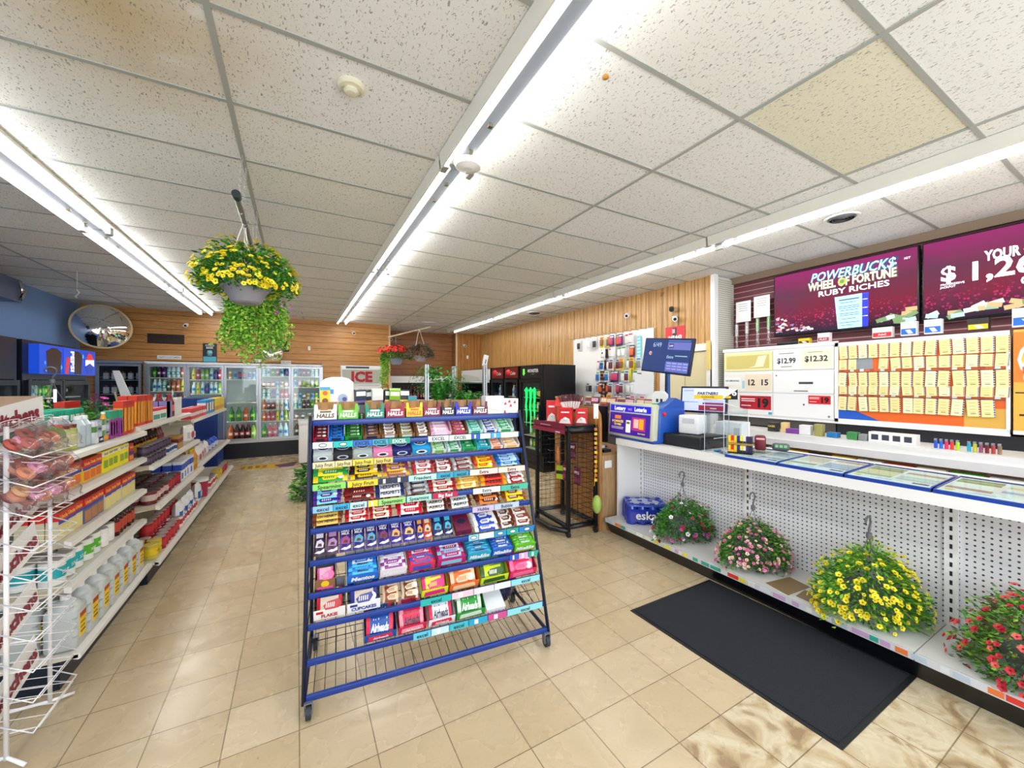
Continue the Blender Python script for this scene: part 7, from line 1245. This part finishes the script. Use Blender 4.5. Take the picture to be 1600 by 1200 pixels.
# papers and wrapped rolls on the slatwall
for k, (y_, lb) in enumerate(((3.12, 'white notice sheet on the maroon slatwall, left of the pair'), (2.88, 'white notice sheet on the maroon slatwall, next to the television'))):
    m = MB().box(-.1, .1, -.002, 0, -.14, .14, BRW)
    for q in range(4): m.box(-.06, .06, -.003, -.002, .1-.03*q, .105-.03*q, '#8a8a90')
    tag(m.build('notice_sheet', loc=(XS-.12, y_, 2.62+.03*k), rot=(0, 0, R(-90))), lb, 'notice')
RO = Proto('wrapped_roll', 'wrapped roll', MB().cyl((0, -.03, .02), (0, -.03, .42), .024, PLAS).cyl((0, -.03, .18), (0, -.03, .34), .022, mat('#cfd0c8', .3)).lathe([(.03, -.02), (.036, .03), (.02, .08)], PLAS, (0, -.03, 0), 10))
RG = Proto('wrapped_roll', 'wrapped roll', MB().cyl((0, -.03, .02), (0, -.03, .42), .024, PLAS).cyl((0, -.03, .18), (0, -.03, .38), .022, mat('#8ab87a', .3)).lathe([(.03, -.02), (.036, .03), (.02, .08)], PLAS, (0, -.03, 0), 10))
for k in range(4): (RG if k > 1 else RO).put(('clear wrapped roll with green core' if k > 1 else 'clear wrapped roll with grey core')+' hanging on the maroon slatwall, %s from the left' % ORD[k], (XS-.04, 3.24-.14*k, 2.12+.02*k), R(-90))
# red poster, wall accessories board
m = MB().box(-.17, .17, -.003, 0, -.2, .2, '#d8323c').box(-.04, .03, -.005, -.003, .06, .18, '#3a3440').box(-.05, .0, -.006, -.005, .1, .16, '#d8b0b8').text('$45,643', (.0, -.007, .035), .075, BRW, wmax=.3, bold=.05).box(-.06, .04, -.006, -.003, .03, .055, '#5ab8d8').box(.08, .13, -.005, -.003, -.16, -.02, '#b82c34').box(.095, .115, -.006, -.005, -.14, -.04, '#e8d8d8')
tag(m.build('red_poster', loc=(XR-.004, 3.95, 2.3), rot=(0, 0, R(-90))), 'red poster with white numbers partly behind the blue customer screen', 'poster')
tag(MB().box(-.03, .03, -.02, 0, -.22, .18, '#d8c070').build('door_trim_block', loc=(XR-.03, 3.38, 2.05), rot=(0, 0, R(-90))), 'narrow yellow wooden block on the white post by the cream door', 'block')
ap = thing('accessory_pegboard', 'white pegboard wall section crowded with hanging accessories', 'pegboard', (XR-.04, 5.35, 0), R(-90)); MB().box(-1.02, 1.02, 0, .02, .9, 2.53, PEGW).build('board', ap)
m = MB()
for k in range(12): m.tube([(-.98+.17*k, 0, 2.52), (-.98+.17*k, -.16, 2.53), (-.98+.17*k, -.17, 2.56)], .004, GREY, 5)
m.build('hook', ap)
r_ = random.Random(12); cc = ['#ececec', '#2a2a30', '#e8e4e0', '#6a2c34', '#d8602c', '#2c6ab0', '#e8d020', '#8a5a40', '#5aa04a', '#f0f0f0', '#3a3a6a', '#c83a6a', '#e8e8e8', '#8a8a90', '#d8d8da']
cards = []
for k in range(10):
    c1, c2 = cc[(k*2) % len(cc)] if k % 2 else '#ececec', cc[(k*2+1) % len(cc)]
    m = MB().box(-.04, .04, -.004, 0, -.19, 0, c1).box(-.028, .028, -.03, -.004, -.16, -.05, c2, bv=.006).box(-.03, .03, -.005, -.004, -.04, -.015, cc[(k*3+2) % len(cc)]); cards.append((Proto('blister_pack', 'accessory pack', m), c1, c2))
LOOK = ('white', 'black', 'red', 'orange')
n_ = 0
lay = [(2.49, [1, 3, 3.6, 5, 5.7, 6.4, 7, 7.6, 8.2, 8.9]), (2.28, [5.2, 6, 6.6, 7.2, 8, 8.8]), (2.07, [4.2, 5, 5.7, 6.3, 7, 7.7, 8.4, 9, 9.6]), (1.86, [4.4, 5, 5.7, 6.3, 7, 7.7, 8.4, 9.2, 10]), (1.65, [2.5, 3.3, 4.1, 4.8, 5.5, 6.2, 7, 7.7, 8.4, 9.2, 10]), (1.44, [3, 3.8, 4.5, 5.3, 6, 6.8, 7.5, 8.3, 9.1, 10]), (1.23, [3, 4, 5, 6, 7, 8, 9, 10])]
for q, (z_, xs) in enumerate(lay):
    for k, x in enumerate(xs):
        pr, c1, c2 = cards[(k*3+q*4+(k*k) % 5) % 10]; yy = 6.33-x*.18
        pr.put('%s pack on %s card, pegboard row %s from top, %s from left' % (cname(c2), cname(c1), ORD[q], ORD[k]), (XR-.07-.05*((k+q) % 2), yy, z_), Euler((0, 0, R(-90+(k*13) % 11-5))), 'accessory packs on the pegboard', (1.35, 1, 1.05)); n_ += 1
HS_ = Proto('headset_box', 'accessory pack', MB().box(-.06, .06, -.05, 0, -.16, 0, mat('#3a2420')).box(-.055, .055, -.052, -.05, -.11, -.03, mat('#c89a80')).ball((0, -.06, -.07), .03, mat('#2a1c1c'), 8))
for k in range(5): HS_.put('dark boxed headset on the pegboard, in the vertical column of five', (XR-.07, 5.42-.03*(k == 0), 2.26-.2*k), R(-90), 'boxed headsets on the pegboard')
tag(MB().box(-.06, .06, -.01, 0, -.2, 0, '#eef01c').build('yellow_card', loc=(XR-.06, 4.83, 1.88), rot=(0, 0, R(-90))), 'large bright yellow card hanging by the blue customer screen', 'card'); tag(MB().box(-.04, .04, -.01, 0, -.14, 0, '#f0e020').build('yellow_card', loc=(XR-.06, 4.70, 1.98), rot=(0, 0, R(-90))), 'small yellow card higher than the large bright yellow card', 'card')
tag(MB().box(-.05, .05, -.01, 0, -.14, 0, '#f0a01c').build('orange_card', loc=(XR-.06, 5.12, 1.93), rot=(0, 0, R(-90))), 'orange card hanging in the middle of the accessory pegboard', 'card')
m = MB().box(-.04, .04, -.012, 0, -.5, 0, '#7ad0e0')
for k in range(8): m.box(-.03, .03, -.014, -.012, -.06-.055*k, -.03-.055*k, '#c0ecf2')
tag(m.build('clip_strip', loc=(XR-.06, 4.6, 2.42), rot=(0, 0, R(-90))), 'light blue strip of small packs hanging left of the blue customer screen', 'clip strip')
# magazines / flyers behind the terminal
MG = [Proto('magazine', 'magazine', MB().box(-.09, .09, -.006, 0, 0, .24, mat(c)).box(-.08, .08, -.008, -.006, .16, .22, mat(d)).box(-.05, .05, -.008, -.006, .04, .13, mat(e_))) for c, d, e_ in (('#8a3a3c', '#e0c8b0', '#3a2a3a'), ('#b86a3c', '#f0e0c8', '#7a2c4a'), ('#6a2c4a', '#e0b0c8', '#c87a3a'), ('#c8b8a0', '#8a3c3c', '#5a4a6a'))]
mr = thing('magazine_rack', 'low dark magazine rack under the accessory pegboard', 'magazine rack', (4.3, 4.6, 0), R(-90)); MB().box(-.9, .9, -.1, .3, 0, 1.18, mat('#4a4248')).build('body', mr)
for k in range(9): MG[(k*3) % 4].put('%s magazine standing on the low rack under the pegboard' % ('dark red', 'orange brown', 'plum', 'tan')[(k*3) % 4], (4.28+.03*(k % 2), 5.35-.19*k, 1.182), Euler((R(-12), 0, R(-90+(k*11) % 15-7))), 'magazines under the pegboard')
